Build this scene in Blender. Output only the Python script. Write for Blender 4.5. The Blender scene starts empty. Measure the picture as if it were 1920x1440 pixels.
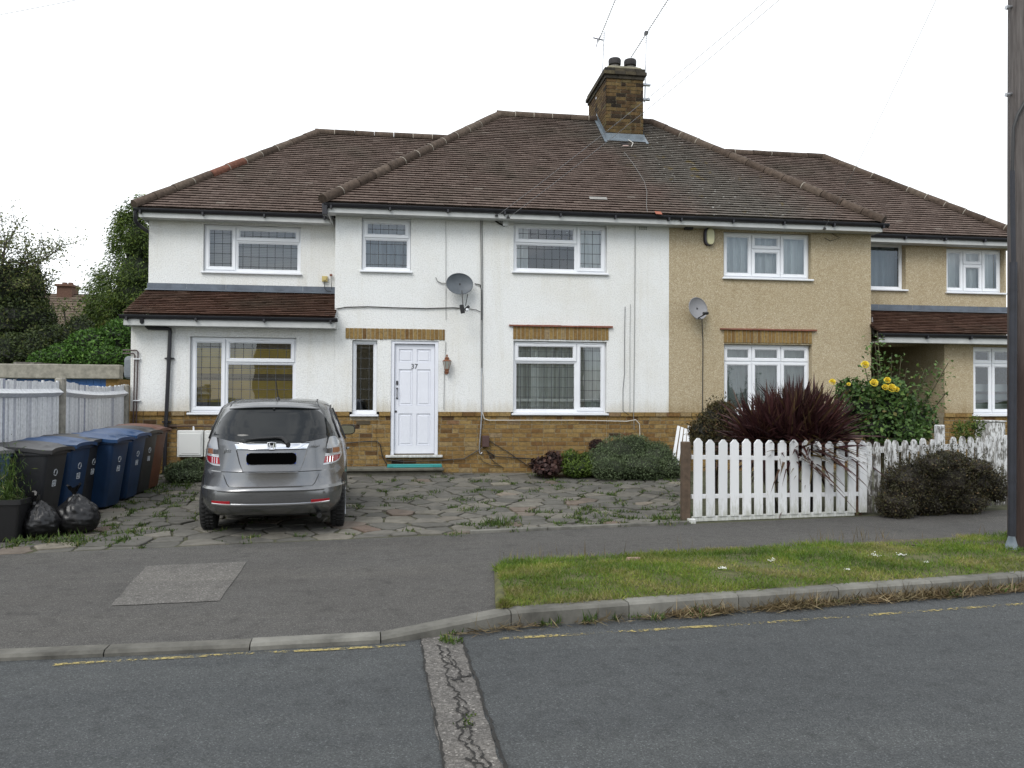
import bpy, math, random
import numpy as np
from math import radians, sin, cos, tan, pi, sqrt, atan, atan2
from mathutils import Vector, Matrix, noise as mnoise

SC = bpy.context.scene
COL = SC.collection
# ------------------------------------------------------------------ camera
FPX, CU, CV = 1480.0, 960.0, 720.0            # focal length in photo pixels, image centre
YAW, PIT, ROLL, CAMH = radians(7.7), atan(24 / 1480.0), 0.005, 1.65
fw = np.array([sin(YAW) * cos(PIT), cos(YAW) * cos(PIT), sin(PIT)])
_r0 = np.array([cos(YAW), -sin(YAW), 0.0]); _u0 = np.cross(_r0, fw)
rt = _r0 * cos(ROLL) + _u0 * sin(ROLL); up = _u0 * cos(ROLL) - _r0 * sin(ROLL)
cd = bpy.data.cameras.new('camera'); cam = bpy.data.objects.new('camera', cd); COL.objects.link(cam)
cd.sensor_width = 36.0; cd.lens = 36.0 * FPX / 1920.0; cd.clip_end = 2000.0; cd.clip_start = 0.05
cam.matrix_world = Matrix(((rt[0], up[0], -fw[0], 0), (rt[1], up[1], -fw[1], 0), (rt[2], up[2], -fw[2], CAMH), (0, 0, 0, 1)))
SC.camera = cam
# ------------------------------------------------------------------ light
SUN_EL, SUN_AZ = radians(45), radians(212)      # high overcast light, a little from the left and behind the camera
W = bpy.data.worlds.new('World'); SC.world = W; W.use_nodes = True
wn, wl = W.node_tree.nodes, W.node_tree.links; wn.clear()
wo = wn.new('ShaderNodeOutputWorld'); bg = wn.new('ShaderNodeBackground'); bg.inputs['Strength'].default_value = 0.10
sky = wn.new('ShaderNodeTexSky'); sky.sky_type = 'NISHITA'; sky.sun_disc = False
sky.sun_elevation = SUN_EL; sky.sun_rotation = SUN_AZ; sky.air_density = 1.0; sky.dust_density = 1.0
tc = wn.new('ShaderNodeTexCoord'); sep = wn.new('ShaderNodeSeparateXYZ'); wl.new(tc.outputs['Generated'], sep.inputs[0])
mp = wn.new('ShaderNodeMapping'); mp.inputs['Scale'].default_value = (1, 1, 2.2); wl.new(tc.outputs['Generated'], mp.inputs[0])
cn = wn.new('ShaderNodeTexNoise'); cn.inputs['Scale'].default_value = 3.2; cn.inputs['Detail'].default_value = 9; cn.inputs['Roughness'].default_value = 0.58
wl.new(mp.outputs[0], cn.inputs['Vector'])
cr = wn.new('ShaderNodeMapRange'); cr.inputs['From Min'].default_value = 0.44; cr.inputs['From Max'].default_value = 0.56
cr.inputs['To Min'].default_value = 0.40; cr.inputs['To Max'].default_value = 1.0; wl.new(cn.outputs['Fac'], cr.inputs['Value'])
front = wn.new('ShaderNodeMapRange'); front.inputs['From Min'].default_value = -0.25; front.inputs['From Max'].default_value = 0.35
wl.new(sep.outputs['Y'], front.inputs['Value'])     # a closed white cloud deck beyond the house, broken cloud behind the camera
cm = wn.new('ShaderNodeMath'); cm.operation = 'MAXIMUM'; wl.new(cr.outputs[0], cm.inputs[0]); wl.new(front.outputs[0], cm.inputs[1])
mixw = wn.new('ShaderNodeMixRGB'); wl.new(cm.outputs[0], mixw.inputs['Fac']); wl.new(sky.outputs[0], mixw.inputs['Color1'])
mixw.inputs['Color2'].default_value = (9.6, 9.9, 10.2, 1)
wl.new(mixw.outputs[0], bg.inputs['Color']); wl.new(bg.outputs[0], wo.inputs['Surface'])
sl = bpy.data.lights.new('sun', 'SUN'); sl.energy = 1.2; sl.angle = radians(30); sl.color = (1.0, 0.97, 0.92)
so = bpy.data.objects.new('sun', sl); COL.objects.link(so)
_sd = Vector((sin(SUN_AZ) * cos(SUN_EL), cos(SUN_AZ) * cos(SUN_EL), sin(SUN_EL)))
so.rotation_euler = _sd.to_track_quat('Z', 'Y').to_euler(); so.location = (0, 0, 30)
vs = SC.view_settings; vs.view_transform = 'Standard'; vs.look = 'None'; vs.exposure = 0.60; vs.gamma = 1.0
SC.cycles.max_bounces = 8; SC.cycles.transparent_max_bounces = 24

# ------------------------------------------------------------------ photo pixel -> place in the world
def ray(u, v): return fw + rt * (u - CU) / FPX - up * (v - CV) / FPX
def FY(u, v, Y):                    # on the upright plane at depth Y (parallel to the house front)
    d = ray(u, v); t = Y / d[1]; return (d[0] * t, Y, CAMH + d[2] * t)
def yback(x): return 8.90 + 0.148 * x      # rear edge of the pavement
KP = [(-30, 5.1), (-9, 5.22), (-2.5, 5.28), (-1.0, 5.31), (-0.1, 5.36), (0.76, 5.60), (1.65, 5.72), (3.4, 5.96), (5.3, 6.23), (9, 6.80), (30, 10.2)]
def ykerb(x): return float(np.interp(x, [p[0] for p in KP], [p[1] for p in KP]))
def zkerb(x): return float(np.interp(x, [-0.15, 0.76], [0.030, 0.110]))
def ground(x, y):
    k, b = ykerb(x), yback(x)
    if y < k: return 0.0
    if y < b: t = (y - k) / (b - k); return zkerb(x) * (1 - t) + 0.085 * t
    t = min(1.0, max(0.0, (y - b) / (14.4 - b))); return 0.085 + 0.185 * t ** 1.6
def G(u, v):                        # on the ground
    d = ray(u, v); z = 0.1
    for _ in range(12):
        t = (z - CAMH) / d[2]; z = ground(d[0] * t, d[1] * t)
    return (d[0] * t, d[1] * t, z)

# ------------------------------------------------------------------ mesh helpers
def unit(v): v = np.asarray(v, float); return v / (np.linalg.norm(v) + 1e-12)
class MB:
    def __init__(s): s.v = []; s.f = []; s.m = []; s.r = []
    def add(s, vs, fs, m=0, r=0.5):
        o = len(s.v); s.v.extend([tuple(map(float, p)) for p in vs])
        for f in fs: s.f.append(tuple(i + o for i in f)); s.m.append(m); s.r.append(r)
    def quad(s, a, b, c, d, m=0, r=0.5): s.add([a, b, c, d], [(0, 1, 2, 3)], m, r)
    def box(s, x0, x1, y0, y1, z0, z1, m=0, r=0.5):
        x0, x1 = min(x0, x1), max(x0, x1); y0, y1 = min(y0, y1), max(y0, y1); z0, z1 = min(z0, z1), max(z0, z1)
        s.add([(x0, y0, z0), (x1, y0, z0), (x1, y1, z0), (x0, y1, z0), (x0, y0, z1), (x1, y0, z1), (x1, y1, z1), (x0, y1, z1)],
              [(0, 3, 2, 1), (4, 5, 6, 7), (0, 1, 5, 4), (1, 2, 6, 5), (2, 3, 7, 6), (3, 0, 4, 7)], m, r)
    def bar(s, a, b, w, h, upv=(0, 0, 1), m=0, r=0.5):      # box along a->b
        a, b = np.array(a, float), np.array(b, float); d = unit(b - a); sd = np.cross(d, upv)
        if np.linalg.norm(sd) < 1e-5: sd = np.cross(d, (0, 1, 0))
        sd = unit(sd); u2 = np.cross(sd, d); P = []
        for q in (a, b):
            for i, j in ((-1, -1), (1, -1), (1, 1), (-1, 1)): P.append(q + sd * i * w / 2 + u2 * j * h / 2)
        s.add(P, [(3, 2, 1, 0), (4, 5, 6, 7), (0, 1, 5, 4), (1, 2, 6, 5), (2, 3, 7, 6), (3, 0, 4, 7)], m, r)
    def tube(s, pts, rad, n=8, m=0, r=0.5, caps=True):
        pts = [np.array(p, float) for p in pts]; k = len(pts)
        rads = [rad] * k if np.isscalar(rad) else list(rad); P = []; ref = None
        for i in range(k):
            t = unit(pts[min(i + 1, k - 1)] - pts[max(i - 1, 0)])
            if ref is None: ref = np.array((0, 0, 1.0)) if abs(t[2]) < 0.9 else np.array((1.0, 0, 0))
            a = unit(np.cross(t, ref)); b = np.cross(a, t); ref = b
            for j in range(n): th = 2 * pi * j / n; P.append(pts[i] + (a * cos(th) + b * sin(th)) * rads[i])
        Fs = [(i * n + j, i * n + (j + 1) % n, (i + 1) * n + (j + 1) % n, (i + 1) * n + j) for i in range(k - 1) for j in range(n)]
        if caps: Fs += [tuple(reversed(range(n))), tuple(range((k - 1) * n, k * n))]
        s.add(P, Fs, m, r)
    def lathe(s, prof, n=16, o=(0, 0, 0), ax='z', m=0, r=0.5):  # prof: (radius, height)
        P = []
        for q, h in prof:
            for j in range(n):
                th = 2 * pi * j / n; a, b = q * cos(th), q * sin(th)
                p = {'z': (a, b, h), 'x': (h, a, b), 'y': (b, h, a)}[ax]; P.append((p[0] + o[0], p[1] + o[1], p[2] + o[2]))
        k = len(prof)
        Fs = [(i * n + j, i * n + (j + 1) % n, (i + 1) * n + (j + 1) % n, (i + 1) * n + j) for i in range(k - 1) for j in range(n)]
        Fs += [tuple(reversed(range(n))), tuple(range((k - 1) * n, k * n))]; s.add(P, Fs, m, r)
    def loft(s, rings, m=0, r=0.5, caps=True):
        n = len(rings[0]); k = len(rings); P = [p for R in rings for p in R]
        Fs = [(i * n + j, i * n + (j + 1) % n, (i + 1) * n + (j + 1) % n, (i + 1) * n + j) for i in range(k - 1) for j in range(n)]
        if caps: Fs += [tuple(reversed(range(n))), tuple(range((k - 1) * n, k * n))]
        s.add(P, Fs, m, r)
    def grid(s, rows, m=0, r=0.5, flip=False):
        k, n = len(rows), len(rows[0])
        Fs = [(i * n + j, i * n + j + 1, (i + 1) * n + j + 1, (i + 1) * n + j) for i in range(k - 1) for j in range(n - 1)]
        if flip: Fs = [f[::-1] for f in Fs]
        s.add([p for R in rows for p in R], Fs, m, r)
    def build(s, name, mat, parent=None, smooth=False, local=False, bevel=0, seg=1, angle=40):
        off = np.zeros(3)
        if parent is not None and not local:
            p = parent
            while p is not None: off += np.array(p.location); p = p.parent
        me = bpy.data.meshes.new(name)
        vs_ = (np.array(s.v, float) - off); me.from_pydata(vs_.tolist(), [], s.f)
        mats = mat if isinstance(mat, (list, tuple)) else [mat]
        for q in mats: me.materials.append(q)
        me.polygons.foreach_set('material_index', s.m)
        a = me.attributes.new('rnd', 'FLOAT', 'FACE'); a.data.foreach_set('value', s.r)
        o = bpy.data.objects.new(name, me); COL.objects.link(o)
        if parent is not None: o.parent = parent
        if smooth:
            me.polygons.foreach_set('use_smooth', [True] * len(me.polygons))
            try: me.set_sharp_from_angle(angle=radians(angle))
            except Exception: pass
        if bevel:
            b = o.modifiers.new('bevel', 'BEVEL'); b.width = bevel; b.segments = seg; b.limit_method = 'ANGLE'; b.angle_limit = radians(40)
        me.update(); return o
def leafmesh(name, c, d, nrm, l, w, mat, parent=None, rnd=None, extra=None, bend=0.0):
    """many small pointed leaves (numpy): c centres, d axis, nrm face normal; extra = (verts, faces, rnd) added as the inner mass"""
    c = np.asarray(c, float); n = len(c); d = d / np.linalg.norm(d, axis=1, keepdims=True)
    sd = np.cross(d, nrm); sd /= (np.linalg.norm(sd, axis=1, keepdims=True) + 1e-9)
    nn = np.cross(sd, d)
    l = np.broadcast_to(np.asarray(l, float), (n,))[:, None]; w = np.broadcast_to(np.asarray(w, float), (n,))[:, None]
    V = np.stack([c - d * l / 2, c + sd * w / 2 - d * l * .05, c + d * l / 2 - nn * l * bend, c - sd * w / 2 - d * l * .05], 1).reshape(-1, 3)
    Fi = np.arange(n * 4).reshape(-1, 4)
    rn = np.random.rand(n) if rnd is None else np.asarray(rnd, float)
    faces = Fi.tolist(); verts = V.tolist(); rl = rn.tolist()
    if extra:
        o = len(verts); verts += [list(p) for p in extra[0]]; faces += [[i + o for i in f] for f in extra[1]]; rl += extra[2]
    off = np.zeros(3); p = parent
    while p is not None: off += np.array(p.location); p = p.parent
    me = bpy.data.meshes.new(name); me.from_pydata((np.array(verts) - off).tolist(), [], faces); me.materials.append(mat)
    a = me.attributes.new('rnd', 'FLOAT', 'FACE'); a.data.foreach_set('value', rl)
    o = bpy.data.objects.new(name, me); COL.objects.link(o)
    if parent is not None: o.parent = parent
    return o
def tag(o, label=None, cat=None, group=None, kind=None):
    if label: o['label'] = label
    if cat: o['category'] = cat
    if group: o['group'] = group
    if kind: o['kind'] = kind
    return o
def thing(name, label, cat, loc=(0, 0, 0), rz=0.0, group=None):
    o = bpy.data.objects.new(name, None); o.empty_display_size = 0.2; COL.objects.link(o)
    o.location = loc; o.rotation_euler = (0, 0, rz); return tag(o, label, cat, group)
def dup(root, loc, rz, label=None):
    def cp(o, par):
        c = o.copy(); COL.objects.link(c)
        if par is not None: c.parent = par
        for ch in list(o.children): cp(ch, c)
        return c
    r = cp(root, None); r.location = loc; r.rotation_euler = (0, 0, rz)
    if label: r['label'] = label
    return r
FONTS = {}
def text_mesh(name, body, size, mat, parent, M, extrude=0.002, spacing=1.0):
    cu = bpy.data.curves.new('txt', 'FONT'); cu.body = body; cu.size = size; cu.extrude = extrude; cu.align_x = 'CENTER'; cu.align_y = 'CENTER'; cu.space_character = spacing
    t = bpy.data.objects.new('txt', cu); COL.objects.link(t); bpy.context.view_layer.update()
    me = bpy.data.meshes.new_from_object(t.evaluated_get(bpy.context.evaluated_depsgraph_get()))
    bpy.data.objects.remove(t); me.transform(M); me.materials.clear(); me.materials.append(mat)
    o = bpy.data.objects.new(name, me); COL.objects.link(o); o.parent = parent; return o

# ------------------------------------------------------------------ materials
def new_mat(name):
    m = bpy.data.materials.new(name); m.use_nodes = True; nt = m.node_tree; return m, nt, nt.nodes['Principled BSDF']
def N(nt, t, **k):
    n = nt.nodes.new(t)
    for a, b in k.items():
        if a.startswith('_'): setattr(n, a[1:], b)
        else: n.inputs[a.replace('__', ' ')].default_value = b
    return n
def ramp(nt, stops, fac):
    r = nt.nodes.new('ShaderNodeValToRGB'); e = r.color_ramp.elements
    while len(e) < len(stops): e.new(0.5)
    for i, (p, c) in enumerate(stops): e[i].position = p; e[i].color = (*c, 1)
    nt.links.new(fac, r.inputs[0]); return r.outputs[0]
def coord(nt, kind='Object'): return nt.nodes.new('ShaderNodeTexCoord').outputs[kind]
def pos(nt): return nt.nodes.new('ShaderNodeNewGeometry').outputs['Position']
def noise(nt, scale, vec, detail=4, rough=0.55):
    n = N(nt, 'ShaderNodeTexNoise', Scale=scale, Detail=detail, Roughness=rough); nt.links.new(vec, n.inputs['Vector']); return n
def mixc(nt, a, b, fac, mode='MIX'):
    m = nt.nodes.new('ShaderNodeMixRGB'); m.blend_type = mode
    for i, q in enumerate((a, b)):
        if isinstance(q, tuple): m.inputs[1 + i].default_value = (*q, 1)
        else: nt.links.new(q, m.inputs[1 + i])
    if isinstance(fac, (int, float)): m.inputs[0].default_value = fac
    else: nt.links.new(fac, m.inputs[0])
    return m.outputs[0]
def mrange(nt, v, a, b, c=0.0, d=1.0):
    m = N(nt, 'ShaderNodeMapRange'); nt.links.new(v, m.inputs[0])
    for i, q in zip((1, 2, 3, 4), (a, b, c, d)): m.inputs[i].default_value = q
    return m.outputs[0]
def bump(nt, bs, h, strength=0.5, dist=0.01, prev=None):
    b = N(nt, 'ShaderNodeBump', Strength=strength, Distance=dist); nt.links.new(h, b.inputs['Height'])
    if prev is not None: nt.links.new(prev, b.inputs['Normal'])
    nt.links.new(b.outputs[0], bs.inputs['Normal']); return b.outputs[0]
def flat(name, c, rough=0.5, metal=0.0, var=0.0, scale=8.0, spec=0.5, bmp=0.0, bscale=60.0, coat=0.0):
    m, nt, bs = new_mat(name); bs.inputs['Roughness'].default_value = rough; bs.inputs['Metallic'].default_value = metal
    bs.inputs['Specular IOR Level'].default_value = spec; bs.inputs['Coat Weight'].default_value = coat
    if var:
        n = noise(nt, scale, pos(nt), 5, 0.6)
        nt.links.new(mixc(nt, tuple(q * (1 - var) for q in c), tuple(min(1, q * (1 + var)) for q in c), mrange(nt, n.outputs['Fac'], 0.3, 0.7)), bs.inputs['Base Color'])
    else: bs.inputs['Base Color'].default_value = (*c, 1)
    if bmp: bump(nt, bs, noise(nt, bscale, pos(nt), 4).outputs['Fac'], bmp, 0.01)
    return m
def rnd_attr(nt): a = nt.nodes.new('ShaderNodeAttribute'); a.attribute_name = 'rnd'; return a.outputs['Fac']
def attr_mat(name, stops, rough=0.8, nscale=20, nvar=0.25, bmp=0.0, bscale=80, bdist=0.005, spec=0.3, big=0.0):
    m, nt, bs = new_mat(name); c = ramp(nt, stops, rnd_attr(nt)); P = pos(nt)
    n = noise(nt, nscale, P, 5, 0.65)
    c = mixc(nt, c, mixc(nt, c, (1 - nvar * 2, 1 - nvar * 2, 1 - nvar * 2), 1.0, 'MULTIPLY'), mrange(nt, n.outputs['Fac'], 0.35, 0.75))
    if big:
        n2 = noise(nt, 0.9, P, 4, 0.6); c = mixc(nt, c, mixc(nt, c, (1 - big,) * 3, 1.0, 'MULTIPLY'), mrange(nt, n2.outputs['Fac'], 0.4, 0.65))
    nt.links.new(c, bs.inputs['Base Color']); bs.inputs['Roughness'].default_value = rough; bs.inputs['Specular IOR Level'].default_value = spec
    if bmp: bump(nt, bs, noise(nt, bscale, P, 4, 0.6).outputs['Fac'], bmp, bdist)
    return m
def leaf_mat(name, stops, trans=0.25, rough=0.55, spec=0.35, clump=2.5):
    m, nt, bs = new_mat(name); c = ramp(nt, stops, rnd_attr(nt))
    n = noise(nt, clump, pos(nt), 3); c = mixc(nt, mixc(nt, c, (0.62, 0.66, 0.6), 1.0, 'MULTIPLY'), c, mrange(nt, n.outputs['Fac'], 0.38, 0.6))
    nt.links.new(c, bs.inputs['Base Color']); bs.inputs['Roughness'].default_value = rough; bs.inputs['Specular IOR Level'].default_value = spec
    tr = nt.nodes.new('ShaderNodeBsdfTranslucent'); nt.links.new(c, tr.inputs['Color'])
    mx = nt.nodes.new('ShaderNodeMixShader'); mx.inputs[0].default_value = trans
    nt.links.new(bs.outputs[0], mx.inputs[1]); nt.links.new(tr.outputs[0], mx.inputs[2])
    nt.links.new(mx.outputs[0], nt.nodes['Material Output'].inputs['Surface']); return m

def m_render(name, base, dark, scale, speck=None, strength=0.9, dist=0.012):
    m, nt, bs = new_mat(name); P = pos(nt)
    v = N(nt, 'ShaderNodeTexVoronoi', Scale=scale); nt.links.new(P, v.inputs['Vector'])
    n = noise(nt, scale * (0.55 if speck else 0.9), P, 4, 0.6); n2 = noise(nt, 0.7, P, 5, 0.65)
    h = nt.nodes.new('ShaderNodeMath'); h.operation = 'SUBTRACT'; nt.links.new(n.outputs['Fac'], h.inputs[0])
    vm = nt.nodes.new('ShaderNodeMath'); vm.operation = 'MULTIPLY'; vm.inputs[1].default_value = 0.5 if speck else 0.12; nt.links.new(v.outputs['Distance'], vm.inputs[0]); nt.links.new(vm.outputs[0], h.inputs[1])
    if speck:
        w = nt.nodes.new('ShaderNodeSeparateColor'); nt.links.new(v.outputs['Color'], w.inputs[0])
        c = ramp(nt, speck, w.outputs[0])
    else: c = mixc(nt, dark, base, mrange(nt, h.outputs[0], 0.25, 0.50))
    c = mixc(nt, c, mixc(nt, c, (0.93, 0.91, 0.87), 1.0, 'MULTIPLY'), mrange(nt, n2.outputs['Fac'], 0.45, 0.72))
    mpn = nt.nodes.new('ShaderNodeMapping'); mpn.inputs['Scale'].default_value = (5, 5, 0.35); nt.links.new(P, mpn.inputs[0])      # rain streaks and splashed dirt
    n4 = noise(nt, 1.0, mpn.outputs[0], 5, 0.7); c = mixc(nt, c, mixc(nt, c, (0.91, 0.895, 0.86), 1.0, 'MULTIPLY'), mrange(nt, n4.outputs['Fac'], 0.52, 0.75))
    sz = nt.nodes.new('ShaderNodeSeparateXYZ'); nt.links.new(P, sz.inputs[0]); ad = nt.nodes.new('ShaderNodeMath'); ad.operation = 'MULTIPLY_ADD'; ad.inputs[1].default_value = -0.55; nt.links.new(n4.outputs['Fac'], ad.inputs[0]); nt.links.new(sz.outputs['Z'], ad.inputs[2])
    c = mixc(nt, mixc(nt, c, (0.80, 0.76, 0.69), 1.0, 'MULTIPLY'), c, mrange(nt, ad.outputs[0], 1.08, 1.32))
    nt.links.new(c, bs.inputs['Base Color']); bs.inputs['Roughness'].default_value = 0.9; bs.inputs['Specular IOR Level'].default_value = 0.2
    bump(nt, bs, h.outputs[0], strength, dist); return m

M = {}
M['render_white'] = m_render('white_roughcast', (0.80, 0.812, 0.802), (0.66, 0.67, 0.66), 52, None, 0.9, 0.011)
M['render_tan'] = m_render('tan_pebbledash', None, None, 105, [(0.0, (0.28, 0.22, 0.14)), (0.2, (0.36, 0.29, 0.185)), (0.55, (0.42, 0.35, 0.23)), (0.8, (0.47, 0.40, 0.275)), (1.0, (0.58, 0.52, 0.40))], 0.5, 0.008)
M['brick'] = attr_mat('yellow_stock_brick', [(0.0, (0.045, 0.032, 0.024)), (0.1, (0.11, 0.064, 0.030)), (0.28, (0.205, 0.115, 0.042)), (0.5, (0.275, 0.172, 0.062)), (0.72, (0.34, 0.23, 0.088)), (0.88, (0.31, 0.235, 0.135)), (1.0, (0.22, 0.105, 0.048))], 0.9, 26, 0.3, 0.6, 90, 0.006, 0.2)
M['mortar'] = flat('mortar', (0.33, 0.285, 0.20), 0.95, var=0.25, scale=14)
TILE = [(0.0, (0.08, 0.057, 0.047)), (0.3, (0.132, 0.095, 0.078)), (0.6, (0.158, 0.116, 0.097)), (0.85, (0.18, 0.138, 0.115)), (0.97, (0.18, 0.14, 0.118)), (1.0, (0.24, 0.20, 0.17))]
def tile_material(name, stops, streak):
    m, nt, bs = new_mat(name); P = pos(nt); c = ramp(nt, stops, rnd_attr(nt))
    n = noise(nt, 22, P, 6, 0.7); c = mixc(nt, c, mixc(nt, c, (0.5, 0.5, 0.5), 1.0, 'MULTIPLY'), mrange(nt, n.outputs['Fac'], 0.42, 0.75))
    n2 = noise(nt, 0.8, P, 5, 0.6); c = mixc(nt, c, (0.075, 0.068, 0.05), mrange(nt, n2.outputs['Fac'], 0.5, 0.75, 0, 0.55))
    if streak:      # grey weathering and lichen run down the slope from the chimney
        s = nt.nodes.new('ShaderNodeSeparateXYZ'); nt.links.new(P, s.inputs[0])
        sk = nt.nodes.new('ShaderNodeMath'); sk.operation = 'MULTIPLY_ADD'; sk.inputs[1].default_value = 0.45; nt.links.new(s.outputs['Y'], sk.inputs[0]); nt.links.new(s.outputs['X'], sk.inputs[2])
        nn = noise(nt, 1.3, P, 4, 0.6); ad = nt.nodes.new('ShaderNodeMath'); ad.operation = 'MULTIPLY_ADD'; ad.inputs[1].default_value = 2.2; nt.links.new(nn.outputs['Fac'], ad.inputs[0]); nt.links.new(sk.outputs[0], ad.inputs[2])
        g = nt.nodes.new('ShaderNodeMath'); g.operation = 'MULTIPLY'
        nt.links.new(mrange(nt, ad.outputs[0], 12.3, 13.3), g.inputs[0]); nt.links.new(mrange(nt, ad.outputs[0], 14.3, 16.0, 1, 0), g.inputs[1])
        c = mixc(nt, c, (0.115, 0.11, 0.095), mrange(nt, g.outputs[0], 0, 1, 0, 0.7))
        li = noise(nt, 3.5, P, 6, 0.7); f = nt.nodes.new('ShaderNodeMath'); f.operation = 'MULTIPLY'; nt.links.new(mrange(nt, li.outputs['Fac'], 0.60, 0.67), f.inputs[0]); nt.links.new(g.outputs[0], f.inputs[1])
        c = mixc(nt, c, (0.17, 0.125, 0.035), f.outputs[0])
        wv = noise(nt, 13, P, 3, 0.5); f2 = nt.nodes.new('ShaderNodeMath'); f2.operation = 'MULTIPLY'; nt.links.new(mrange(nt, wv.outputs['Fac'], 0.67, 0.70), f2.inputs[0]); nt.links.new(g.outputs[0], f2.inputs[1])
        c = mixc(nt, c, (0.5, 0.5, 0.46), f2.outputs[0])
    nt.links.new(c, bs.inputs['Base Color']); bs.inputs['Roughness'].default_value = 0.85; bs.inputs['Specular IOR Level'].default_value = 0.25
    bump(nt, bs, n.outputs['Fac'], 0.4, 0.006); return m
M['tile'] = tile_material('brown_clay_tile', TILE, False)
M['tile_old'] = tile_material('weathered_clay_tile', TILE, True)
M['tile_red'] = tile_material('red_brown_clay_tile', [(0.0, (0.055, 0.028, 0.02)), (0.4, (0.10, 0.052, 0.036)), (0.8, (0.135, 0.075, 0.052)), (1.0, (0.19, 0.125, 0.095))], False)
M['hip'] = attr_mat('hip_tile', [(0, (0.075, 0.055, 0.042)), (0.5, (0.115, 0.085, 0.066)), (0.9, (0.14, 0.11, 0.085)), (1.0, (0.19, 0.085, 0.058))], 0.9, 14, 0.3, 0.4, 60, 0.006, 0.2)
M['lime'] = flat('lime_mortar', (0.33, 0.30, 0.25), 0.95, var=0.3, scale=20)
M['upvc'] = flat('white_upvc', (0.78, 0.80, 0.83), 0.28, var=0.04, scale=3)
M['door'] = flat('white_door_paint', (0.74, 0.76, 0.82), 0.4, var=0.03, scale=3)
M['fascia'] = flat('fascia_paint', (0.48, 0.49, 0.48), 0.5, var=0.10, scale=5)
M['gutter'] = flat('black_plastic', (0.014, 0.014, 0.018), 0.4, var=0.3, scale=6)
M['lead'] = flat('lead_flashing', (0.12, 0.14, 0.17), 0.5, metal=0.3, var=0.25, scale=5)
M['lead_line'] = flat('window_lead', (0.05, 0.055, 0.06), 0.6)
M['tile_course'] = flat('red_clay_creasing', (0.22, 0.085, 0.055), 0.85, var=0.25, scale=15)
M['steel'] = flat('galvanised_steel', (0.42, 0.43, 0.45), 0.4, metal=0.8, var=0.2, scale=20)
M['dark_metal'] = flat('dark_metal', (0.05, 0.05, 0.055), 0.45, metal=0.4)
M['cable'] = flat('black_cable', (0.012, 0.012, 0.013), 0.5)
M['cable_grey'] = flat('grey_cable', (0.22, 0.22, 0.21), 0.6)
M['cable_white'] = flat('white_cable', (0.62, 0.60, 0.55), 0.5)
M['concrete'] = flat('concrete', (0.27, 0.255, 0.215), 0.95, var=0.3, scale=9, bmp=0.5, bscale=70)
M['kerb'] = attr_mat('kerb_concrete', [(0, (0.15, 0.145, 0.128)), (1, (0.23, 0.225, 0.20))], 0.95, 4, 0.30, 0.6, 90, 0.004, 0.2)
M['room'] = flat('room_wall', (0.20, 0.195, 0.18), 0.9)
M['wood_brown'] = flat('brown_wood', (0.16, 0.10, 0.07), 0.8, var=0.25, scale=12)
def white_wood():
    m, nt, bs = new_mat('white_painted_wood'); P = pos(nt); c = ramp(nt, [(0, (.62, .63, .64)), (1, (.76, .77, .78))], rnd_attr(nt)); mpn = nt.nodes.new('ShaderNodeMapping'); mpn.inputs['Scale'].default_value = (1, 1, .25); nt.links.new(P, mpn.inputs[0])
    n = noise(nt, 30, mpn.outputs[0], 6, .7); s = nt.nodes.new('ShaderNodeSeparateXYZ'); nt.links.new(P, s.inputs[0]); a = nt.nodes.new('ShaderNodeMath'); a.operation = 'MULTIPLY_ADD'; a.inputs[1].default_value = -.9; nt.links.new(s.outputs['Z'], a.inputs[0]); nt.links.new(n.outputs['Fac'], a.inputs[2])
    c = mixc(nt, c, (.30, .31, .23), mrange(nt, a.outputs[0], .18, .46, 0, .65)); c = mixc(nt, c, (.42, .40, .35), mrange(nt, n.outputs['Fac'], .66, .74, 0, .7))      # splashed algae at the foot, scuffs
    nt.links.new(c, bs.inputs['Base Color']); bs.inputs['Roughness'].default_value = .6; bump(nt, bs, n.outputs['Fac'], .3, .004); return m
M['white_wood'] = white_wood()
def glass_mat():
    m, nt, bs = new_mat('window_glass'); nt.nodes.remove(bs)
    tr = nt.nodes.new('ShaderNodeBsdfTransparent'); tr.inputs[0].default_value = (0.95, 0.975, 0.965, 1)
    gl = nt.nodes.new('ShaderNodeBsdfGlossy'); gl.inputs['Roughness'].default_value = 0.012; gl.inputs[0].default_value = (0.9, 0.95, 1, 1)
    n = noise(nt, 1.1, pos(nt), 2); b = N(nt, 'ShaderNodeBump', Strength=0.10, Distance=0.03); nt.links.new(n.outputs['Fac'], b.inputs['Height']); nt.links.new(b.outputs[0], gl.inputs['Normal'])
    fr = N(nt, 'ShaderNodeFresnel', IOR=1.55); a = nt.nodes.new('ShaderNodeMath'); a.operation = 'ADD'; a.inputs[1].default_value = 0.06; nt.links.new(fr.outputs[0], a.inputs[0])
    mx = nt.nodes.new('ShaderNodeMixShader'); nt.links.new(a.outputs[0], mx.inputs[0]); nt.links.new(tr.outputs[0], mx.inputs[1]); nt.links.new(gl.outputs[0], mx.inputs[2])
    nt.links.new(mx.outputs[0], nt.nodes['Material Output'].inputs['Surface']); return m
M['glass'] = glass_mat()
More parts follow.
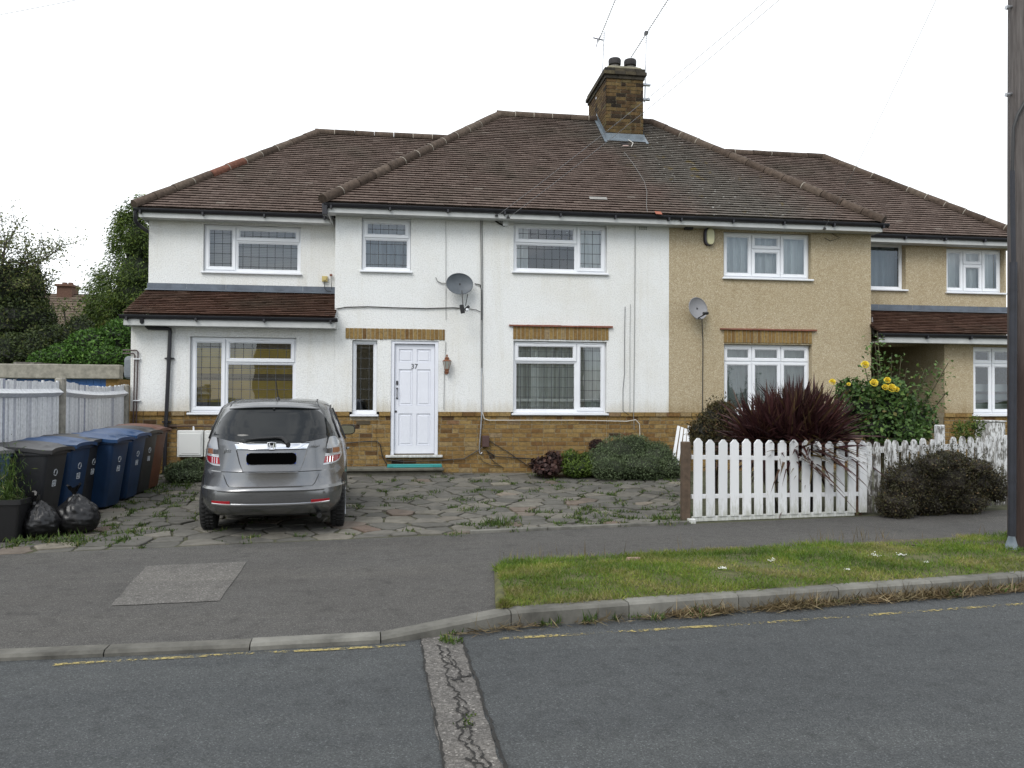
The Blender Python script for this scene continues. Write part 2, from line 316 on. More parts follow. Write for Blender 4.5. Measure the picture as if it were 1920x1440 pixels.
def asphalt(name, lo, hi, tint, scale=170):
    m, nt, bs = new_mat(name); P = pos(nt)
    v = N(nt, 'ShaderNodeTexVoronoi', Scale=scale); nt.links.new(P, v.inputs['Vector']); w = nt.nodes.new('ShaderNodeSeparateColor'); nt.links.new(v.outputs['Color'], w.inputs[0])
    c = ramp(nt, [(0, lo), (0.55, tuple((a + b) / 2 for a, b in zip(lo, hi))), (0.93, hi), (1.0, tuple(min(1, q * 1.7) for q in hi))], w.outputs[0])
    n = noise(nt, 0.55, P, 6, 0.65); c = mixc(nt, c, mixc(nt, c, tint, 1.0, 'MULTIPLY'), mrange(nt, n.outputs['Fac'], 0.38, 0.66))
    n3 = noise(nt, 7, P, 5, 0.7); c = mixc(nt, c, mixc(nt, c, (0.72, 0.72, 0.72), 1.0, 'MULTIPLY'), mrange(nt, n3.outputs['Fac'], 0.5, 0.7))
    mpn = nt.nodes.new('ShaderNodeMapping'); mpn.inputs['Scale'].default_value = (0.12, 1.6, 1); mpn.inputs['Rotation'].default_value = (0, 0, -0.08); nt.links.new(P, mpn.inputs[0])   # worn wheel tracks and seams along the road
    n5 = noise(nt, 1.0, mpn.outputs[0], 4, 0.6); c = mixc(nt, c, mixc(nt, c, (1.22, 1.21, 1.18), 1.0, 'MULTIPLY'), mrange(nt, n5.outputs['Fac'], 0.48, 0.68))
    n6 = noise(nt, 2.3, P, 3, 0.5); c = mixc(nt, c, mixc(nt, c, (0.62, 0.62, 0.62), 1.0, 'MULTIPLY'), mrange(nt, n6.outputs['Fac'], 0.70, 0.80))
    nt.links.new(c, bs.inputs['Base Color']); bs.inputs['Roughness'].default_value = 0.85; bs.inputs['Specular IOR Level'].default_value = 0.35
    bump(nt, bs, v.outputs['Distance'], 0.9, 0.006, bump(nt, bs, n3.outputs['Fac'], 0.3, 0.02)); return m
M['road'] = asphalt('road_asphalt', (0.043, 0.046, 0.047), (0.091, 0.097, 0.099), (0.82, 0.83, 0.84))
M['pave'] = asphalt('pavement_asphalt', (0.058, 0.056, 0.052), (0.120, 0.115, 0.107), (0.85, 0.84, 0.83))
M['patch'] = asphalt('patch_asphalt', (0.085, 0.080, 0.072), (0.165, 0.157, 0.145), (0.9, 0.9, 0.9), 110)
M['trench'] = asphalt('old_trench_asphalt', (0.075, 0.070, 0.064), (0.17, 0.160, 0.148), (0.8, 0.8, 0.8), 90)
M['crack'] = flat('crack_fill', (0.018, 0.017, 0.015), 0.95, var=0.4, scale=30)
def yellow_paint():
    m, nt, bs = new_mat('worn_yellow_paint'); P = pos(nt); n = noise(nt, 34, P, 6, 0.75); n2 = noise(nt, 2.6, P, 3, 0.6)
    a = nt.nodes.new('ShaderNodeMath'); a.operation = 'MULTIPLY_ADD'; a.inputs[1].default_value = 0.55; nt.links.new(n2.outputs['Fac'], a.inputs[0]); nt.links.new(n.outputs['Fac'], a.inputs[2])
    f = mrange(nt, a.outputs[0], 0.765, 0.86, 0, .85); bs.inputs['Base Color'].default_value = (0.36, 0.29, 0.10, 1); bs.inputs['Roughness'].default_value = 0.8
    tr = nt.nodes.new('ShaderNodeBsdfTransparent'); mx = nt.nodes.new('ShaderNodeMixShader'); nt.links.new(f, mx.inputs[0]); nt.links.new(tr.outputs[0], mx.inputs[1]); nt.links.new(bs.outputs[0], mx.inputs[2])
    nt.links.new(mx.outputs[0], nt.nodes['Material Output'].inputs['Surface']); return m
M['yellow'] = yellow_paint()
M['slab'] = attr_mat('crazy_paving_stone', [(0, (0.122, 0.118, 0.104)), (0.45, (0.152, 0.145, 0.127)), (0.7, (0.182, 0.171, 0.146)), (0.86, (0.19, 0.178, 0.148)), (0.93, (0.17, 0.125, 0.10)), (1.0, (0.28, 0.26, 0.21))], 0.9, 7, 0.22, 0.7, 45, 0.008, 0.3, 0.25)
M['joint'] = attr_mat('joint_soil', [(0, (0.085, 0.088, 0.05)), (1, (0.11, 0.112, 0.066))], 0.95, 10, 0.3, 0.5, 40, 0.01)
M['earth'] = flat('garden_earth', (0.075, 0.06, 0.04), 0.95, var=0.4, scale=6, bmp=0.6, bscale=30)
M['grass_ground'] = flat('grassland', (0.06, 0.085, 0.025), 0.95, var=0.4, scale=2)
# =================================================================== the setting
random.seed(3); np.random.seed(3)
def structure(o): o['kind'] = 'structure'; return o
b = MB(); b.quad((-600, -600, -0.06), (600, -600, -0.06), (600, 900, -0.06), (-600, 900, -0.06)); structure(b.build('ground', M['grass_ground']))
XS = sorted(set([-60, -45, -30, -20, -14] + [round(-10 + 0.25 * i, 3) for i in range(113)] + [22, 30, 45, 60]))
b = MB(); b.grid([[(x, -6.0, 0.0), (x, ykerb(x) * 0.5, 0.012), (x, ykerb(x) + 0.02, 0.0)] for x in XS], flip=True); structure(b.build('road', M['road'], smooth=True))
# old trench reinstatement with cracks across the road
trp = [(G(787, 1192), G(862, 1190)), (G(800, 1270), G(885, 1262)), (G(812, 1340), G(906, 1330)), (G(830, 1440), G(940, 1440)), (G(850, 1560), G(985, 1560))]
b = MB(); rng = random.Random(5); L, R_ = [], []
for i in range(41):
    t = i / 40 * (len(trp) - 1); k = min(int(t), len(trp) - 2); f = t - k
    l = np.array(trp[k][0]) * (1 - f) + np.array(trp[k + 1][0]) * f; r = np.array(trp[k][1]) * (1 - f) + np.array(trp[k + 1][1]) * f
    L.append((l[0] + rng.uniform(-.008, .008), l[1], 0.0)); R_.append((r[0] + rng.uniform(-.008, .008), r[1], 0.0))
def roadz(x, y): k = ykerb(x) ; h = k * 0.5; return 0.012 * (1 - abs(y - h) / h) if 0 < y < k else 0.0
b.grid([[(l[0], l[1], roadz(l[0], l[1]) + 0.005), ((l[0] + r[0]) / 2, (l[1] + r[1]) / 2, roadz(l[0], l[1]) + 0.006), (r[0], r[1], roadz(r[0], r[1]) + 0.005)] for l, r in zip(L, R_)], flip=False)
structure(b.build('road_trench_patch', M['trench']))
b = MB()
def crack(p0, p1, w, n, jit, seed):
    g = random.Random(seed); p0, p1 = np.array(p0), np.array(p1); side = unit([-(p1 - p0)[1], (p1 - p0)[0], 0]); off = 0; pts = []
    for i in range(n + 1):
        off = off * 0.75 + g.uniform(-jit, jit); q = p0 + (p1 - p0) * i / n + side * off; pts.append(q)
    rows = []
    for q in pts:
        ww = w * g.uniform(0.25, 1.3); z = roadz(q[0], q[1]) + 0.010
        rows.append([tuple((q - side * ww)[:2]) + (z,), tuple((q + side * ww)[:2]) + (z,)])
    b.grid(rows)
Lm = lambda i, f: np.array(L[i]) * (1 - f) + np.array(R_[i]) * f
crack(Lm(3, .42), Lm(17, .55), .006, 44, .016, 1); crack(Lm(16, .5), Lm(39, .42), .007, 70, .017, 2); crack(Lm(4, .60), Lm(13, .72), .005, 28, .015, 3); crack(Lm(6, .5), Lm(9, .66), .004, 8, .01, 11); crack(Lm(11, .47), Lm(13, .7), .004, 8, .01, 12); crack(Lm(20, .5), Lm(22, .62), .004, 8, .01, 13); crack(Lm(33, .43), Lm(35, .66), .004, 8, .01, 14)
crack(Lm(12, .5), Lm(11, .98), .016, 16, .010, 4); crack(Lm(17, .55), Lm(38, .72), .006, 60, .016, 5); crack(Lm(24, .42), Lm(23, .75), .008, 8, .015, 6); crack(Lm(7, .42), Lm(8, .68), .006, 8, .012, 7)
crack(Lm(0, 0.0), Lm(40, 0.0), .007, 60, .006, 8); crack(Lm(0, 1.0), Lm(40, 1.0), .010, 60, .006, 9); crack(Lm(29, .40), Lm(31, .74), .008, 9, .02, 10)
structure(b.build('road_cracks', M['crack']))
# worn yellow line along the kerb
def yline(name, pts, w):
    b = MB(); rows = []
    for i in range(len(pts) - 1):
        p, q = np.array(pts[i]), np.array(pts[i + 1]); s = unit([-(q - p)[1], (q - p)[0], 0]) * w / 2
        for k in range(10):
            c = p + (q - p) * k / 10; rows.append([(c[0] - s[0], c[1] - s[1], 0.0065), (c[0] + s[0], c[1] + s[1], 0.0065)])
    b.grid(rows, flip=True); structure(b.build(name, M['yellow']))
yline('road_marking', [G(100, 1248), G(175, 1243), G(320, 1235), G(470, 1226), G(620, 1219), G(775, 1210)], 0.042)
yline('road_marking', [G(936, 1199), G(1075, 1191), G(1210, 1183), G(1400, 1171), G(1650, 1153), G(1925, 1133), G(2150, 1112)], 0.05)
# kerb stones
KX = [-30] + [-9.0 + i * 0.92 for i in range(9)]; KX = [x for x in KX if x < -0.9]
KX = [-20.0, -12.0, -8.2, -6.4, -4.6, -2.95, -1.87, -0.985, -0.15, 0.76, 1.66, 2.57, 3.47, 4.38, 5.29, 6.2, 7.1, 8.0, 9.0, 10, 14, 20, 30]
b = MB()
for i in range(len(KX) - 1):
    x0, x1 = KX[i] + 0.004, KX[i + 1] - 0.004; n = 4 if x1 - x0 < 3 else 8; rr = random.random(); rings = []
    for k in range(n + 1):
        x = x0 + (x1 - x0) * k / n; y = ykerb(x); z = zkerb(x) + 0.012; dz = (rr - .5) * .006
        s = (ykerb(x + .05) - ykerb(x - .05)) / .1; q = sqrt(1 + s * s); nx, ny = -s / q, 1 / q
        bv = min(0.018, z * .5)
        prof = [(0.0, -0.08), (0.0, z - bv), (bv, z), (0.125, z + 0.002), (0.125, -0.08)]
        rings.append([(x + nx * a, y + ny * a, h + dz) for a, h in prof])
    b.loft(rings, r=rr)
structure(b.build('kerb', M['kerb']))
# pavement sheet, with the grass verge let into its front on the right
VB = [(0.76, ykerb(.76) + .13), (0.80, 7.05), (0.95, 7.30), (3.5, 7.73), (6.3, 8.13), (9, 8.6), (30, 11.7)]
def yvb(x): return float(np.interp(x, [p[0] for p in VB], [p[1] for p in VB]))
rows = []
for x in XS:
    k = ykerb(x) + 0.115; e = yback(x); rows.append([(x, k + (e - k) * j / 10, ground(x, k + (e - k) * j / 10) + (0.004 if j == 0 else 0)) for j in range(11)])
b = MB(); b.grid(rows, flip=True); structure(b.build('pavement', M['pave'], smooth=True))
pp = [G(207, 1137), G(412, 1127), G(463, 1054), G(275, 1062)]
b = MB(); g_ = [[None] * 9 for _ in range(9)]
for i in range(9):
    for j in range(9):
        a = np.array(pp[0]) * (1 - i / 8) + np.array(pp[1]) * i / 8; c = np.array(pp[3]) * (1 - i / 8) + np.array(pp[2]) * i / 8
        q = a * (1 - j / 8) + c * j / 8
        if i in (0, 8) or j in (0, 8): q[:2] += np.random.uniform(-.008, .008, 2)
        g_[i][j] = (q[0], q[1], ground(q[0], q[1]) + 0.005)
b.grid(g_, flip=True); structure(b.build('pavement_patch', M['patch']))
# drive and garden floor
rows = []
for i in range(60):
    x = -9 + i * 0.4; e = yback(x); rows.append([(x, e + (14.6 - e) * j / 14, ground(x, e + (14.6 - e) * j / 14) - (0.012 if j else 0.002)) for j in range(15)])
b = MB(); b.grid(rows, flip=True); structure(b.build('garden_soil', M['joint'], smooth=True))

# crazy paving: irregular slabs cut by hand from a scatter of centres
def voronoi_cells(seeds, poly):
    out = []
    S = np.array(seeds)
    for i, s in enumerate(S):
        d = np.hypot(*(S - s).T); idx = np.argsort(d)[1:22]; P = [np.array(q, float) for q in poly]
        for j in idx:
            m = (s + S[j]) / 2; nrm = S[j] - s; Q = []
            for k in range(len(P)):
                a, c = P[k], P[(k + 1) % len(P)]; da, dc = (a - m) @ nrm, (c - m) @ nrm
                if da <= 0: Q.append(a)
                if (da < 0 < dc) or (dc < 0 < da): Q.append(a + (c - a) * da / (da - dc))
            P = Q
            if len(P) < 3: break
        if len(P) >= 3: out.append((s, P))
    return out
rng = random.Random(11); seeds = []
dpoly = [(-4.9, yback(-4.9) - .02), (3.50, yback(3.50) + .06), (4.95, 13.3), (4.5, 14.0), (1.0, 14.25), (-4.9, 14.36)]
def in_drive(x, y): return -4.9 < x < 3.5 + max(0, y - 9.45) * .38 and yback(x) < y < (13.6 if x > 1.8 else 14.38)
tries = 0
while tries < 14000:
    tries += 1; x, y = rng.uniform(-4.9, 4.9), rng.uniform(8.1, 14.4); rad = rng.uniform(.14, .36)
    if in_drive(x, y) and all((x - a) ** 2 + (y - c) ** 2 > (.5 * (rad + q)) ** 2 * 1.35 for a, c, q in seeds): seeds.append((x, y, rad))
CELLS = voronoi_cells([(a, c) for a, c, q in seeds], dpoly)
b = MB(); JOINTS = []
for s, P in CELLS:
    cen = np.mean(P, axis=0); ar = abs(sum(P[k][0] * P[(k + 1) % len(P)][1] - P[(k + 1) % len(P)][0] * P[k][1] for k in range(len(P)))) / 2
    if ar < 0.012: continue
    q = []; k = len(P)
    for a, c in zip(P, P[1:] + P[:1]):
        JOINTS.append((a, c)); f = 0.012 / max(.08, np.hypot(*(a - cen)))
        for t in (0.08, 0.5, 0.92) if np.hypot(*(c - a)) > .12 else (0.3,):
            w = a + (c - a) * t; w = w + np.array([rng.uniform(-.012, .012), rng.uniform(-.012, .012)]); d = np.hypot(*(w - cen)); q.append(cen + (w - cen) * (1 - (0.013 + rng.uniform(0, .012)) / d))
    h = rng.uniform(-0.004, 0.012); tx, ty = rng.gauss(0, .012), rng.gauss(0, .012)
    def zz(p, e): return ground(p[0], p[1]) + h + e + tx * (p[0] - cen[0]) + ty * (p[1] - cen[1])
    top = [(cen[0] + (p[0] - cen[0]) * .955, cen[1] + (p[1] - cen[1]) * .955, zz(p, .006)) for p in q]; mid = [(p[0], p[1], zz(p, 0)) for p in q]; bot = [(p[0], p[1], zz(p, -.05)) for p in q]
    ccw = sum(q[i][0] * q[(i + 1) % len(q)][1] - q[(i + 1) % len(q)][0] * q[i][1] for i in range(len(q))) > 0
    if not ccw: top.reverse(); mid.reverse(); bot.reverse()
    r = rng.random() ** 1.25
    if rng.random() < .10 and cen[1] < 10.6: r = rng.uniform(.8, 1.0)
    n = len(top); b.add(bot + mid + top, [(i, (i + 1) % n, n + (i + 1) % n, n + i) for i in range(n)] + [(n + i, n + (i + 1) % n, 2 * n + (i + 1) % n, 2 * n + i) for i in range(n)] + [tuple(range(2 * n, 3 * n))], r=r)
structure(b.build('driveway', M['slab']))
b = MB()        # thin concrete edging between drive and pavement on the right
for i in range(3):
    x0, x1 = 0.75 + i * .92, 0.75 + i * .92 + .91
    z = ground(x0, yback(x0)) + .012
    b.bar((x0, yback(x0) + .03, z - .02), (x1, yback(x1) + .03, z - .02), .06, .09, r=random.random())
structure(b.build('drive_edging', M['kerb'], bevel=.008))

# =================================================================== house building blocks
YF, YW = 14.40, 15.30        # front of the main block, front of the set-back wings (upper floor)
ZP, ZE = 1.37, 5.00          # top of the brick plinth, eaves
def wall_panel(b, x0, x1, z0, z1, y, holes, th=0.26, m=0, sgn=1):
    xs = sorted({x0, x1, *[h[0] for h in holes], *[h[1] for h in holes]}); zs = sorted({z0, z1, *[h[2] for h in holes], *[h[3] for h in holes]})
    xs = [x for x in xs if x0 <= x <= x1]; zs = [z for z in zs if z0 <= z <= z1]
    inh = lambda x, z: any(h[0] < x < h[1] and h[2] < z < h[3] for h in holes)
    for i in range(len(xs) - 1):
        for j in range(len(zs) - 1):
            if inh((xs[i] + xs[i + 1]) / 2, (zs[j] + zs[j + 1]) / 2): continue
            a, c, e, f = xs[i], xs[i + 1], zs[j], zs[j + 1]
            b.quad((a, y, e), (c, y, e), (c, y, f), (a, y, f), m); b.quad((a, y + th, e), (a, y + th, f), (c, y + th, f), (c, y + th, e), m)
    for (a, c, e, f) in holes:
        if a > x0: b.quad((a, y, e), (a, y, f), (a, y + th, f), (a, y + th, e), m)
        if c < x1: b.quad((c, y, e), (c, y + th, e), (c, y + th, f), (c, y, f), m)
        if f < z1: b.quad((a, y, f), (c, y, f), (c, y + th, f), (a, y + th, f), m)
        if e > z0: b.quad((a, y, e), (a, y + th, e), (c, y + th, e), (c, y, e), m)
    b.quad((x0, y, z0), (x0, y, z1), (x0, y + th, z1), (x0, y + th, z0), m); b.quad((x1, y, z0), (x1, y + th, z0), (x1, y + th, z1), (x1, y, z1), m)
    b.quad((x0, y, z1), (x1, y, z1), (x1, y + th, z1), (x0, y + th, z1), m)
CH = 0.0792                  # brick course
def bricks(b, x0, x1, z0, z1, y, holes=(), seed=0, soldier=False, depth=.03, dark=0.06):
    g = random.Random(seed)
    if soldier:
        x = x0
        while x < x1 - .02:
            w = min(.068 + g.uniform(-.004, .004), x1 - x); b.box(x + .004, x + w - .004, y + g.uniform(-.002, .002), y + depth, z0 + g.uniform(-.008, .004), z1, r=min(.95, max(.12, g.gauss(.55, .15)))); x += w + .008
        return
    n = int(round((z1 - z0) / CH))
    for k in range(n):
        za = z1 - (k + 1) * CH + .012; zb = z1 - k * CH; x = x0 - (0.115 if k % 2 else 0.0)
        while x < x1:
            w = .225 if g.random() < .7 else .108; a, c = max(x, x0), min(x + w - .011, x1); x += w
            if c - a < .03: continue
            segs = [(a, c)]
            for h in holes:
                if zb > h[2] + .01 and za < h[3] - .01:
                    nx = []
                    for p, q in segs:
                        if q <= h[0] or p >= h[1]: nx.append((p, q))
                        else:
                            if p < h[0] - .02: nx.append((p, h[0]))
                            if q > h[1] + .02: nx.append((h[1], q))
                    segs = nx
            for p, q in segs: b.box(p, q, y + g.uniform(-.003, .003), y + depth, za + g.uniform(-.002, .002), zb, r=(g.uniform(0, .22) if g.random() < dark else min(1, max(0, g.gauss(.56, .14)))))
def tiles(b, ye, ze, pitch, L, xl, xr, x0=None, x1=None, gauge=.098, tw=.166, seed=0, mat=0):
    g = random.Random(seed); cy, sz = cos(pitch), sin(pitch); ny, nz = -sin(pitch), cos(pitch)
    P = lambda x, s, h: (x, ye + cy * s + ny * h, ze + sz * s + nz * h)
    for k in range(int(L / gauge) + 1):
        s0 = k * gauge; s1 = min(s0 + gauge * 1.02, L)
        if s1 - s0 < .02: continue
        a, c = xl(s0), xr(s0)
        if x0 is not None: a = max(a, x0)
        if x1 is not None: c = min(c, x1)
        wob = g.uniform(-.003, .003); x = math.floor(a / tw) * tw - (tw / 2 if k % 2 else 0)
        while x < c:
            p, q = max(x, a), min(x + tw - .003, c); x += tw
            if q - p < .012: continue
            h = .028 + g.uniform(-.003, .004); t = g.uniform(-.002, .002); r = min(.95, max(0, g.gauss(.5, .115)))
            if g.random() < .012: r = g.uniform(.96, 1.0)
            so_ = s0 + wob * .6 + g.uniform(-.003, .003)
            b.add([P(p, so_, h - t), P(q, so_, h + t), P(q, s1, .004), P(p, s1, .004), P(p, so_, h - t - .011), P(q, so_, h + t - .011), P(p, so_ + .04, h - t - .013), P(q, so_ + .04, h + t - .013), P(p, so_ + .04, -.011), P(q, so_ + .04, -.011)], [(0, 1, 2, 3), (4, 5, 1, 0), (6, 7, 5, 4), (8, 9, 7, 6)], mat, r)
    n = 12; lo = [P(max(xl(L * i / n), x0 if x0 is not None else -99), L * i / n, -.012) for i in range(n + 1)]; hi = [P(min(xr(L * i / n), x1 if x1 is not None else 99), L * i / n, -.012) for i in range(n + 1)]
    for i in range(n): b.quad(lo[i], hi[i], hi[i + 1], lo[i + 1], mat, 0.0)
def ridge_run(b, p, q, rad=.105, seg=.42, seed=0, red=(), mort=1):
    p, q = np.array(p, float), np.array(q, float); n = max(1, int(round(np.linalg.norm(q - p) / seg))); d = unit(q - p); g = random.Random(seed)
    sd = unit(np.cross(d, (0, 0, 1))); u2 = np.cross(sd, d)
    A_ = lambda t: -.55 + (pi + 1.1) * t / 8
    for i in range(n):
        a = p + (q - p) * (i + .01) / n; c = p + (q - p) * (i + .985) / n; rr = g.uniform(0, .85) if i not in red else 1.0; k = 9; rings = []
        j1, j2 = g.uniform(-.006, .006), g.uniform(-.006, .006)
        for e, f, jj in ((a, 1.0, j1), (c, .97, j2)):
            rings.append([e + sd * cos(A_(t)) * rad * f + u2 * (sin(A_(t)) * rad * .85 * f + jj) for t in range(k)])
        b.add(rings[0] + rings[1], [(t, t + 1, k + t + 1, k + t) for t in range(k - 1)] + [tuple(range(k))[::-1], tuple(range(k, 2 * k))], 0, rr)
        if mort and g.random() < .4:
            b.add([x * 1.0 for x in [e + (sd * cos(A_(t)) * (rad + .001) + u2 * (sin(A_(t)) * rad * .85 + .002)) for e in (c - d * .004, c + d * .012) for t in range(k)]], [(t, t + 1, k + t + 1, k + t) for t in range(k - 1)], 1, .5)
def gutter(name, x0, x1, y, z, par, brackets=True):
    b = MB(); rows = []; n = 8
    for x in (x0, x1):
        rows.append([(x, y - .055 * cos(pi * i / n), z - .062 * sin(pi * i / n)) for i in range(n + 1)])
    b.grid(rows, flip=False)
    rows2 = [[(p[0], y + (p[1] - y) * .86, z + (p[2] - z) * .86) for p in R] for R in rows]; b.grid(rows2, flip=True)
    for x in (x0, x1): b.add([(x, y - .055 * cos(pi * i / n), z - .062 * sin(pi * i / n)) for i in range(n + 1)], [tuple(range(n + 1))])
    b.box(x0, x1, y - .058, y - .048, z - .004, z + .006)
    if brackets:
        k = max(1, int((x1 - x0) / .95))
        for i in range(k + 1): xx = x0 + .12 + (x1 - x0 - .24) * i / k; b.box(xx - .016, xx + .016, y - .061, y + .07, z - .085, z - .03)
    o = b.build(name, M['gutter'], par, smooth=True); return o
def leading(b, x0, x1, z0, z1, y, dx=.147, dz=.186, fx=.55, fz=.5):
    x = x0 + dx * fx
    while x < x1 - .02: b.box(x - .004, x + .004, y - .006, y - .001, z0, z1); x += dx
    z = z1 - dz * fz
    while z > z0 + .02: b.box(x0, x1, y - .0075, y - .0012, z - .004, z + .004); z -= dz
def window(house, x0, x1, z0, z1, yw, cells, lead=False, sill=True, vents=(), curtain=None, rec=.07):
    """cells: (fx0, fx1, fz0, fz1, opening) as fractions of the frame, fz from the top; one window = frame > sash, glass, leading, sill, curtain"""
    y = yw + rec; b = MB(); fwid = .052; X = lambda f: x0 + (x1 - x0) * f; Z = lambda f: z1 - (z1 - z0) * f
    b.box(x0, x1, y, y + .07, z0, z0 + fwid + .008); b.box(x0, x1, y, y + .07, z1 - fwid, z1); b.box(x0, x0 + fwid, y, y + .07, z0 + fwid + .008, z1 - fwid); b.box(x1 - fwid, x1, y, y + .07, z0 + fwid + .008, z1 - fwid)
    for c in cells:
        if c[1] < .999: b.box(X(c[1]) - .028, X(c[1]) + .028, y + .002, y + .068, max(Z(c[3]), z0 + fwid), min(Z(c[2]), z1 - fwid))
        if c[3] < .999: b.box(max(X(c[0]), x0 + fwid), min(X(c[1]), x1 - fwid), y + .001, y + .067, Z(c[3]) - .026, Z(c[3]) + .026)
    win = b.build('window', M['upvc'], house, bevel=.006)
    sb, gb, lb = MB(), MB(), MB()
    for (a, c, e, f, op) in cells:
        ax, cx, ez, fz = X(a), X(c), Z(e), Z(f)
        ax += fwid if a < .001 else .026; cx -= fwid if c > .999 else .026; ez -= fwid if e < .001 else .026; fz += (fwid + .008) if f > .999 else .026
        if op:
            w = .052; o = .018; ax -= o; cx += o; ez += o; fz -= o; yy = y - .020
            for q in ((ax, cx, fz, fz + w), (ax, cx, ez - w, ez), (ax, ax + w, fz + w, ez - w), (cx - w, cx, fz + w, ez - w)): sb.box(q[0], q[1], yy, y - .001, q[2], q[3])
            for q in ((ax + w, cx - w, fz + w, fz + w + .014), (ax + w, cx - w, ez - w - .014, ez - w), (ax + w, ax + w + .014, fz + w + .014, ez - w - .014), (cx - w - .014, cx - w, fz + w + .014, ez - w - .014)): sb.box(q[0], q[1], y - .010, y + .004, q[2], q[3])
            ax += w + .014; cx -= w + .014; ez -= w + .014; fz += w + .014; gy = y - .004
        else:
            for q in ((ax, cx, fz, fz + .015), (ax, cx, ez - .015, ez), (ax, ax + .015, fz + .015, ez - .015), (cx - .015, cx, fz + .015, ez - .015)): sb.box(q[0], q[1], y + .012, y + .04, q[2], q[3])
            ax += .013; cx -= .013; ez -= .013; fz += .013; gy = y + .022
        gb.quad((ax - .004, gy, fz - .004), (cx + .004, gy, fz - .004), (cx + .004, gy, ez + .004), (ax - .004, gy, ez + .004))
        if lead: leading(lb, ax, cx, fz, ez, gy, fz=.35 if (ez - fz) > .3 else .5)
    for (f, zf, wv) in vents: sb.box(X(f) - wv / 2, X(f) + wv / 2, y - .036, y - .018, Z(zf) - .010, Z(zf) + .010)
    sb.build('sash', M['upvc'], win, local=False, bevel=.004)
    gb.build('glass', M['glass'], win)
    if lead: lb.build('leading', M['lead_line'], win)
    if sill:
        b = MB(); b.box(x0 - .035, x1 + .035, yw - .055, y + .01, z0 - .038, z0 - .002); b.build('sill', M['upvc'], win, bevel=.008)
    if curtain: curtain(win, x0, x1, z0, z1, y)
    return win
M['net'] = attr_mat('net_curtain', [(0, (.30, .33, .325)), (.5, (.52, .56, .55)), (1, (.90, .93, .92))], .9, 6, .05); M['net_and_sky_blue'] = flat('pale_curtain_and_pane_sky', (0.24, 0.28, 0.32), 0.9); M['voile'] = flat('white_voile', (0.66, 0.69, 0.70), 0.9)
M['mustard'] = flat('mustard_blind', (0.46, 0.32, 0.035), 0.8, var=0.12, scale=4); M['slat'] = flat('blind_slat', (0.36, 0.34, 0.33), 0.6); M['dark_band'] = flat('dark_band', (0.05, 0.04, 0.04), 0.7); M['drape'] = flat('grey_green_drape', (0.30, 0.34, 0.32), 0.9, var=.08, scale=3)
M['lace'] = flat('lace_pattern', (0.80, 0.82, 0.81), 0.9)
def wavy(name, win, x0, x1, z0, z1, y, mat, amp=.03, wl=.11, seed=0, tilt=0.0, n=60):
    g = random.Random(seed); ph = [g.uniform(0, 6.28) for _ in range(4)]; rows = []
    for zi in range(6):
        f = zi / 5; z = z0 + (z1 - z0) * f; R = []
        for i in range(n + 1):
            x = x0 + (x1 - x0) * i / n; a = amp * (sin(x / wl * 6.28 + ph[0]) + .5 * sin(x / wl * 3.9 + ph[1]) + .4 * sin(x / wl * 11 + ph[2])) * (1 - .25 * f)
            R.append((x + tilt * (1 - f) ** 1.4 * (x - x0), y + a, z))
        rows.append(R)
    b = MB(); b.grid(rows); k = len(rows[0]) - 1; v = .5; cr_ = []
    for i in range(k): v = min(1, max(0, v * .72 + .28 * .45 + g.gauss(0, .16) + (.45 if g.random() < .05 else 0))); cr_.append(v)
    b.r = [cr_[i % k] for i in range(len(b.f))]; b.build(name, mat, win, smooth=True)
# =================================================================== the two houses
def WR(u0, v0, u1, v1, Y):      # opening from its top-left and bottom-right corners
    a, c = FY(u0, v0, Y), FY(u1, v1, Y); return a[0], c[0], c[2], a[2]
XL, XP, XR, XR2 = -1.26, 4.94, 9.06, 12.74      # left corner, party line, right corner of the main block; far corner of the right wing
XW = -4.71
wA = WR(382, 419.5, 563, 513, YW); wB = WR(356.5, 631, 554, 774, YF); wC = WR(679, 407.5, 769.5, 509, YF); wD = WR(963.5, 416.6, 1137.7, 513, YF)
wE = WR(963, 639, 1137, 775, YF); wF = WR(661, 638, 706, 777, YF); wG = WR(1357.3, 433, 1521, 524, YF); wH = WR(1358, 645, 1522, 776, YF)
wI = (9.30, FY(1698, 500, YW)[0], FY(1694, 543, YW)[2], FY(1694, 456, YW)[2]); xj = FY(1775, 500, YW)[0]; wJ = (xj, xj + 1.34, FY(1776, 547, YW)[2], FY(1776, 464, YW)[2])
xk = FY(1825.5, 700, YF)[0]; wK = (xk, xk + 1.36, FY(1826, 777, YF)[2], FY(1826, 650, YF)[2])
dX0, dX1 = FY(733, 700, YF)[0], FY(822, 700, YF)[0]; dZ0, dZ1 = FY(778, 853, YF)[2], FY(778, 639, YF)[2]; DOOR = (dX0, dX1, dZ0, dZ1)
grow = lambda w, e=.004: (w[0] - e, w[1] + e, w[2] - e, w[3] + e)
house = thing('white_house', 'white roughcast semi-detached house with a white front door numbered 37', 'house', (1.5, YF, .25))
tanhouse = thing('tan_house', 'tan pebbledashed semi-detached house right of the white one, behind the picket fence', 'house', (7.0, YF, .25))
PITCH = radians(40.0); TE = 5.045; YE = 14.05; YEW = 14.95           # tile edge height, eave lines
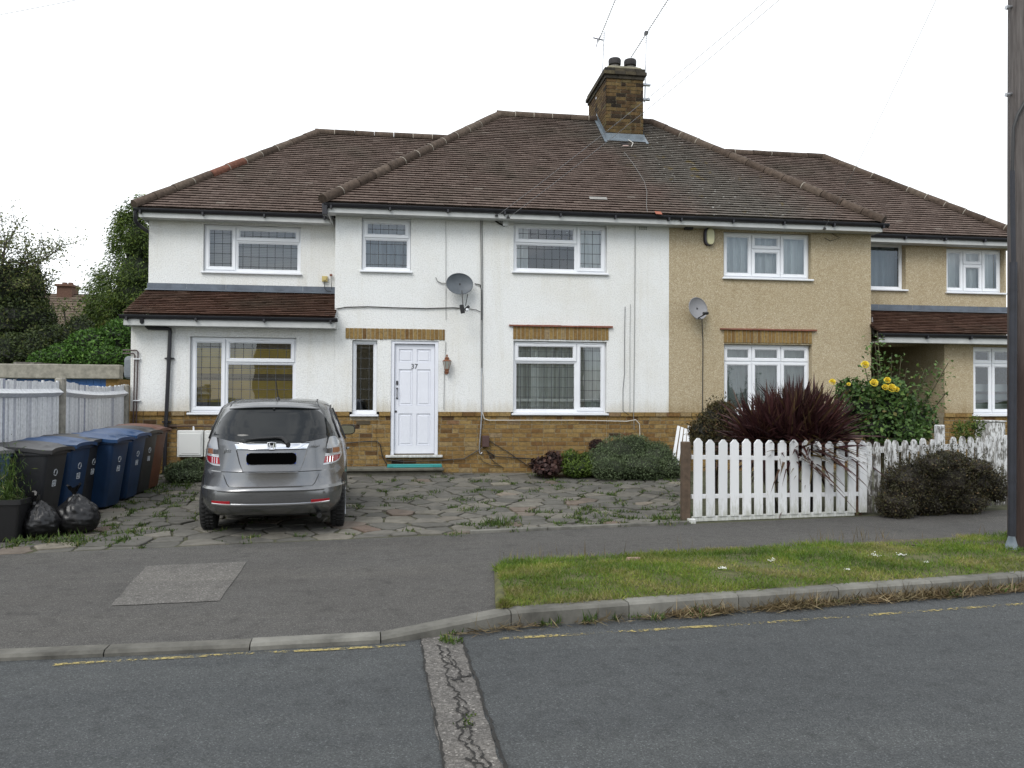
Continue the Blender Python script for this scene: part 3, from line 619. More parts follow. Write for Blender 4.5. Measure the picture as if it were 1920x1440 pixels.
# ---- white walls
b = MB(); wall_panel(b, XL, XP, ZP, ZE + .04, YF, [grow(wC), grow(wD), (wE[0] - .004, wE[1] + .004, ZP - 1, wE[3] + .004), (wF[0] - .004, wF[1] + .004, ZP - 1, wF[3] + .004), (DOOR[0], DOOR[1], ZP - 1, DOOR[3])])
b.build('wall', M['render_white'], house)
b = MB(); wall_panel(b, XW, XL - .002, ZP, 2.96, YF + .005, [(wB[0] - .004, wB[1] + .004, ZP - 1, wB[3] + .004)]); wall_panel(b, XW, XL - .002, 2.9, ZE + .04, YW, [grow(wA)])
b.box(XW, XW + .25, YW + .26, 20.7, .1, ZE + .04); b.box(XW, XW + .25, YF + .265, YW, .1, 3.0); b.box(XL, XL + .24, YF + .26, YW + .26, 2.9, ZE + .04)
b.build('wing_wall', M['render_white'], house)
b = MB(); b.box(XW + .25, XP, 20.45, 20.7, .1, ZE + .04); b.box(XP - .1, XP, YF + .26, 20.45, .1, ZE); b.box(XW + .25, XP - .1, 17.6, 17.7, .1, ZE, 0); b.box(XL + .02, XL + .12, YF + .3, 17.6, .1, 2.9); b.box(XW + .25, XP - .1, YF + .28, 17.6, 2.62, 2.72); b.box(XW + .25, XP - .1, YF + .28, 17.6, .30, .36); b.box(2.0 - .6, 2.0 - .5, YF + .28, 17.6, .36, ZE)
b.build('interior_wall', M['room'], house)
def plinth(name, x0, x1, holes, par, seed):
    b = MB(); wh = []; z = ZP
    zb = .12
    hs = [h for h in holes]
    bricks(b, x0, x1, zb, ZP - .078, YF + .012, hs, seed)
    # projecting top course
    segs = [(x0, x1)]
    for h in hs:
        if h[3] > ZP - .04: segs = [q for p in segs for q in ([p] if p[1] <= h[0] or p[0] >= h[1] else [s for s in ((p[0], h[0]), (h[1], p[1])) if s[1] - s[0] > .03])]
    g = random.Random(seed + 50)
    for p, q in segs:
        x = p
        while x < q - .02:
            w = min(.225 + g.uniform(-.004, .004), q - x); b.box(x + .004, x + w - .005, YF - .018 + g.uniform(-.003, .003), YF + .06, ZP - .076, ZP - .004, r=min(1, max(0, g.gauss(.62, .16)))); x += w
    back = MB(); 
    xs = sorted({x0, x1, *[q for h in hs for q in (max(h[0], x0), min(h[1], x1)) if x0 < q < x1]})
    for i in range(len(xs) - 1):
        mx = (xs[i] + xs[i + 1]) / 2; spans = [(-.1, ZP)]
        for h in hs:
            if h[0] < mx < h[1]: spans = [q for s in spans for q in ((s[0], min(s[1], h[2])), (max(s[0], h[3]), s[1])) if q[1] - q[0] > .01]
        for s in spans: b.box(xs[i], xs[i + 1], YF + .022, YF + .27, s[0], s[1], 1)
    return b.build(name, [M['brick'], M['mortar']], par)
sillz = lambda w: (w[0] - .045, w[1] + .045, w[2] - .042, 9)
plinth('brick_plinth', XW, XP, [sillz(wB), sillz(wE), sillz(wF), DOOR], house, 4)
# ---- lintels over the openings
def lintel(x0, x1, z0, z1, par, creasing, seed):
    b = MB(); bricks(b, x0, x1, z0, z1, YF - .016, seed=seed, soldier=True, depth=.08); b.box(x0, x1, YF - .008, YF + .05, z0 + .004, z1 - .002, 1)
    o = b.build('lintel', [M['brick'], M['mortar']], par)
    if creasing:
        c = MB(); n = 6
        for i in range(n): a = x0 - .075 + (x1 - x0 + .15) * i / n; c.box(a, a + (x1 - x0 + .15) / n - .003, YF - .05, YF + .03, z1 + .002, z1 + .030 + .002 * (i % 3))
        c.build('clay_creasing', M['tile_course'], o)
lx0, lx1 = FY(648, 620, YF)[0], FY(834, 620, YF)[0]; lintel(lx0, lx1, FY(740, 636, YF)[2], FY(740, 616.5, YF)[2], house, False, 7)
lx0, lx1 = FY(962, 620, YF)[0], FY(1141, 620, YF)[0]; lintel(lx0, lx1, FY(1050, 636.5, YF)[2], FY(1050, 613.5, YF)[2], house, True, 8)
# ---- curtains
def cur_blind(mat, bands=()):
    def f(win, x0, x1, z0, z1, y):
        b = MB(); k = int((z1 - z0) / .03)
        for i in range(k): z = z0 + (i + .5) * .03; b.quad((x0 + .02, y + .13, z - .013), (x1 - .02, y + .13, z - .013), (x1 - .02, y + .145, z + .014), (x0 + .02, y + .145, z + .014), 1 if any(q[0] < (z1 - z) / (z1 - z0) < q[1] for q in bands) else 0)
        b.build('blind', [mat, M['dark_band']], win)
    return f
def cur_net(mat, lace=False, y_=.115):
    def f(win, x0, x1, z0, z1, y):
        wavy('curtain', win, x0 - .05, x1 + .05, z0 - .02, z1 + .05, y + y_, mat, .034, .13, seed=int(x0 * 10), n=110)
        if lace:
            b = MB(); g = random.Random(2); x = x0
            while x < x1:
                b.lathe([(.001, 0), (.030, .002), (.001, .004)], 7, (x, y + .05, z0 + .24), 'y')
                b.bar((x, y + .05, z0 + .02), (x + .05, y + .05, z0 + .13), .014, .002); b.bar((x + .05, y + .05, z0 + .13), (x + .10, y + .05, z0 + .02), .014, .002); x += .118
            b.box(x0, x1, y + .053, y + .055, z0 + .02, z0 + .05); b.box(x0, x1, y + .053, y + .055, z0 + .215, z0 + .265); b.build('curtain_lace', M['lace'], win)
    return f
def cur_drapes(mat, spans):
    def f(win, x0, x1, z0, z1, y):
        for i, (a, c, t) in enumerate(spans): wavy('curtain', win, x0 + (x1 - x0) * a, x0 + (x1 - x0) * c, z0 - .02, z1 + .04, y + .11, mat, .03, .16, seed=i + 3, tilt=t)
    return f
C2 = [(0, .326, 0, 1, True), (.326, 1, 0, .33, True), (.326, 1, .33, 1, False)]
window(house, *wA, YW, C2, True, vents=[(.68, .035, .27)], curtain=cur_blind(M['slat']))
window(house, *wB, YF + .005, C2, True, vents=[(.66, .03, .30)], curtain=cur_blind(M['mustard'], [(0, .13), (.47, .56), (.86, 1.0)]))
window(house, *wC, YF, [(0, 1, 0, .37, True), (0, 1, .37, 1, False)], True, curtain=cur_net(M['net_and_sky_blue']))
window(house, *wD, YF, [(0, .68, 0, .40, True), (0, .68, .40, 1, False), (.68, 1, 0, 1, True)], True, curtain=cur_drapes(M['voile'], [(.02, .17, 0), (.70, .98, .12)]))
window(house, *wE, YF, [(0, .682, 0, .28, True), (0, .682, .28, 1, False), (.682, 1, 0, 1, True)], True, vents=[(.29, .022, .26), (.83, .022, .24)], curtain=cur_net(M['net'], True))
window(house, *wF, YF, [(0, 1, 0, 1, False)], True)
# ---- front door
b = MB(); fw_ = .062; x0, x1, z0, z1 = DOOR
b.box(x0, x0 + fw_, YF + .02, YF + .12, z0, z1); b.box(x1 - fw_, x1, YF + .02, YF + .12, z0, z1); b.box(x0 + fw_, x1 - fw_, YF + .02, YF + .12, z1 - .055, z1)
dfr = b.build('door_frame', M['door'], house, bevel=.005)
a, c, e, f = x0 + fw_ + .005, x1 - fw_ - .005, z0 + .02, z1 - .06; wd, hd = c - a, f - e; yd = YF + .075
b = MB(); px = [(.105, .445), (.555, .895)]; pz = [(.075, .365), (.44, .77), (.835, .955)]; holes = [(a + wd * p[0], a + wd * p[1], e + hd * q[0], e + hd * q[1]) for p in px for q in pz]
wall_panel(b, a, c, e, f, yd, holes, .02)
for h in holes:
    b.box(h[0] + .001, h[1] - .001, yd + .014, yd + .03, h[2] + .001, h[3] - .001); b.box(h[0] + .035, h[1] - .035, yd + .005, yd + .02, h[2] + .035, h[3] - .035)
b.box(a, c, yd + .031, yd + .05, e, f)
door = b.build('door', M['door'], dfr, bevel=.004)
b = MB(); hx = a + .045
for z in (e + hd * .595, e + hd * .505): b.lathe([(.016, 0), (.018, -.012), (.006, -.02)], 10, (hx, yd, z), 'y')
b.tube([(hx, yd - .02, e + hd * .595), (hx, yd - .045, e + hd * .575), (hx, yd - .045, e + hd * .525), (hx, yd - .02, e + hd * .505)], .008, 8)
b.build('door_handle', M['dark_metal'], dfr)
b = MB(); b.box(hx - .017, hx + .017, yd - .014, yd - .001, e + hd * .625, e + hd * .665); b.build('door_lock', M['dark_metal'], dfr, bevel=.004)
b = MB(); b.lathe([(.02, 0), (.02, -.01), (.008, -.014)], 10, (hx - .02, yd, e + hd * .385), 'y'); b.build('keyhole', M['dark_metal'], dfr)
zc = FY(777, 687, YF)[2]; text_mesh('door_number', '37', .125, M['dark_metal'], dfr, Matrix.Translation(Vector((FY(777, 687, YF)[0], yd - .006, zc)) - Vector(house.location)) @ Matrix.Rotation(radians(90), 4, 'X'))
b = MB(); b.box(x0 - .085, x1 + .085, YF - .05, YF + .1, z0 - .045, z0 - .001); b.build('threshold', flat('worn_white_paint', (.52, .52, .5), .7, var=.35, scale=25), dfr, bevel=.006)
b = MB(); sz_ = FY(745, 877.5, 14.0)[2]; b.box(FY(640, 880, 14.0)[0], FY(832, 880, 14.0)[0], 13.97, YF - .02, sz_ - .055, sz_); b.box(FY(645, 880, 14.0)[0], FY(830, 880, 14.0)[0], 14.03, YF - .02, -.05, sz_ - .056); step = b.build('step', flat('mossy_step_concrete', (.12, .115, .09), .95, var=.35, scale=7, bmp=.5), house, bevel=.012)
b = MB(); g0 = FY(726, 876, 14.12); g1 = FY(828, 875, 14.12); b.box(g0[0], g1[0], 14.03, 14.17, sz_ + .002, sz_ + .055); b.box(g0[0] + .10, g1[0] - .16, 14.012, 14.03, sz_ + .002, sz_ + .030)
tag(b.build('mat', flat('turquoise_plastic', (.03, .26, .25), .6), None, bevel=.006), 'narrow turquoise strip mat lying on the front door step', 'mat')
b = MB(); b.box(FY(668, 790, YF)[0], FY(694, 790, YF)[0], YF + .004, YF + .03, FY(680, 796, YF)[2], FY(680, 789, YF)[2]); ax = FY(668, 790, YF)
for i in range(5): b.box(ax[0] + .01, ax[0] + .24, YF - .002, YF + .01, FY(680, 795.5, YF)[2] + i * .0135, FY(680, 795.5, YF)[2] + i * .0135 + .006)
b.build('air_brick', flat('air_brick_clay', (.12, .095, .06), .9, var=.2), house)
# ---- roof over the main block
LS = (17.55 - YE) / cos(PITCH); ex0, ex1 = XL - .17, XR + .02
xlm = lambda s: ex0 + s * cos(PITCH); xrm = lambda s: ex1 - s * cos(PITCH)
def slope_fill(b, pts, m=0): b.add(pts, [tuple(range(len(pts)))], m, .5)
ZR = TE + LS * sin(PITCH); YR = 17.55; YB = 21.05
b = MB(); tiles(b, YE, TE, PITCH, LS, xlm, xrm, None, XP - .002, seed=21)
slope_fill(b, [(ex0, YB, TE), (ex0, YE, TE), (ex0 + YR - YE, YR, ZR)]); slope_fill(b, [(XP, YB, TE), (ex0, YB, TE), (ex0 + YR - YE, YR, ZR), (XP, YR, ZR)])
roof = b.build('roof', M['tile_old'], house)
b = MB(); tiles(b, YE, TE, PITCH, LS, xlm, xrm, XP, None, seed=22)
slope_fill(b, [(ex1, YE, TE), (ex1, YB, TE), (ex1 - (YR - YE), YR, ZR)]); slope_fill(b, [(ex1, YB, TE), (XP, YB, TE), (XP, YR, ZR), (ex1 - (YR - YE), YR, ZR)])
roof_t = b.build('roof', M['tile_old'], tanhouse)
b = MB(); up_ = np.array((0, 0, .012)); ridge_run(b, np.array((ex0 - .02, YE - .02, TE + .01)) + up_, np.array((ex0 + YR - YE, YR, ZR)) + up_, .115, .44, 1); ridge_run(b, np.array((ex0 + YR - YE - .08, YR, ZR)) + up_, np.array((XP, YR, ZR)) + up_, .11, .45, 2)
b.build('ridge_tiles', [M['hip'], M['lime']], roof, smooth=True, angle=50)
b = MB(); ridge_run(b, np.array((ex1 + .02, YE - .02, TE + .01)) + up_, np.array((ex1 - (YR - YE), YR, ZR)) + up_, .115, .44, 3); ridge_run(b, np.array((XP, YR, ZR)) + up_, np.array((ex1 - (YR - YE), YR, ZR)) + up_, .11, .45, 4)
b.build('ridge_tiles', [M['hip'], M['lime']], roof_t, smooth=True, angle=50)
# ---- wings
YRW = 17.85; LW = (YRW - YEW) / cos(PITCH); ZRW = TE + LW * sin(PITCH); wx0 = XW - .13; wx1 = XR2 + .13
b = MB(); tiles(b, YEW, TE, PITCH, LW, lambda s: wx0 + s * cos(PITCH), lambda s: min(ex0 + .3 + max(0, (s - 0.0)) * cos(PITCH) * 1.0 + .9, 1.1), seed=23)
slope_fill(b, [(wx0, YB - .3, TE), (wx0, YEW, TE), (wx0 + YRW - YEW, YRW, ZRW)]); slope_fill(b, [(1.1, YB - .3, TE), (wx0, YB - .3, TE), (wx0 + YRW - YEW, YRW, ZRW), (1.1, YRW, ZRW)])
wroof = b.build('wing_roof', M['tile'], house)
b = MB(); ridge_run(b, np.array((wx0 - .02, YEW - .02, TE + .01)) + up_, np.array((wx0 + YRW - YEW, YRW, ZRW)) + up_, .105, .42, 5, red=(4, 5)); ridge_run(b, np.array((wx0 + YRW - YEW - .08, YRW, ZRW)) + up_, np.array((1.0, YRW, ZRW)) + up_, .10, .44, 6)
# strip of mortar bedding showing below the hip
p, q = np.array((wx0 + .16, YEW, TE + .025)), np.array((wx0 + YRW - YEW + .13, YRW, ZRW + .02)); b.bar(p, p + (q - p) * .62, .035, .03, m=1) if 0 else None
b.build('ridge_tiles', [M['hip'], M['lime']], wroof, smooth=True, angle=50)
b = MB(); tiles(b, YEW, TE, PITCH, LW, lambda s: max(ex1 - .3 - s * cos(PITCH) - .9, 6.6), lambda s: wx1 - s * cos(PITCH), seed=24)
slope_fill(b, [(wx1, YEW, TE), (wx1, YB - .3, TE), (wx1 - (YRW - YEW), YRW, ZRW)]); slope_fill(b, [(wx1, YB - .3, TE), (6.6, YB - .3, TE), (6.6, YRW, ZRW), (wx1 - (YRW - YEW), YRW, ZRW)])
wroof_t = b.build('wing_roof', M['tile'], tanhouse)
b = MB(); ridge_run(b, np.array((wx1 + .02, YEW - .02, TE + .01)) + up_, np.array((wx1 - (YRW - YEW), YRW, ZRW)) + up_, .105, .42, 7); ridge_run(b, np.array((6.8, YRW, ZRW)) + up_, np.array((wx1 - (YRW - YEW) + .05, YRW, ZRW)) + up_, .10, .44, 8)
b.build('ridge_tiles', [M['hip'], M['lime']], wroof_t, smooth=True, angle=50)
# ---- eaves: fascia, soffit, gutter
def eaves(par, x0, x1, y, z, ret0=None, ret1=None):
    b = MB(); b.box(x0, x1, y + .05, y + .075, z - .165, z - .015); b.box(x0, x1, y + .075, y + .36, z - .155, z - .140)
    if ret0 is not None: b.box(x0, x0 + .025, y + .075, ret0, z - .165, z - .015)
    if ret1 is not None: b.box(x1 - .025, x1, y + .075, ret1, z - .165, z - .015)
    b.build('fascia', M['fascia'], par)
EZ = TE - .010
eaves(house, XL - .125, XP - .001, YE, EZ, ret0=YW + .2); gutter('gutter', XL - .17, XP - .001, YE + .035, EZ - .02, house)
eaves(tanhouse, XP + .001, XR + .05, YE, EZ, ret1=YW + .2); gutter('gutter', XP + .001, XR + .16, YE + .035, EZ - .02, tanhouse)
eaves(house, XW - .09, XL - .14, YEW, EZ, ret0=20.7); gutter('gutter', XW - .17, XL - .13, YEW + .035, EZ - .02, house)
eaves(tanhouse, XR + .10, XR2 + .17, YEW, EZ, ret1=20.7); gutter('gutter', XR + .10, XR2 + .24, YEW + .035, EZ - .02, tanhouse)
b = MB(); b.box(XL - .205, XL - .095, YE + .0, YE + .95, EZ - .10, EZ - .012); b.box(XL - .2, XL - .11, YE - .01, YE + .09, EZ - .22, EZ - .02); b.build('gutter_corner', M['gutter'], house, bevel=.01)
b = MB(); gx = XW - .14; b.tube([(gx, YEW + .03, EZ - .06), (gx, YEW + .05, EZ - .24), (gx + .03, YEW + .10, EZ - .30), (XW - .02, YW + .30, EZ - .37), (XW - .045, YW + .34, EZ - .44), (XW - .045, YW + .34, 2.2)], .036, 10); b.build('downpipe', M['gutter'], house, smooth=True)
# ---- lean-to roofs
LZ0, LZ1 = 3.03, 3.60; LP = atan((LZ1 - LZ0) / (YW - YE)); LL = (YW - YE) / cos(LP) - .10
for par, x0, x1, sd in ((house, XW - .02, XL + .03, 31), (tanhouse, XR - .03, XR2 + .12, 32)):
    dz = 0.0 if par is house else -.10
    b = MB(); tiles(b, YE, LZ0 + dz, LP, LL + .05, lambda s: x0, lambda s: x1, seed=sd)
    b.box(x0, x1, YE + .06, YE + .08, LZ0 + dz - .18, LZ0 + dz - .03); 
    lr = b.build('lean_to_roof', M['tile_red'], par)
    f = MB(); n = 5
    for i in range(n):
        a, c = x0 + (x1 - x0) * i / n, x0 + (x1 - x0) * (i + 1) / n - .004; yt = YE + LL * cos(LP) - .06; zt = LZ0 + dz + LL * sin(LP) + .01
        f.add([(a, yt - .02, zt + .004), (c, yt - .02, zt + .004), (c, YW - .004, LZ1 + dz + .025), (a, YW - .004, LZ1 + dz + .025), (a, YW - .006, LZ1 + dz + .12), (c, YW - .006, LZ1 + dz + .12)], [(0, 1, 2, 3), (3, 2, 5, 4)])
    f.build('flashing', M['lead'], lr)
    b = MB(); b.box(x0 - .0, x1 + (.01 if par is house else 0), YE + .045, YE + .07, LZ0 + dz - .195, LZ0 + dz - .02); b.box(x0, x1, YE + .07, YF - .002, LZ0 + dz - .19, LZ0 + dz - .175)
    if par is house: b.box(x1 - .012, x1 + .01, YE + .07, YF - .002, LZ0 - .195, LZ0 + .03); b.box(x0 - .012, x0 + .01, YE + .07, YW, LZ0 - .195, LZ0 - .03)
    b.build('fascia', M['fascia'], par)
    gutter('gutter', x0 - .06, x1 + .05, YE + .035, LZ0 + dz - .03, par)
b = MB(); b.add([(XW - .02, YE, LZ0 - .03), (XW - .02, YW, LZ0 - .03), (XW - .02, YW, LZ1)], [(0, 1, 2)]); b.build('gable_cheek', M['render_white'], house)
# downpipe with the swan-neck
yy = YF - .06; P_ = lambda u, v: (FY(u, v, yy)[0], yy, FY(u, v, yy)[2])
b = MB(); a = P_(275, 612); c = P_(275, 611); d = P_(319, 616); e = P_(311, 800)
b.tube([(a[0], YE + .03, LZ0 - .06), (a[0], YE + .03, LZ0 - .14), (a[0], YF - .075, LZ0 - .16), (a[0], yy, c[2] - .01), (a[0] + .03, yy, c[2] - .035), (d[0] - .05, yy, d[2] + .0), (d[0] - .01, yy, d[2] - .015), (d[0], yy, d[2] - .06), (e[0], yy, e[2]), (e[0] - .02, yy, .2)], .033, 12)
for t in (.28, .95): q = np.array((d[0], yy, d[2] - .06)) * (1 - t) + np.array(e) * t; b.lathe([(.041, -.02), (.041, .02)], 12, q); b.box(q[0] - .075, q[0] + .075, yy + .01, YF, q[2] - .014, q[2] + .014)
b.build('downpipe', M['gutter'], house, smooth=True)
# brown twin pipes by the corner
b = MB(); yy = YF - .03; 
for du, dv in ((0, 0), (-6, 6)):
    t, k = FY(259 + du, 657 + dv, yy), FY(255 + du * .9, 800, yy); b.tube([(XW - .12, yy, t[2]), (t[0] - .02, yy, t[2]), (t[0], yy, t[2] - .03), k], .012, 8)
for v in (673, 751): q = FY(256, v, yy); b.box(q[0] - .05, q[0] + .06, yy - .014, YF, q[2] - .008, q[2] + .008, 1)
b.build('waste_pipes', [flat('brown_plastic', (.06, .035, .035), .45), M['upvc']], house, smooth=True)
b = MB(); a = FY(229, 668, 14.9); c = FY(245, 711, 14.9); b.box(XW - .24, XW - .005, 14.75, 15.1, c[2], a[2]); b.build('vent_hood', flat('grey_metal_hood', (.16, .18, .20), .5, var=.2), house, bevel=.07, seg=3)
# ---- chimney
cx0, cx1, cy0, cy1, cz0, cz1 = 4.31, 5.13, 16.72, 18.35, 7.0, 8.62
b = MB(); bricks(b, cx0, cx1, cz0, cz1, cy0 - .012, seed=60, depth=.04, dark=.22); b.box(cx0 + .004, cx1 - .004, cy0, cy1, cz0, cz1, 1)
g = random.Random(61); k = 0; z = cz1
while z > cz0:
    y = cy0 - (.11 if k % 2 else 0)
    while y < cy1:
        w = .225 if g.random() < .7 else .108; p, q = max(y, cy0 - .01), min(y + w - .010, cy1)
        if q - p > .03: b.box(cx0 - .012, cx0 + .02, p, q, z - CH + .010, z, r=min(1, max(0, g.gauss(.42, .2)))); b.box(cx1 - .02, cx1 + .012, p, q, z - CH + .010, z, r=min(1, max(0, g.gauss(.42, .2))))
        y += w
    z -= CH; k += 1
M['chimney_brick'] = attr_mat('mossy_chimney_brick', [(0, (.03, .024, .018)), (.2, (.085, .052, .028)), (.45, (.135, .085, .038)), (.65, (.165, .115, .05)), (.85, (.15, .12, .06)), (1, (.10, .085, .04))], .95, 9, .32, .6, 70, .006, .2, .3)
chim = b.build('chimney', [M['chimney_brick'], flat('chimney_mortar', (.20, .175, .12), .95, var=.3, scale=10)], house)
b = MB(); capm = attr_mat('sooty_brick', [(0, (.035, .032, .026)), (.6, (.07, .06, .045)), (1, (.12, .10, .06))], .95, 12, .3, .6, 60, .006); g = random.Random(3)
for i, (e, z) in enumerate(((.035, cz1), (.075, cz1 + CH), (.045, cz1 + 2 * CH))):
    for (p0, p1) in (((cx0 - e, cy0 - e), (cx1 + e, cy0 - e)), ((cx0 - e, cy0 - e), (cx0 - e, cy1 + e))):
        n = max(1, int((p1[0] - p0[0] + p1[1] - p0[1]) / .225))
        for j in range(n):
            a, c = np.array(p0) + (np.array(p1) - np.array(p0)) * j / n, np.array(p0) + (np.array(p1) - np.array(p0)) * (j + 1) / n
            if p0[1] == p1[1]: b.box(a[0] + .003, c[0] - .003, a[1], a[1] + .1, z + .004, z + CH - .004, r=g.random())
            else: b.box(a[0], a[0] + .1, a[1] + .003, c[1] - .003, z + .004, z + CH - .004, r=g.random())
    b.box(cx0 - e + .01, cx1 + e - .01, cy0 - e + .01, cy1 + e - .01, z, z + CH)
b.build('chimney_cap', capm, chim)
b = MB(); rings = []
z0_ = cz1 + 3 * CH
for i, (e, z) in enumerate(((.0, z0_), (.03, z0_ + .05), (.12, z0_ + .11), (.25, z0_ + .16))): rings.append([(cx0 + e, cy0 + e, z), (cx1 - e, cy0 + e, z), (cx1 - e, cy1 - e, z), (cx0 + e, cy1 - e, z)])
b.loft(rings); b.build('flaunching', flat('mossy_mortar', (.17, .155, .105), .95, var=.35, scale=7, bmp=.6, bscale=25), chim, smooth=True)
for u in (1152.5, 1181.5):
    q = FY(u, 120, cy0 + .42); b = MB(); zb = z0_ + .06; b.lathe([(.13, zb), (.115, zb + .06), (.105, zb + .2), (.10, zb + .22)], 18, (q[0], cy0 + .42, 0)); b.lathe([(.112, zb + .17), (.138, zb + .19), (.142, zb + .29), (.13, zb + .32), (.05, zb + .325)], 18, (q[0], cy0 + .42, 0), m=1)
    b.build('chimney_pot', [flat('grey_clay_pot', (.13, .12, .11), .9, var=.3, scale=12), flat('sooty_cowl', (.03, .027, .027), .8, var=.3)], chim, smooth=True)
b = MB(); zf = TE + (cy0 - YE) * tan(PITCH); b.box(cx0 - .03, cx1 + .03, cy0 - .03, cy0 - .015, zf - .02, zf + .13); b.add([(cx0 - .05, cy0 - .12, zf - .06), (cx1 + .05, cy0 - .12, zf - .06), (cx1 + .05, cy0 - .025, zf + .03), (cx0 - .05, cy0 - .025, zf + .03)], [(0, 1, 2, 3)])
for x, s in ((cx0 - .022, -1), (cx1 + .022, 1)):
    b.add([(x, cy0 - .03, zf - .02), (x, YR, ZR + .02), (x, YR, ZR + .17), (x, cy0 - .03, zf + .15)], [(0, 1, 2, 3)]); b.add([(x, cy0 - .2, zf - .12), (x + s * .06, cy0 - .2, zf - .12), (x + s * .06, YR, ZR + .045), (x, YR, ZR + .045)], [(0, 1, 2, 3)])
b.build('flashing', flat('pale_lead', (.15, .18, .205), .5, metal=.2, var=.25, scale=6), chim)
# odd tiles, bits of cable and a slipped slate on the old roof
P_r = lambda x, s, h=.03: (x, YE + cos(PITCH) * s - sin(PITCH) * h, TE + sin(PITCH) * s + cos(PITCH) * h)
def roofpt(u, v, h=.035):
    d = ray(u, v); nrm = np.array((0, -sin(PITCH), cos(PITCH))); o = np.array((0, YE, TE)) + nrm * h; t = ((o - np.array((0, 0, CAMH))) @ nrm) / (d @ nrm); return np.array((0, 0, CAMH)) + d * t
b = MB(); a, c = roofpt(1106, 373), roofpt(1139, 374); s_ = np.array((0, cos(PITCH), sin(PITCH))); b.add([a, c, c + s_ * .10, a + s_ * .10], [(0, 1, 2, 3)]); b.build('slipped_tile', flat('pale_slate', (.25, .24, .22), .8, var=.1), roof)
b = MB(); a, c = roofpt(1165, 271, .03), roofpt(1180, 273, .03); b.add([a, c, c + s_ * .14, a + s_ * .14], [(0, 1, 2, 3)], 0); a, c = roofpt(1168, 274, .038), roofpt(1179, 274, .038); b.add([a, c, c + s_ * .06, a + s_ * .06], [(0, 1, 2, 3)], 1); b.build('broken_tile', [flat('hole_dark', (.012, .01, .01), .9), flat('pale_pink_clay', (.3, .22, .19), .9)], roof)
b = MB(); a, c = roofpt(1230, 401), roofpt(1242, 402); b.add([a, c, c + s_ * .11, a + s_ * .11], [(0, 1, 2, 3)]); b.build('red_tile', flat('fresh_red_tile', (.30, .10, .06), .85, var=.15), roof)
b = MB(); b.tube([roofpt(1170, 285), roofpt(1186, 305), roofpt(1208, 340), roofpt(1213, 360), roofpt(1212, 385), roofpt(1214, 398)], .0035, 6); b.build('roof_cable', M['cable_grey'], roof)
b = MB(); b.tube([roofpt(1178, 262), roofpt(1187, 268, .06), roofpt(1184, 275, .05)], .008, 6); b.build('loose_cable_end', M['cable_white'], roof)

# ---- tan walls
b = MB(); wall_panel(b, XP + .002, XR, ZP, ZE + .04, YF + .004, [grow(wG), (wH[0] - .004, wH[1] + .004, ZP - 1, wH[3] + .004)]); b.box(XR - .24, XR, YF + .264, YW + .26, 0.05, ZE + .04); b.box(XR - .24, XR, YF + .03, YF + .264, 0.05, ZP)
b.build('wall', M['render_tan'], tanhouse)
XQ = 10.63
b = MB(); wall_panel(b, XR + .002, XR2, 2.75, ZE + .04, YW, [grow(wI), grow(wJ)]); wall_panel(b, XQ, XR2, ZP, 2.90, YF + .004, [(wK[0] - .004, wK[1] + .004, ZP - 1, wK[3] + .004)])
b.box(XR2 - .25, XR2, YW + .26, 20.7, .05, ZE + .04); b.box(XR2 - .25, XR2, YF + .264, YW + .26, .05, 2.9); b.box(XQ + .001, XQ + .2, YF + .264, 18.0, .05, 2.8); b.box(XR + .001, XQ, 17.4, 17.6, .05, 2.8)
b.build('wing_wall', M['render_tan'], tanhouse)
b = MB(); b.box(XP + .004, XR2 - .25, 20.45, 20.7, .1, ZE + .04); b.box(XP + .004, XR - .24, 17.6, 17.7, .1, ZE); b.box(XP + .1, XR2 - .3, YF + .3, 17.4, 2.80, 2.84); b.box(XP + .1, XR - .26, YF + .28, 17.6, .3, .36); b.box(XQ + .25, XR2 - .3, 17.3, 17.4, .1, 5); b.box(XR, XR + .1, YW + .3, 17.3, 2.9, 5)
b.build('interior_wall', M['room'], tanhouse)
plinth('brick_plinth', XP, XR, [sillz(wH)], tanhouse, 14); plinth('wing_plinth', XQ, XR2, [sillz(wK)], tanhouse, 15)
b = MB(); b.box(XR + .03, XR + .87, 17.36, 17.395, .25, 2.25); b.build('passage_door', flat('dark_door_paint', (.03, .03, .03), .5), tanhouse)
lx0, lx1 = FY(1357, 630, YF)[0], FY(1523.5, 630, YF)[0]; lintel(lx0, lx1, FY(1440, 643, YF)[2], FY(1440, 620, YF)[2], tanhouse, True, 9)
C3 = [(0, .335, 0, 1, True), (.335, .667, 0, .35, True), (.335, .667, .35, 1, True), (.667, 1, 0, 1, True)]
C6 = [(i / 3, (i + 1) / 3, a, c, True) for i in range(3) for a, c in ((0, .245), (.245, 1))]
window(tanhouse, *wG, YF + .004, C3, curtain=cur_net(M['voile'], y_=.10), rec=.10)
window(tanhouse, *wH, YF + .004, C6, curtain=cur_drapes(M['drape'], [(.02, .30, .35), (.30, .62, .1), (.62, .98, 0)]), rec=.10)
window(tanhouse, *wI, YW, [(0, 1, 0, 1, False)], rec=.12, curtain=cur_net(M['net_and_sky_blue'], y_=.3)); window(tanhouse, *wJ, YW, C3, curtain=cur_net(M['voile']), rec=.11)  # the single-pane window's curtain is an added pale sheet imitating reflected sky
def kblind(win, x0, x1, z0, z1, y):
    b = MB(); 
    for i, (a, c) in enumerate(((.55, .66), (.70, .78), (.84, .97))): b.quad((x0, y + .15, z1 - (z1 - z0) * c), (x1, y + .15, z1 - (z1 - z0) * c), (x1, y + .15, z1 - (z1 - z0) * a), (x0, y + .15, z1 - (z1 - z0) * a), i % 2)
    b.build('blind', [M['net'], M['drape']], win)
window(tanhouse, *wK, YF + .004, C6, curtain=kblind, rec=.08)
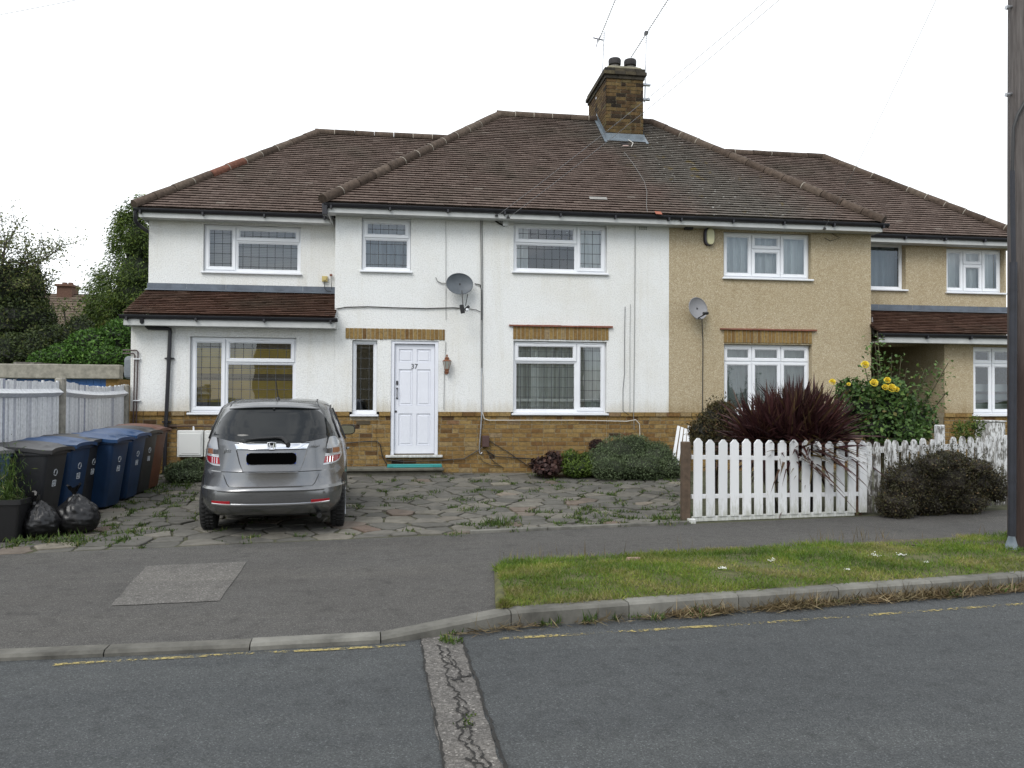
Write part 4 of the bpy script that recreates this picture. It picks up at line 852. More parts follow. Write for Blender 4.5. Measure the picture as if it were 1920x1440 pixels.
b = MB(); b.box(XR2, XR2 + .0, 1, 1, 0, 0) if False else None
b = MB(); yy = YF - .03; a = FY(1318, 640, yy); c = FY(1317, 770, yy); b.tube([FY(1316, 596, yy), a, c], .008, 6); b.tube([FY(1560, 438, YF - .01), FY(1575, 446, YF - .01), FY(1557, 452, YF - .01), FY(1546, 446, YF - .01)], .006, 6); b.build('cable', M['cable'], tanhouse)
b = MB(); a, c = FY(1284, 422, YF - .05), FY(1299, 431, YF - .05); b.box(a[0], c[0], YF - .09, YF, c[2], a[2]); b.build('soffit_vent', M['gutter'], tanhouse, bevel=.01)
# ---- pipes and wires on the white front
b = MB(); yy = YF - .022; F_ = lambda u, v: FY(u, v, yy)
b.tube([F_(1020, 398) if False else F_(897, 405), F_(901, 412), F_(902, 500), F_(902, 640), F_(902.5, 700)], .008, 8, 3); b.tube([F_(904, 412), F_(905, 520), F_(904, 700)], .005, 6, 0)
b.tube([F_(903, 690), F_(903, 780), F_(899, 840), F_(899, 849), F_(902, 851), F_(904, 848)], .014, 8, 1); b.tube([F_(905, 700), F_(905, 775), F_(908, 785), F_(916, 788), F_(1000, 788), F_(1090, 788), F_(1175, 790), F_(1192, 787), F_(1199, 795), F_(1200, 820)], .008, 6, 2)
b.tube([F_(631, 579), F_(650, 576), F_(690, 575), F_(740, 577), F_(800, 578.5), F_(850, 577), F_(864, 578)], .010, 6, 0); b.tube([F_(879, 579), F_(893, 581), F_(901, 585)], .006, 6, 0); b.tube([F_(890, 532), F_(900, 534), F_(903, 545), F_(903, 600)], .009, 6, 0); b.tube([F_(838, 531), F_(828, 531), F_(820, 527), F_(817, 520)], .008, 6, 3)
b.tube([F_(906, 411), F_(925, 412), F_(938, 420), F_(946, 424)], .014, 6, 0); b.tube([F_(936, 404), F_(940, 420), F_(947, 423)], .006, 6, 0)
b.tube([F_(1191, 418), F_(1190, 600), F_(1188, 775), F_(1189, 806)], .006, 6, 3); b.tube([F_(1182, 570), F_(1181, 640), F_(1181, 775)], .004, 6, 3); b.tube([F_(1172, 575), F_(1171, 640), F_(1171, 700), F_(1168, 730), F_(1168, 770), F_(1179, 778)], .005, 6, 0)
b.tube([F_(836, 415), F_(836, 600)], .004, 5, 3); b.tube([F_(836, 640), F_(833, 700), F_(832, 768)], .005, 5, 3)
b.tube([F_(907, 838), F_(870, 860), F_(830, 863), F_(760, 866), F_(722, 862)], .009, 6, 0); b.tube([F_(916, 826), F_(950, 846), F_(985, 870), F_(1000, 880)], .008, 6, 0); b.tube([F_(912, 845), F_(930, 856), F_(960, 858), F_(998, 860)], .009, 6, 0); b.tube([F_(914, 848), F_(925, 865), F_(945, 878)], .007, 6, 0); b.tube([F_(900, 856), F_(905, 865), F_(920, 872), F_(940, 874)], .006, 6, 0)
b.tube([F_(640, 832), F_(680, 828), F_(707, 827), F_(713, 834), F_(716, 852), F_(718, 858), F_(726, 872)], .009, 6, 0)
b.build('cables', [M['cable'], M['steel'], M['cable_white'], M['cable_grey']], house, smooth=True)
b = MB(); a, c = FY(904, 817, YF - .05), FY(917, 838, YF - .05); b.box(a[0], c[0], YF - .10, YF + .01, c[2], a[2]); b.build('cable_box', flat('brown_box_plastic', (.075, .04, .035), .5), house, bevel=.008)
b = MB(); a, c = FY(943, 414, YF - .03), FY(953, 424, YF - .03); b.box(a[0], c[0], YF - .05, YF, c[2], a[2]); b.build('junction_box', M['upvc'], house, bevel=.006)
b = MB(); a, c = FY(1198, 419, YF), FY(1214, 431, YF)
for i in range(4):
    for j in range(5): b.box(a[0] + (c[0] - a[0]) * j / 5, a[0] + (c[0] - a[0]) * (j + .7) / 5, YF - .008, YF + .002, c[2] + (a[2] - c[2]) * i / 4, c[2] + (a[2] - c[2]) * (i + .65) / 4)
b.build('wall_vent', flat('dirty_vent_paint', (.32, .34, .32), .8, var=.3, scale=30), house)
b = MB(); q = FY(609, 523, YW - .04); b.box(q[0] - .05, q[0] + .05, YW - .07, YW, q[2] - .05, q[2] + .05); b.box(q[0] - .03, q[0] + .03, YW - .085, YW - .07, q[2] - .03, q[2] + .03, 0); b.tube([(q[0], YW - .05, q[2] - .04), (q[0] + .0, YW - .05, q[2] - .18), (q[0] + .04, YW - .06, q[2] - .23), (q[0] + .12, YW - .06, q[2] - .235)], .008, 6, 1)
b.tube([FY(620.5, 516, YW - .06), FY(622, 543, YW - .06)], .006, 6, 1); t = FY(620.5, 516, YW - .06); b.box(t[0] - .02, t[0] + .025, t[1] - .03, t[1] + .03, t[2] - .015, t[2] + .02, 2); b.build('light_sensor', [flat('yellowed_plastic', (.52, .42, .16), .5), M['cable'], M['tile_course']], house, bevel=.004)
# =================================================================== the car
M['paint'] = flat('silver_car_paint', (.20, .203, .207), .27, metal=.8, coat=.5); M['car_glass'] = flat('dark_car_glass', (.012, .014, .015), .05, spec=.4)
M['chrome'] = flat('chrome', (.75, .76, .78), .12, metal=1.0); M['rubber'] = flat('tyre_rubber', (.014, .014, .014), .85, var=.3, scale=30); M['black_trim'] = flat('black_trim', (.012, .012, .013), .4)
M['red_lens'] = flat('red_lens', (.30, .008, .015), .12, coat=.6); M['clear_lens'] = flat('clear_lens', (.55, .57, .60), .10, metal=.25, coat=.8); M['amber_lens'] = flat('amber_lens', (.34, .15, .08), .15, coat=.6)
CAR_H = radians(5.2); car = thing('parked_car', 'silver five-door hatchback parked on the crazy paving with its back to the road', 'car', (-1.455, 8.95, ground(-1.5, 9.7) - .005), CAR_H)
cz_ = [.24, .30, .36, .45, .525, .55, .62, .71, .72, .80, .90, .98, 1.04, 1.12, 1.20, 1.28, 1.36, 1.42, 1.46, 1.49, 1.51, 1.522]
cw_ = [.785, .805, .825, .842, .846, .846, .847, .847, .847, .844, .835, .82, .80, .765, .73, .695, .66, .635, .605, .55, .46, .25]
cr_ = [.12, .045, .012, .0, .0, .035, .048, .055, .075, .090, .105, .125, .15, .205, .265, .33, .395, .43, .46, .53, .75, 1.25]
cf_ = [3.80, 3.86, 3.89, 3.9, 3.9, 3.9, 3.88, 3.84, 3.83, 3.70, 3.45, 3.15, 2.98, 2.84, 2.70, 2.56, 2.42, 2.28, 2.15, 2.02, 1.9, 1.6]
cn_ = [4.0, 4.2, 4.2, 4.0, 3.8, 3.5, 3.2, 3.0, 3.0, 2.9, 2.8, 2.9, 3.0, 3.4, 3.7, 3.9, 3.9, 3.6, 3.2, 2.8, 2.4, 2.0]
ci = lambda z, A: float(np.interp(z, cz_, A))
def rear(x, z):                      # y of the rear surface
    w, yr, n = ci(z, cw_), ci(z, cr_), ci(z, cn_); yc = 1.55 if z < 1.5 else 1.6; q = min(.9999, abs(x) / w); return yc - (yc - yr) * (1 - q ** n) ** (1 / n)
def side(y, z):                      # half width at y
    w, yr, n, yf = ci(z, cw_), ci(z, cr_), ci(z, cn_), ci(z, cf_); yc = 1.55 if z < 1.5 else 1.6
    q = (yc - y) / (yc - yr) if y < yc else (y - yc) / (yf - yc); q = min(.9999, abs(q)); return w * (1 - q ** n) ** (1 / n)
zs = sorted(set(cz_ + [.26, .33, .40, .49, .66, .76, .85, .94, 1.01, 1.08, 1.16, 1.24, 1.32, 1.39, 1.44, 1.475, 1.5]))
rings = []
for z in zs:
    w, yr, yf, n = ci(z, cw_), ci(z, cr_), ci(z, cf_), ci(z, cn_); yc = 1.55 if z < 1.5 else 1.6; R = []
    K = 34
    for i in range(K):
        th = pi * (i + .5) / K; c, s = cos(th), sin(th); R.append((w * math.copysign(abs(c) ** (2 / n), c), yc - (yc - yr) * s ** (2 / n), z))
    for i in range(K):
        th = pi * (i + .5) / K; c, s = cos(th), sin(th); R.append((-w * math.copysign(abs(c) ** (2 / n), c), yc + (yf - yc) * s ** (2 / n), z))
    rings.append(R)
b = MB(); b.loft([[p for p in R][::-1] for R in rings]); body = b.build('body', M['paint'], car, smooth=True, local=True, angle=28)
def rpatch(b, rows, off=.004, nx=16, m=0, skirt=.012):   # skin piece lying on the rear surface; rows of ((xl, zl), (xr, zr))
    G_ = []
    for (l, r) in rows: G_.append([(l[0] + (r[0] - l[0]) * i / nx, rear(l[0] + (r[0] - l[0]) * i / nx, l[1] + (r[1] - l[1]) * i / nx) - off, l[1] + (r[1] - l[1]) * i / nx) for i in range(nx + 1)])
    b.grid(G_, m)
    loop = G_[0] + [R[-1] for R in G_[1:]] + G_[-1][-2::-1] + [R[0] for R in G_[-2:0:-1]]; n = len(loop)
    b.add(loop + [(p[0], p[1] + skirt, p[2]) for p in loop], [(i, (i + 1) % n, n + (i + 1) % n, n + i) for i in range(n)], m)
def sampled(rows, k):                # densify outline rows
    out = []
    for i in range(len(rows) - 1):
        for j in range(k): t = j / k; out.append(tuple(tuple(np.array(rows[i][s]) * (1 - t) + np.array(rows[i + 1][s]) * t) for s in (0, 1)))
    return out + [rows[-1]]
sym = lambda pts: [((-x, z), (x, z)) for x, z in pts]
b = MB(); rw = [(.40, 1.022), (.655, 1.085), (.665, 1.10), (.66, 1.13), (.632, 1.21), (.585, 1.29), (.53, 1.355), (.49, 1.385), (.42, 1.402)]
# lower edge dips in the middle
low = [((-.655 , 1.085), (.655, 1.085))]; G0 = [(x / 20 * .655, 1.018 + .068 * abs(x / 20) ** 1.6) for x in range(-20, 21)]
G_ = [[(x, rear(x, z) - .013, z) for x, z in G0]]
rw2 = [tuple(np.array(rw[i]) * (1 - j / 5) + np.array(rw[i + 1]) * j / 5) for i in range(2, len(rw) - 1) for j in range(5)] + [rw[-1]]
for j in range(1, 6): G_.append([(x, rear(x, zz_) - .012 + .0013 * j, zz_) for x, zz_ in [(x * (1 + .01 * j / 6), z * (1 - j / 6) + (1.10 + .012 * (1 - (x / .655) ** 2)) * j / 6) for x, z in G0]])
for x, z in rw2: G_.append([(x * i / 20, rear(x * i / 20, z + .012 * (1 - (i / 20) ** 2)) - .004, z + .012 * (1 - (i / 20) ** 2)) for i in range(-20, 21)])
b.grid(G_); b.build('rear_window', M['car_glass'], car, smooth=True, local=True)
b = MB(); b.grid([[(x, rear(x, 1.40 + dz) - .004 - o, 1.415 + dz - .02 * (x / .5) ** 2) for x in [k / 20 * .5 for k in range(-20, 21)]] for dz, o in ((0, .0), (.012, .028), (.03, .026), (.045, .0))]); b.build('spoiler', M['paint'], car, smooth=True, local=True)
b = MB(); b.lathe([(.012, 0), (.012, .012)], 10, (0, rear(0, 1.41) - .035, 1.412), 'y'); b.build('washer_jet', M['black_trim'], car, local=True)
# tailgate panel, seams and pressings
def rcurve(b, pts, rad, m=0, off=.0): b.tube([(x, rear(x, z) - off, z) for x, z in pts], rad, 6, m)
for s in (-1, 1):
    b = MB(); rcurve(b, [(s * .605, 1.075), (s * .59, 1.0), (s * .555, .84), (s * .53, .745), (s * .50, .65), (s * .47, .585), (s * .44, .555)], .0045)
    b.build('tailgate_seam', M['black_trim'], car, local=True)
b = MB(); rcurve(b, [(x / 10 * .44, .553) for x in range(-10, 11)], .0055); b.build('tailgate_seam', M['black_trim'], car, local=True)
b = MB(); rpatch(b, sampled([((-.31, .738), (.31, .738)), ((-.30, .722), (.30, .722)), ((-.27, .700), (.27, .700))], 3), .014, 14)
b.build('number_plate_recess', M['paint'], body, smooth=True, local=True)
for s in (-1, 1):
    b = MB(); rpatch(b, sampled([((min(s * .385, s * .60), .955), (max(s * .385, s * .60), .955)), ((min(s * .345, s * .563), .81), (max(s * .345, s * .563), .81)), ((min(s * .305, s * .545), .718), (max(s * .305, s * .545), .718))], 4), .016, 8)
    b.build('tailgate_panel', M['paint'], body, smooth=True, local=True)
b = MB(); G1 = []
for z, o in ((1.03, .004), (1.022, .020), (.985, .028), (.965, .030), (.955, .012)): G1.append([(x / 20 * (.405 - (1.03 - z) * .45), rear(x / 20 * .4, z) - o, z) for x in range(-20, 21)])
b.grid(G1); b.build('chrome_strip', M['chrome'], car, smooth=True, local=True)
# plate with a blanked face
b = MB(); yp = rear(0, .79) - .008; out = []; g = random.Random(4)
for i in range(40):
    pass
out = [(q[0], yp, .860 + q[1]) for q in [(.268 - .052 + .052 * cos(t_) if k_ in (0, 3) else -(.268 - .052) + .052 * cos(t_), (.012 if k_ in (0, 1) else -.012) + .052 * sin(t_)) for k_ in range(4) for t_ in [radians(90 * k_ + 10 * j) for j in range(10)]]]
b.box(-.262, .262, yp + .004, yp + .014, .800, .915, 1); b.add(out + [(p[0], p[1] + .006, p[2]) for p in out], [tuple(range(40))] + [(i, (i + 1) % 40, 40 + (i + 1) % 40, 40 + i) for i in range(40)])
b.build('number_plate', [flat('blanked_plate', (.002, .002, .002), 1.0, spec=0.0), flat('plate_blue', (.03, .06, .30), .5)], car, local=True)
# emblem
b = MB(); ey = rear(0, .99) - .036; ez = 1.0
loop = [(-.046, ez + .034), (-.034, ez - .036), (0, ez - .040), (.034, ez - .036), (.046, ez + .034), (0, ez + .040), (-.046, ez + .034)]
b.tube([(x, ey, z) for x, z in loop], .0052, 6); b.tube([(-.026, ey, ez + .028), (-.018, ey, ez - .028)], .0062, 6); b.tube([(.026, ey, ez + .028), (.018, ey, ez - .028)], .0062, 6); b.tube([(-.022, ey, ez - .004), (.022, ey, ez - .004)], .0055, 6)
b.add([(x * .95, ey + .006, z) for x, z in loop[:-1]], [tuple(range(6))], 1); b.build('emblem', [M['chrome'], M['black_trim']], car, smooth=True, local=True)
def car_text(nm, s, size, x, z): text_mesh(nm, s, size, M['chrome'], car, Matrix.Translation((x, rear(x, z) - .027, z)) @ Matrix.Rotation(math.atan2(rear(x + .05, z) - rear(x - .05, z), .1), 4, 'Z') @ Matrix.Rotation(radians(90), 4, 'X') @ Matrix.Shear('XZ', 4, (0, 0)), .003)
car_text('model_badge', 'Jazz', .062, -.485, .945); car_text('model_badge', 'HYBRID', .032, .47, .985)
# lamps
for s in (-1, 1):
    sx = lambda a, c: ((min(s * a[0], s * c[0]), a[1] if s * a[0] < s * c[0] else c[1]), (max(s * a[0], s * c[0]), c[1] if s * a[0] < s * c[0] else a[1]))
    b = MB(); rows = [sx((.622, 1.085), (.690, 1.085)), sx((.607, 1.03), (.735, 1.02)), sx((.585, .93), (.768, .925)), sx((.568, .85), (.775, .86)), sx((.555, .785), (.735, .80)), sx((.553, .772), (.655, .775))]
    rpatch(b, sampled(rows, 4), .010, 12); lamp = b.build('tail_light', M['clear_lens'], car, smooth=True, local=True)
    b = MB(); rpatch(b, sampled([sx((.572, .865), (.752, .868)), sx((.563, .81), (.738, .825)), sx((.565, .792), (.70, .80))], 3), .015, 10); b.build('red_lens', M['red_lens'], lamp, smooth=True, local=True)
    b = MB(); rpatch(b, sampled([sx((.598, .95), (.655, .95)), sx((.590, .895), (.655, .895))], 3), .016, 8, 0); rpatch(b, sampled([sx((.665, .955), (.738, .95)), sx((.660, .895), (.745, .895))], 3), .016, 8, 1); b.build('indicator_lens', [M['amber_lens'] if s > 0 else M['red_lens'], flat('grey_reflector', (.20, .20, .21), .15, metal=.8)] if 0 else [flat('smoky_lens', (.16, .15, .15), .12, metal=.5), M['amber_lens']], lamp, smooth=True, local=True)
    b = MB()
    for z in (.873, .888): rcurve(b, [(s * q, z) for q in (.575, .62, .67, .72, .76)], .004, 0, .016)
    for q in (.60, .63, .66): rcurve(b, [(s * q, .795), (s * (q + .004), .862)], .004, 0, .018)
    b.build('lamp_trim', M['chrome'], lamp, local=True)
# bumper: shelf, crease, lower bar, reflectors, sensors
b = MB(); G1 = []
for z, o in ((.556, .030), (.545, .020), (.532, .016), (.515, .010), (.50, .002)): G1.append([(x / 24 * (.70 + (.53 - z) * .4), rear(x / 24 * .72, z) - o, z) for x in range(-24, 25)])
b.grid(G1); b.build('bumper', M['paint'], car, smooth=True, local=True)
b = MB(); G1 = []
for z, o in ((.372, .002), (.364, .014), (.350, .016), (.342, .004)): G1.append([(x / 24 * .63, rear(x / 24 * .63, z) - o, z + .012 * (x / 24) ** 2) for x in range(-24, 25)])
b.grid(G1); b.build('bumper_strip', M['chrome'], car, smooth=True, local=True)
for s in (-1, 1):
    b = MB(); rpatch(b, [((min(s * .43, s * .63), .405), (max(s * .43, s * .63), .405)), ((min(s * .43, s * .63), .377), (max(s * .43, s * .63), .377))], .006, 10); b.build('reflector', M['red_lens'], car, smooth=True, local=True)
for x in (-.60, -.21, .19, .57):
    b = MB(); b.lathe([(.013, -.006), (.013, .006)], 12, (x, rear(x, .475) - .001, .475), 'y'); b.build('parking_sensor', M['paint'], car, local=True)
b = MB(); b.box(-.60, .60, .35, 3.6, .21, .27); b.tube([(.52, .02, .225), (.52, .5, .225)], .028, 10); b.box(-.35, .4, .55, .9, .16, .24); b.build('underbody', M['black_trim'], car, local=True)
# wiper and aerial
b = MB(); wp = [(.175, 1.015), (.15, 1.055), (.10, 1.088), (.04, 1.090), (-.10, 1.082), (-.29, 1.068)]; b.tube([(x, rear(x, z) - .034, z) for x, z in wp], [.018, .022, .020, .014, .013, .006], 8); b.lathe([(.026, -.02), (.026, .04)], 12, (.175, rear(.175, 1.01) - .03, 1.012), 'y'); b.build('wiper', M['black_trim'], car, smooth=True, local=True)
b = MB(); b.lathe([(.030, 1.47), (.026, 1.495), (.010, 1.515)], 10, (.02, .78, .03)); b.tube([(.02, .78, 1.54), (.015, .72, 1.60), (.005, .62, 1.735)], [.008, .006, .004], 6); b.build('roof_aerial', M['black_trim'], car, smooth=True, local=True)
b = MB()
for s in (-1, 1): b.tube([(s * ci(z, cw_) * .80, rear(s * ci(z, cw_) * .80, z) - .002, z) for z in (1.43, 1.45)] + [(s * .47, y, 1.512) for y in (.95, 1.3, 1.7)], .006, 6)
b.build('roof_seam', M['black_trim'], car, local=True)
# side glass, pillars, door lines, arches
def spatch(b, rows, s, off=.004, n=12, m=0):
    G_ = [[(s * (side(a[0] + (c[0] - a[0]) * i / n, a[1] + (c[1] - a[1]) * i / n) + off), a[0] + (c[0] - a[0]) * i / n, a[1] + (c[1] - a[1]) * i / n) for i in range(n + 1)] for a, c in rows]; b.grid(G_, m)
for s in (-1, 1):
    b = MB(); spatch(b, sampled([((.72, 1.05), (2.88, .985)), ((.68, 1.12), (2.76, 1.10)), ((.70, 1.25), (2.50, 1.25)), ((.86, 1.38), (2.22, 1.385)), ((1.05, 1.415), (2.05, 1.42))], 4), s, .004, 30); b.build('side_window', M['car_glass'], car, smooth=True, local=True)
    b = MB(); b.tube([(s * (side(y, z) + .006), y, z) for y, z in ((.74, 1.06), (.70, 1.14), (.74, 1.28), (.92, 1.40), (1.2, 1.43), (1.7, 1.43), (2.1, 1.42), (2.4, 1.30), (2.75, 1.10))], .012, 6); b.tube([(s * (side(1.55, z) + .006), 1.55 + (1.2 - z) * .1, z) for z in (1.0, 1.1, 1.2, 1.3, 1.4)], .02, 6); b.build('window_trim', M['black_trim'], car, local=True, smooth=True)
    b = MB()
    for y in (.95, 1.62, 2.72): b.tube([(s * (side(y, z) - .001), y, z) for z in (.36, .5, .7, .9, 1.0)], .004, 5)
    b.tube([(s * side(y, .33), y, .33) for y in (1.1, 1.6, 2.2, 2.8)], .012, 6); b.build('door_seam', M['black_trim'], car, local=True)
    for y in (1.55, 2.5):
        b = MB(); b.tube([(s * (side(y - .2, .88) + .002), y - .2, .88), (s * (side(y - .1, .88) + .03), y - .16, .885), (s * (side(y - .1, .88) + .03), y - .06, .885), (s * (side(y, .88) + .002), y, .88)], .012, 6); b.build('door_handle', M['paint'], car, local=True, smooth=True)
    b = MB(); mx = s * (side(2.62, 1.02) + .17); k = 14; rg = []
    for y, sc in ((2.56, .93), (2.575, 1.0), (2.66, .95), (2.74, .6), (2.77, .2)): rg.append([(mx + s * .01 + .115 * sc * math.copysign(abs(cos(2 * pi * i / k)) ** .6, cos(2 * pi * i / k)), y, 1.075 + .075 * sc * math.copysign(abs(sin(2 * pi * i / k)) ** .6, sin(2 * pi * i / k)) + s * .08 * .1 * cos(2 * pi * i / k)) for i in range(k)])
    b.loft(rg); b.tube([(s * side(2.66, .98), 2.66, .975), (mx - s * .08, 2.64, 1.005), (mx - s * .04, 2.64, 1.03)], .026, 8); mir = b.build('door_mirror', M['black_trim'], car, smooth=True, local=True)
    b = MB(); gl = [(mx + s * .01 + .098 * math.copysign(abs(cos(2 * pi * i / 20)) ** .6, cos(2 * pi * i / 20)), 2.548 + .06 * .060 * math.copysign(abs(sin(2 * pi * i / 20)) ** .6, sin(2 * pi * i / 20)), 1.076 + .060 * math.copysign(abs(sin(2 * pi * i / 20)) ** .6, sin(2 * pi * i / 20))) for i in range(20)]; b.add(gl, [tuple(range(20))]); b.build('mirror_glass', flat('mirror_glass', (.42, .48, .52), .03, metal=1), mir, local=True)
    for y in (.72, 3.2):
        b = MB(); R = .298; x0, x1 = (s * .640, s * .808) if s > 0 else (s * .808, s * .640)
        pr_ = [(.19, x0 + .02), (.21, x0 + .004), (R - .05, x0), (R - .018, x0 + .008), (R, x0 + .030), (R, x1 - .030), (R - .018, x1 - .008), (R - .05, x1), (.21, x1 - .004), (.19, x1 - .02)]
        b.lathe(pr_, 40, (0, y, R), 'x')
        for k in range(40):
            for xx in (x0 + .045, x0 + .09, x0 + .135): 
                a = 2 * pi * (k + .5 * (xx > x0 + .08)) / 40; b.box(xx - .018, xx + .018, y + (R + .003) * cos(a) - .012, y + (R + .003) * cos(a) + .012, R + (R + .003) * sin(a) - .006, R + (R + .003) * sin(a) + .006)
        wh = b.build('wheel', M['rubber'], car, smooth=True, local=True)
        b = MB(); xo = s * .800; b.lathe([(.19, 0), (.185, -.02 * s), (.06, -.01 * s), (.02, 0)], 24, (xo, y, R), 'x')
        for k in range(6): a = k * pi / 3; b.bar((xo + s * .004, y, R), (xo + s * .004, y + .185 * cos(a), R + .185 * sin(a)), .05, .03, (1, 0, 0))
        b.build('rim', M['steel'], wh, local=True)
        b = MB(); ap = lambda yy, zz: (s * (side(yy, zz) + .003), yy, zz); b.add([ap(y + .345 * cos(pi * i / 14), R + .005 + .345 * sin(pi * i / 14)) for i in range(15)] + [ap(y + .20 * cos(pi * i / 14), R + .005 + .20 * sin(pi * i / 14)) for i in range(15)], [(i, i + 1, 16 + i, 15 + i) for i in range(14)]); b.build('wheel_arch', M['black_trim'], car, local=True)

# =================================================================== wheelie bins
binw = (.58, .72)
M['bin_black'] = flat('black_bin_plastic', (.020, .021, .024), .5, var=.2, scale=5); M['bin_blue'] = flat('blue_bin_plastic', (.007, .030, .082), .5, var=.2, scale=5); M['bin_brown'] = flat('brown_bin_plastic', (.105, .040, .022), .55, var=.2, scale=5)
M['lid_blue'] = flat('blue_lid_plastic', (.010, .045, .125), .4, var=.2, scale=5); M['lid_black'] = flat('black_lid_plastic', (.03, .03, .032), .42, var=.2, scale=5); M['lid_brown'] = flat('brown_lid_plastic', (.12, .052, .032), .5, var=.2)
M['bin_mark'] = flat('white_print', (.52, .55, .58), .6)
def rrect(hx, hy, r, z, cx=0., cy=0., k=5):
    P = []
    for sx_, sy_, a0 in ((1, 1, 0), (-1, 1, 90), (-1, -1, 180), (1, -1, 270)):
        for i in range(k): a = radians(a0 + 90 * i / (k - 1)); P.append((cx + sx_ * (hx - r) + r * cos(a), cy + sy_ * (hy - r) + r * sin(a), z))
    return P
def make_bin(label, loc, rz, mb_, ml_, marks=True):      # front faces local +x
    t = thing('wheelie_bin', label, 'wheelie bin', loc, rz, 'wheelie bins lined up along the white fence'); t.scale = (.96, .96, .92)
    b = MB(); b.loft([rrect(.235, .215, .05, .03, -.02), rrect(.25, .23, .05, .06, -.02), rrect(.335, .275, .05, .90, 0), rrect(.338, .278, .05, .93, 0), rrect(.365, .295, .04, .935, .005), rrect(.365, .295, .04, .975, .005), rrect(.33, .27, .04, .976, .005)])
    body = b.build('bin_body', mb_, t, smooth=True, local=True)
    b = MB(); rows = []
    for i in range(13):
        f = i / 12; x = -.385 + .79 * f; z = 1.025 - .030 * f + .026 * sin(pi * min(1, f * 1.15)) ; R = []
        for j in range(9):
            g_ = j / 8 * 2 - 1; e = 1.0 - .06 * (abs(f * 2 - 1) ** 6); R.append((x, .315 * g_ * e, z + .028 * (1 - abs(g_) ** 4) + (.026 if .30 < abs(g_) < .62 and .12 < f < .86 else 0)))
        rows.append(R)
    b.grid(rows); b.grid([[(p[0] * .97, p[1] * .97, .978) for p in R] for R in rows], flip=True)
    lp = rows[0] + [R[-1] for R in rows[1:]] + rows[-1][-2::-1] + [R[0] for R in rows[-2:0:-1]]; n = len(lp); b.add(lp + [(p[0] * 1.0, p[1] * 1.0, p[2] - .045) for p in lp], [(i, (i + 1) % n, n + (i + 1) % n, n + i) for i in range(n)])
    lid = b.build('bin_lid', ml_, t, smooth=True, local=True, angle=35)
    b = MB(); b.tube([(-.40, -.20, 1.0), (-.43, -.20, 1.0), (-.43, .20, 1.0), (-.40, .20, 1.0)], .016, 8); b.build('bin_handle', mb_, t, smooth=True, local=True)
    for y in (-.26, .26):
        b = MB(); b.lathe([(.03, -.025), (.095, -.025), (.10, -.01), (.10, .01), (.095, .025), (.03, .025)], 20, (-.24, y, .10), 'y'); b.build('wheel', M['rubber'], t, smooth=True, local=True)
    if marks:
        b = MB(); xf = lambda z: .335 - (.90 - z) * (.085 / .84) - .02 * (.90 - z) / .84 + .004
        for k in range(3):
            a0 = radians(90 + 120 * k); pts = []
            for i in range(5): a = a0 + radians(100) * i / 4; z = .70 + .040 * sin(a); pts.append((xf(z), .040 * cos(a), z))
            b.tube(pts, .005, 5)
        for p, q in (((-.04, .60), (.04, .60)), ((.04, .60), (.04, .53)), ((.04, .53), (-.04, .53)), ((-.04, .53), (-.04, .60)), ((-.01, .545), (-.01, .585)), ((.015, .545), (.015, .585))): b.tube([(xf(p[1]), p[0], p[1]), (xf(q[1]), q[0], q[1])], .0045, 5)
        b.build('printed_marks', M['bin_mark'], t, local=True)
    return t
def binat(u, v, rz, *a, **k):        # front lower right corner seen at (u, v)
    p = G(u, v); h = radians(rz); f = np.array((cos(h), sin(h))); r = np.array((-sin(h), cos(h))); c = np.array(p[:2]) - f * .215 - r * .215
    return make_bin(a[0], (c[0] - .085, c[1], p[2] - .0), h, a[1], a[2], **k)
binat(119, 985, -2, 'big black wheelie bin nearest the road, behind the two black rubbish bags', M['bin_black'], M['lid_black'])
binat(163, 966, -3, 'blue wheelie bin second from the road, between two black bins', M['bin_blue'], M['lid_blue'])
binat(187, 955, -1, 'black wheelie bin squeezed between two blue bins', M['bin_black'], M['lid_black'])
binat(236, 947, -4, 'blue wheelie bin standing fourth from the road, its side most exposed', M['bin_blue'], M['lid_blue'])
binat(268, 932, -2, 'blue wheelie bin farthest from the road, next to the far black bin', M['bin_blue'], M['lid_blue'])
binat(290, 922, -3, 'black wheelie bin beside the brown one near the house wall', M['bin_black'], M['lid_black'])
binat(307, 914, -2, 'brown wheelie bin at the end of the row by the black downpipe', M['bin_brown'], M['lid_brown'], marks=False)
t = binat(14, 1000, -6, 'pale blue-grey wheelie bin cut off by the left edge behind the feathery pot plant', flat('faded_blue_plastic', (.10, .16, .24), .5), flat('grey_lid_plastic', (.16, .16, .16), .5), marks=False)

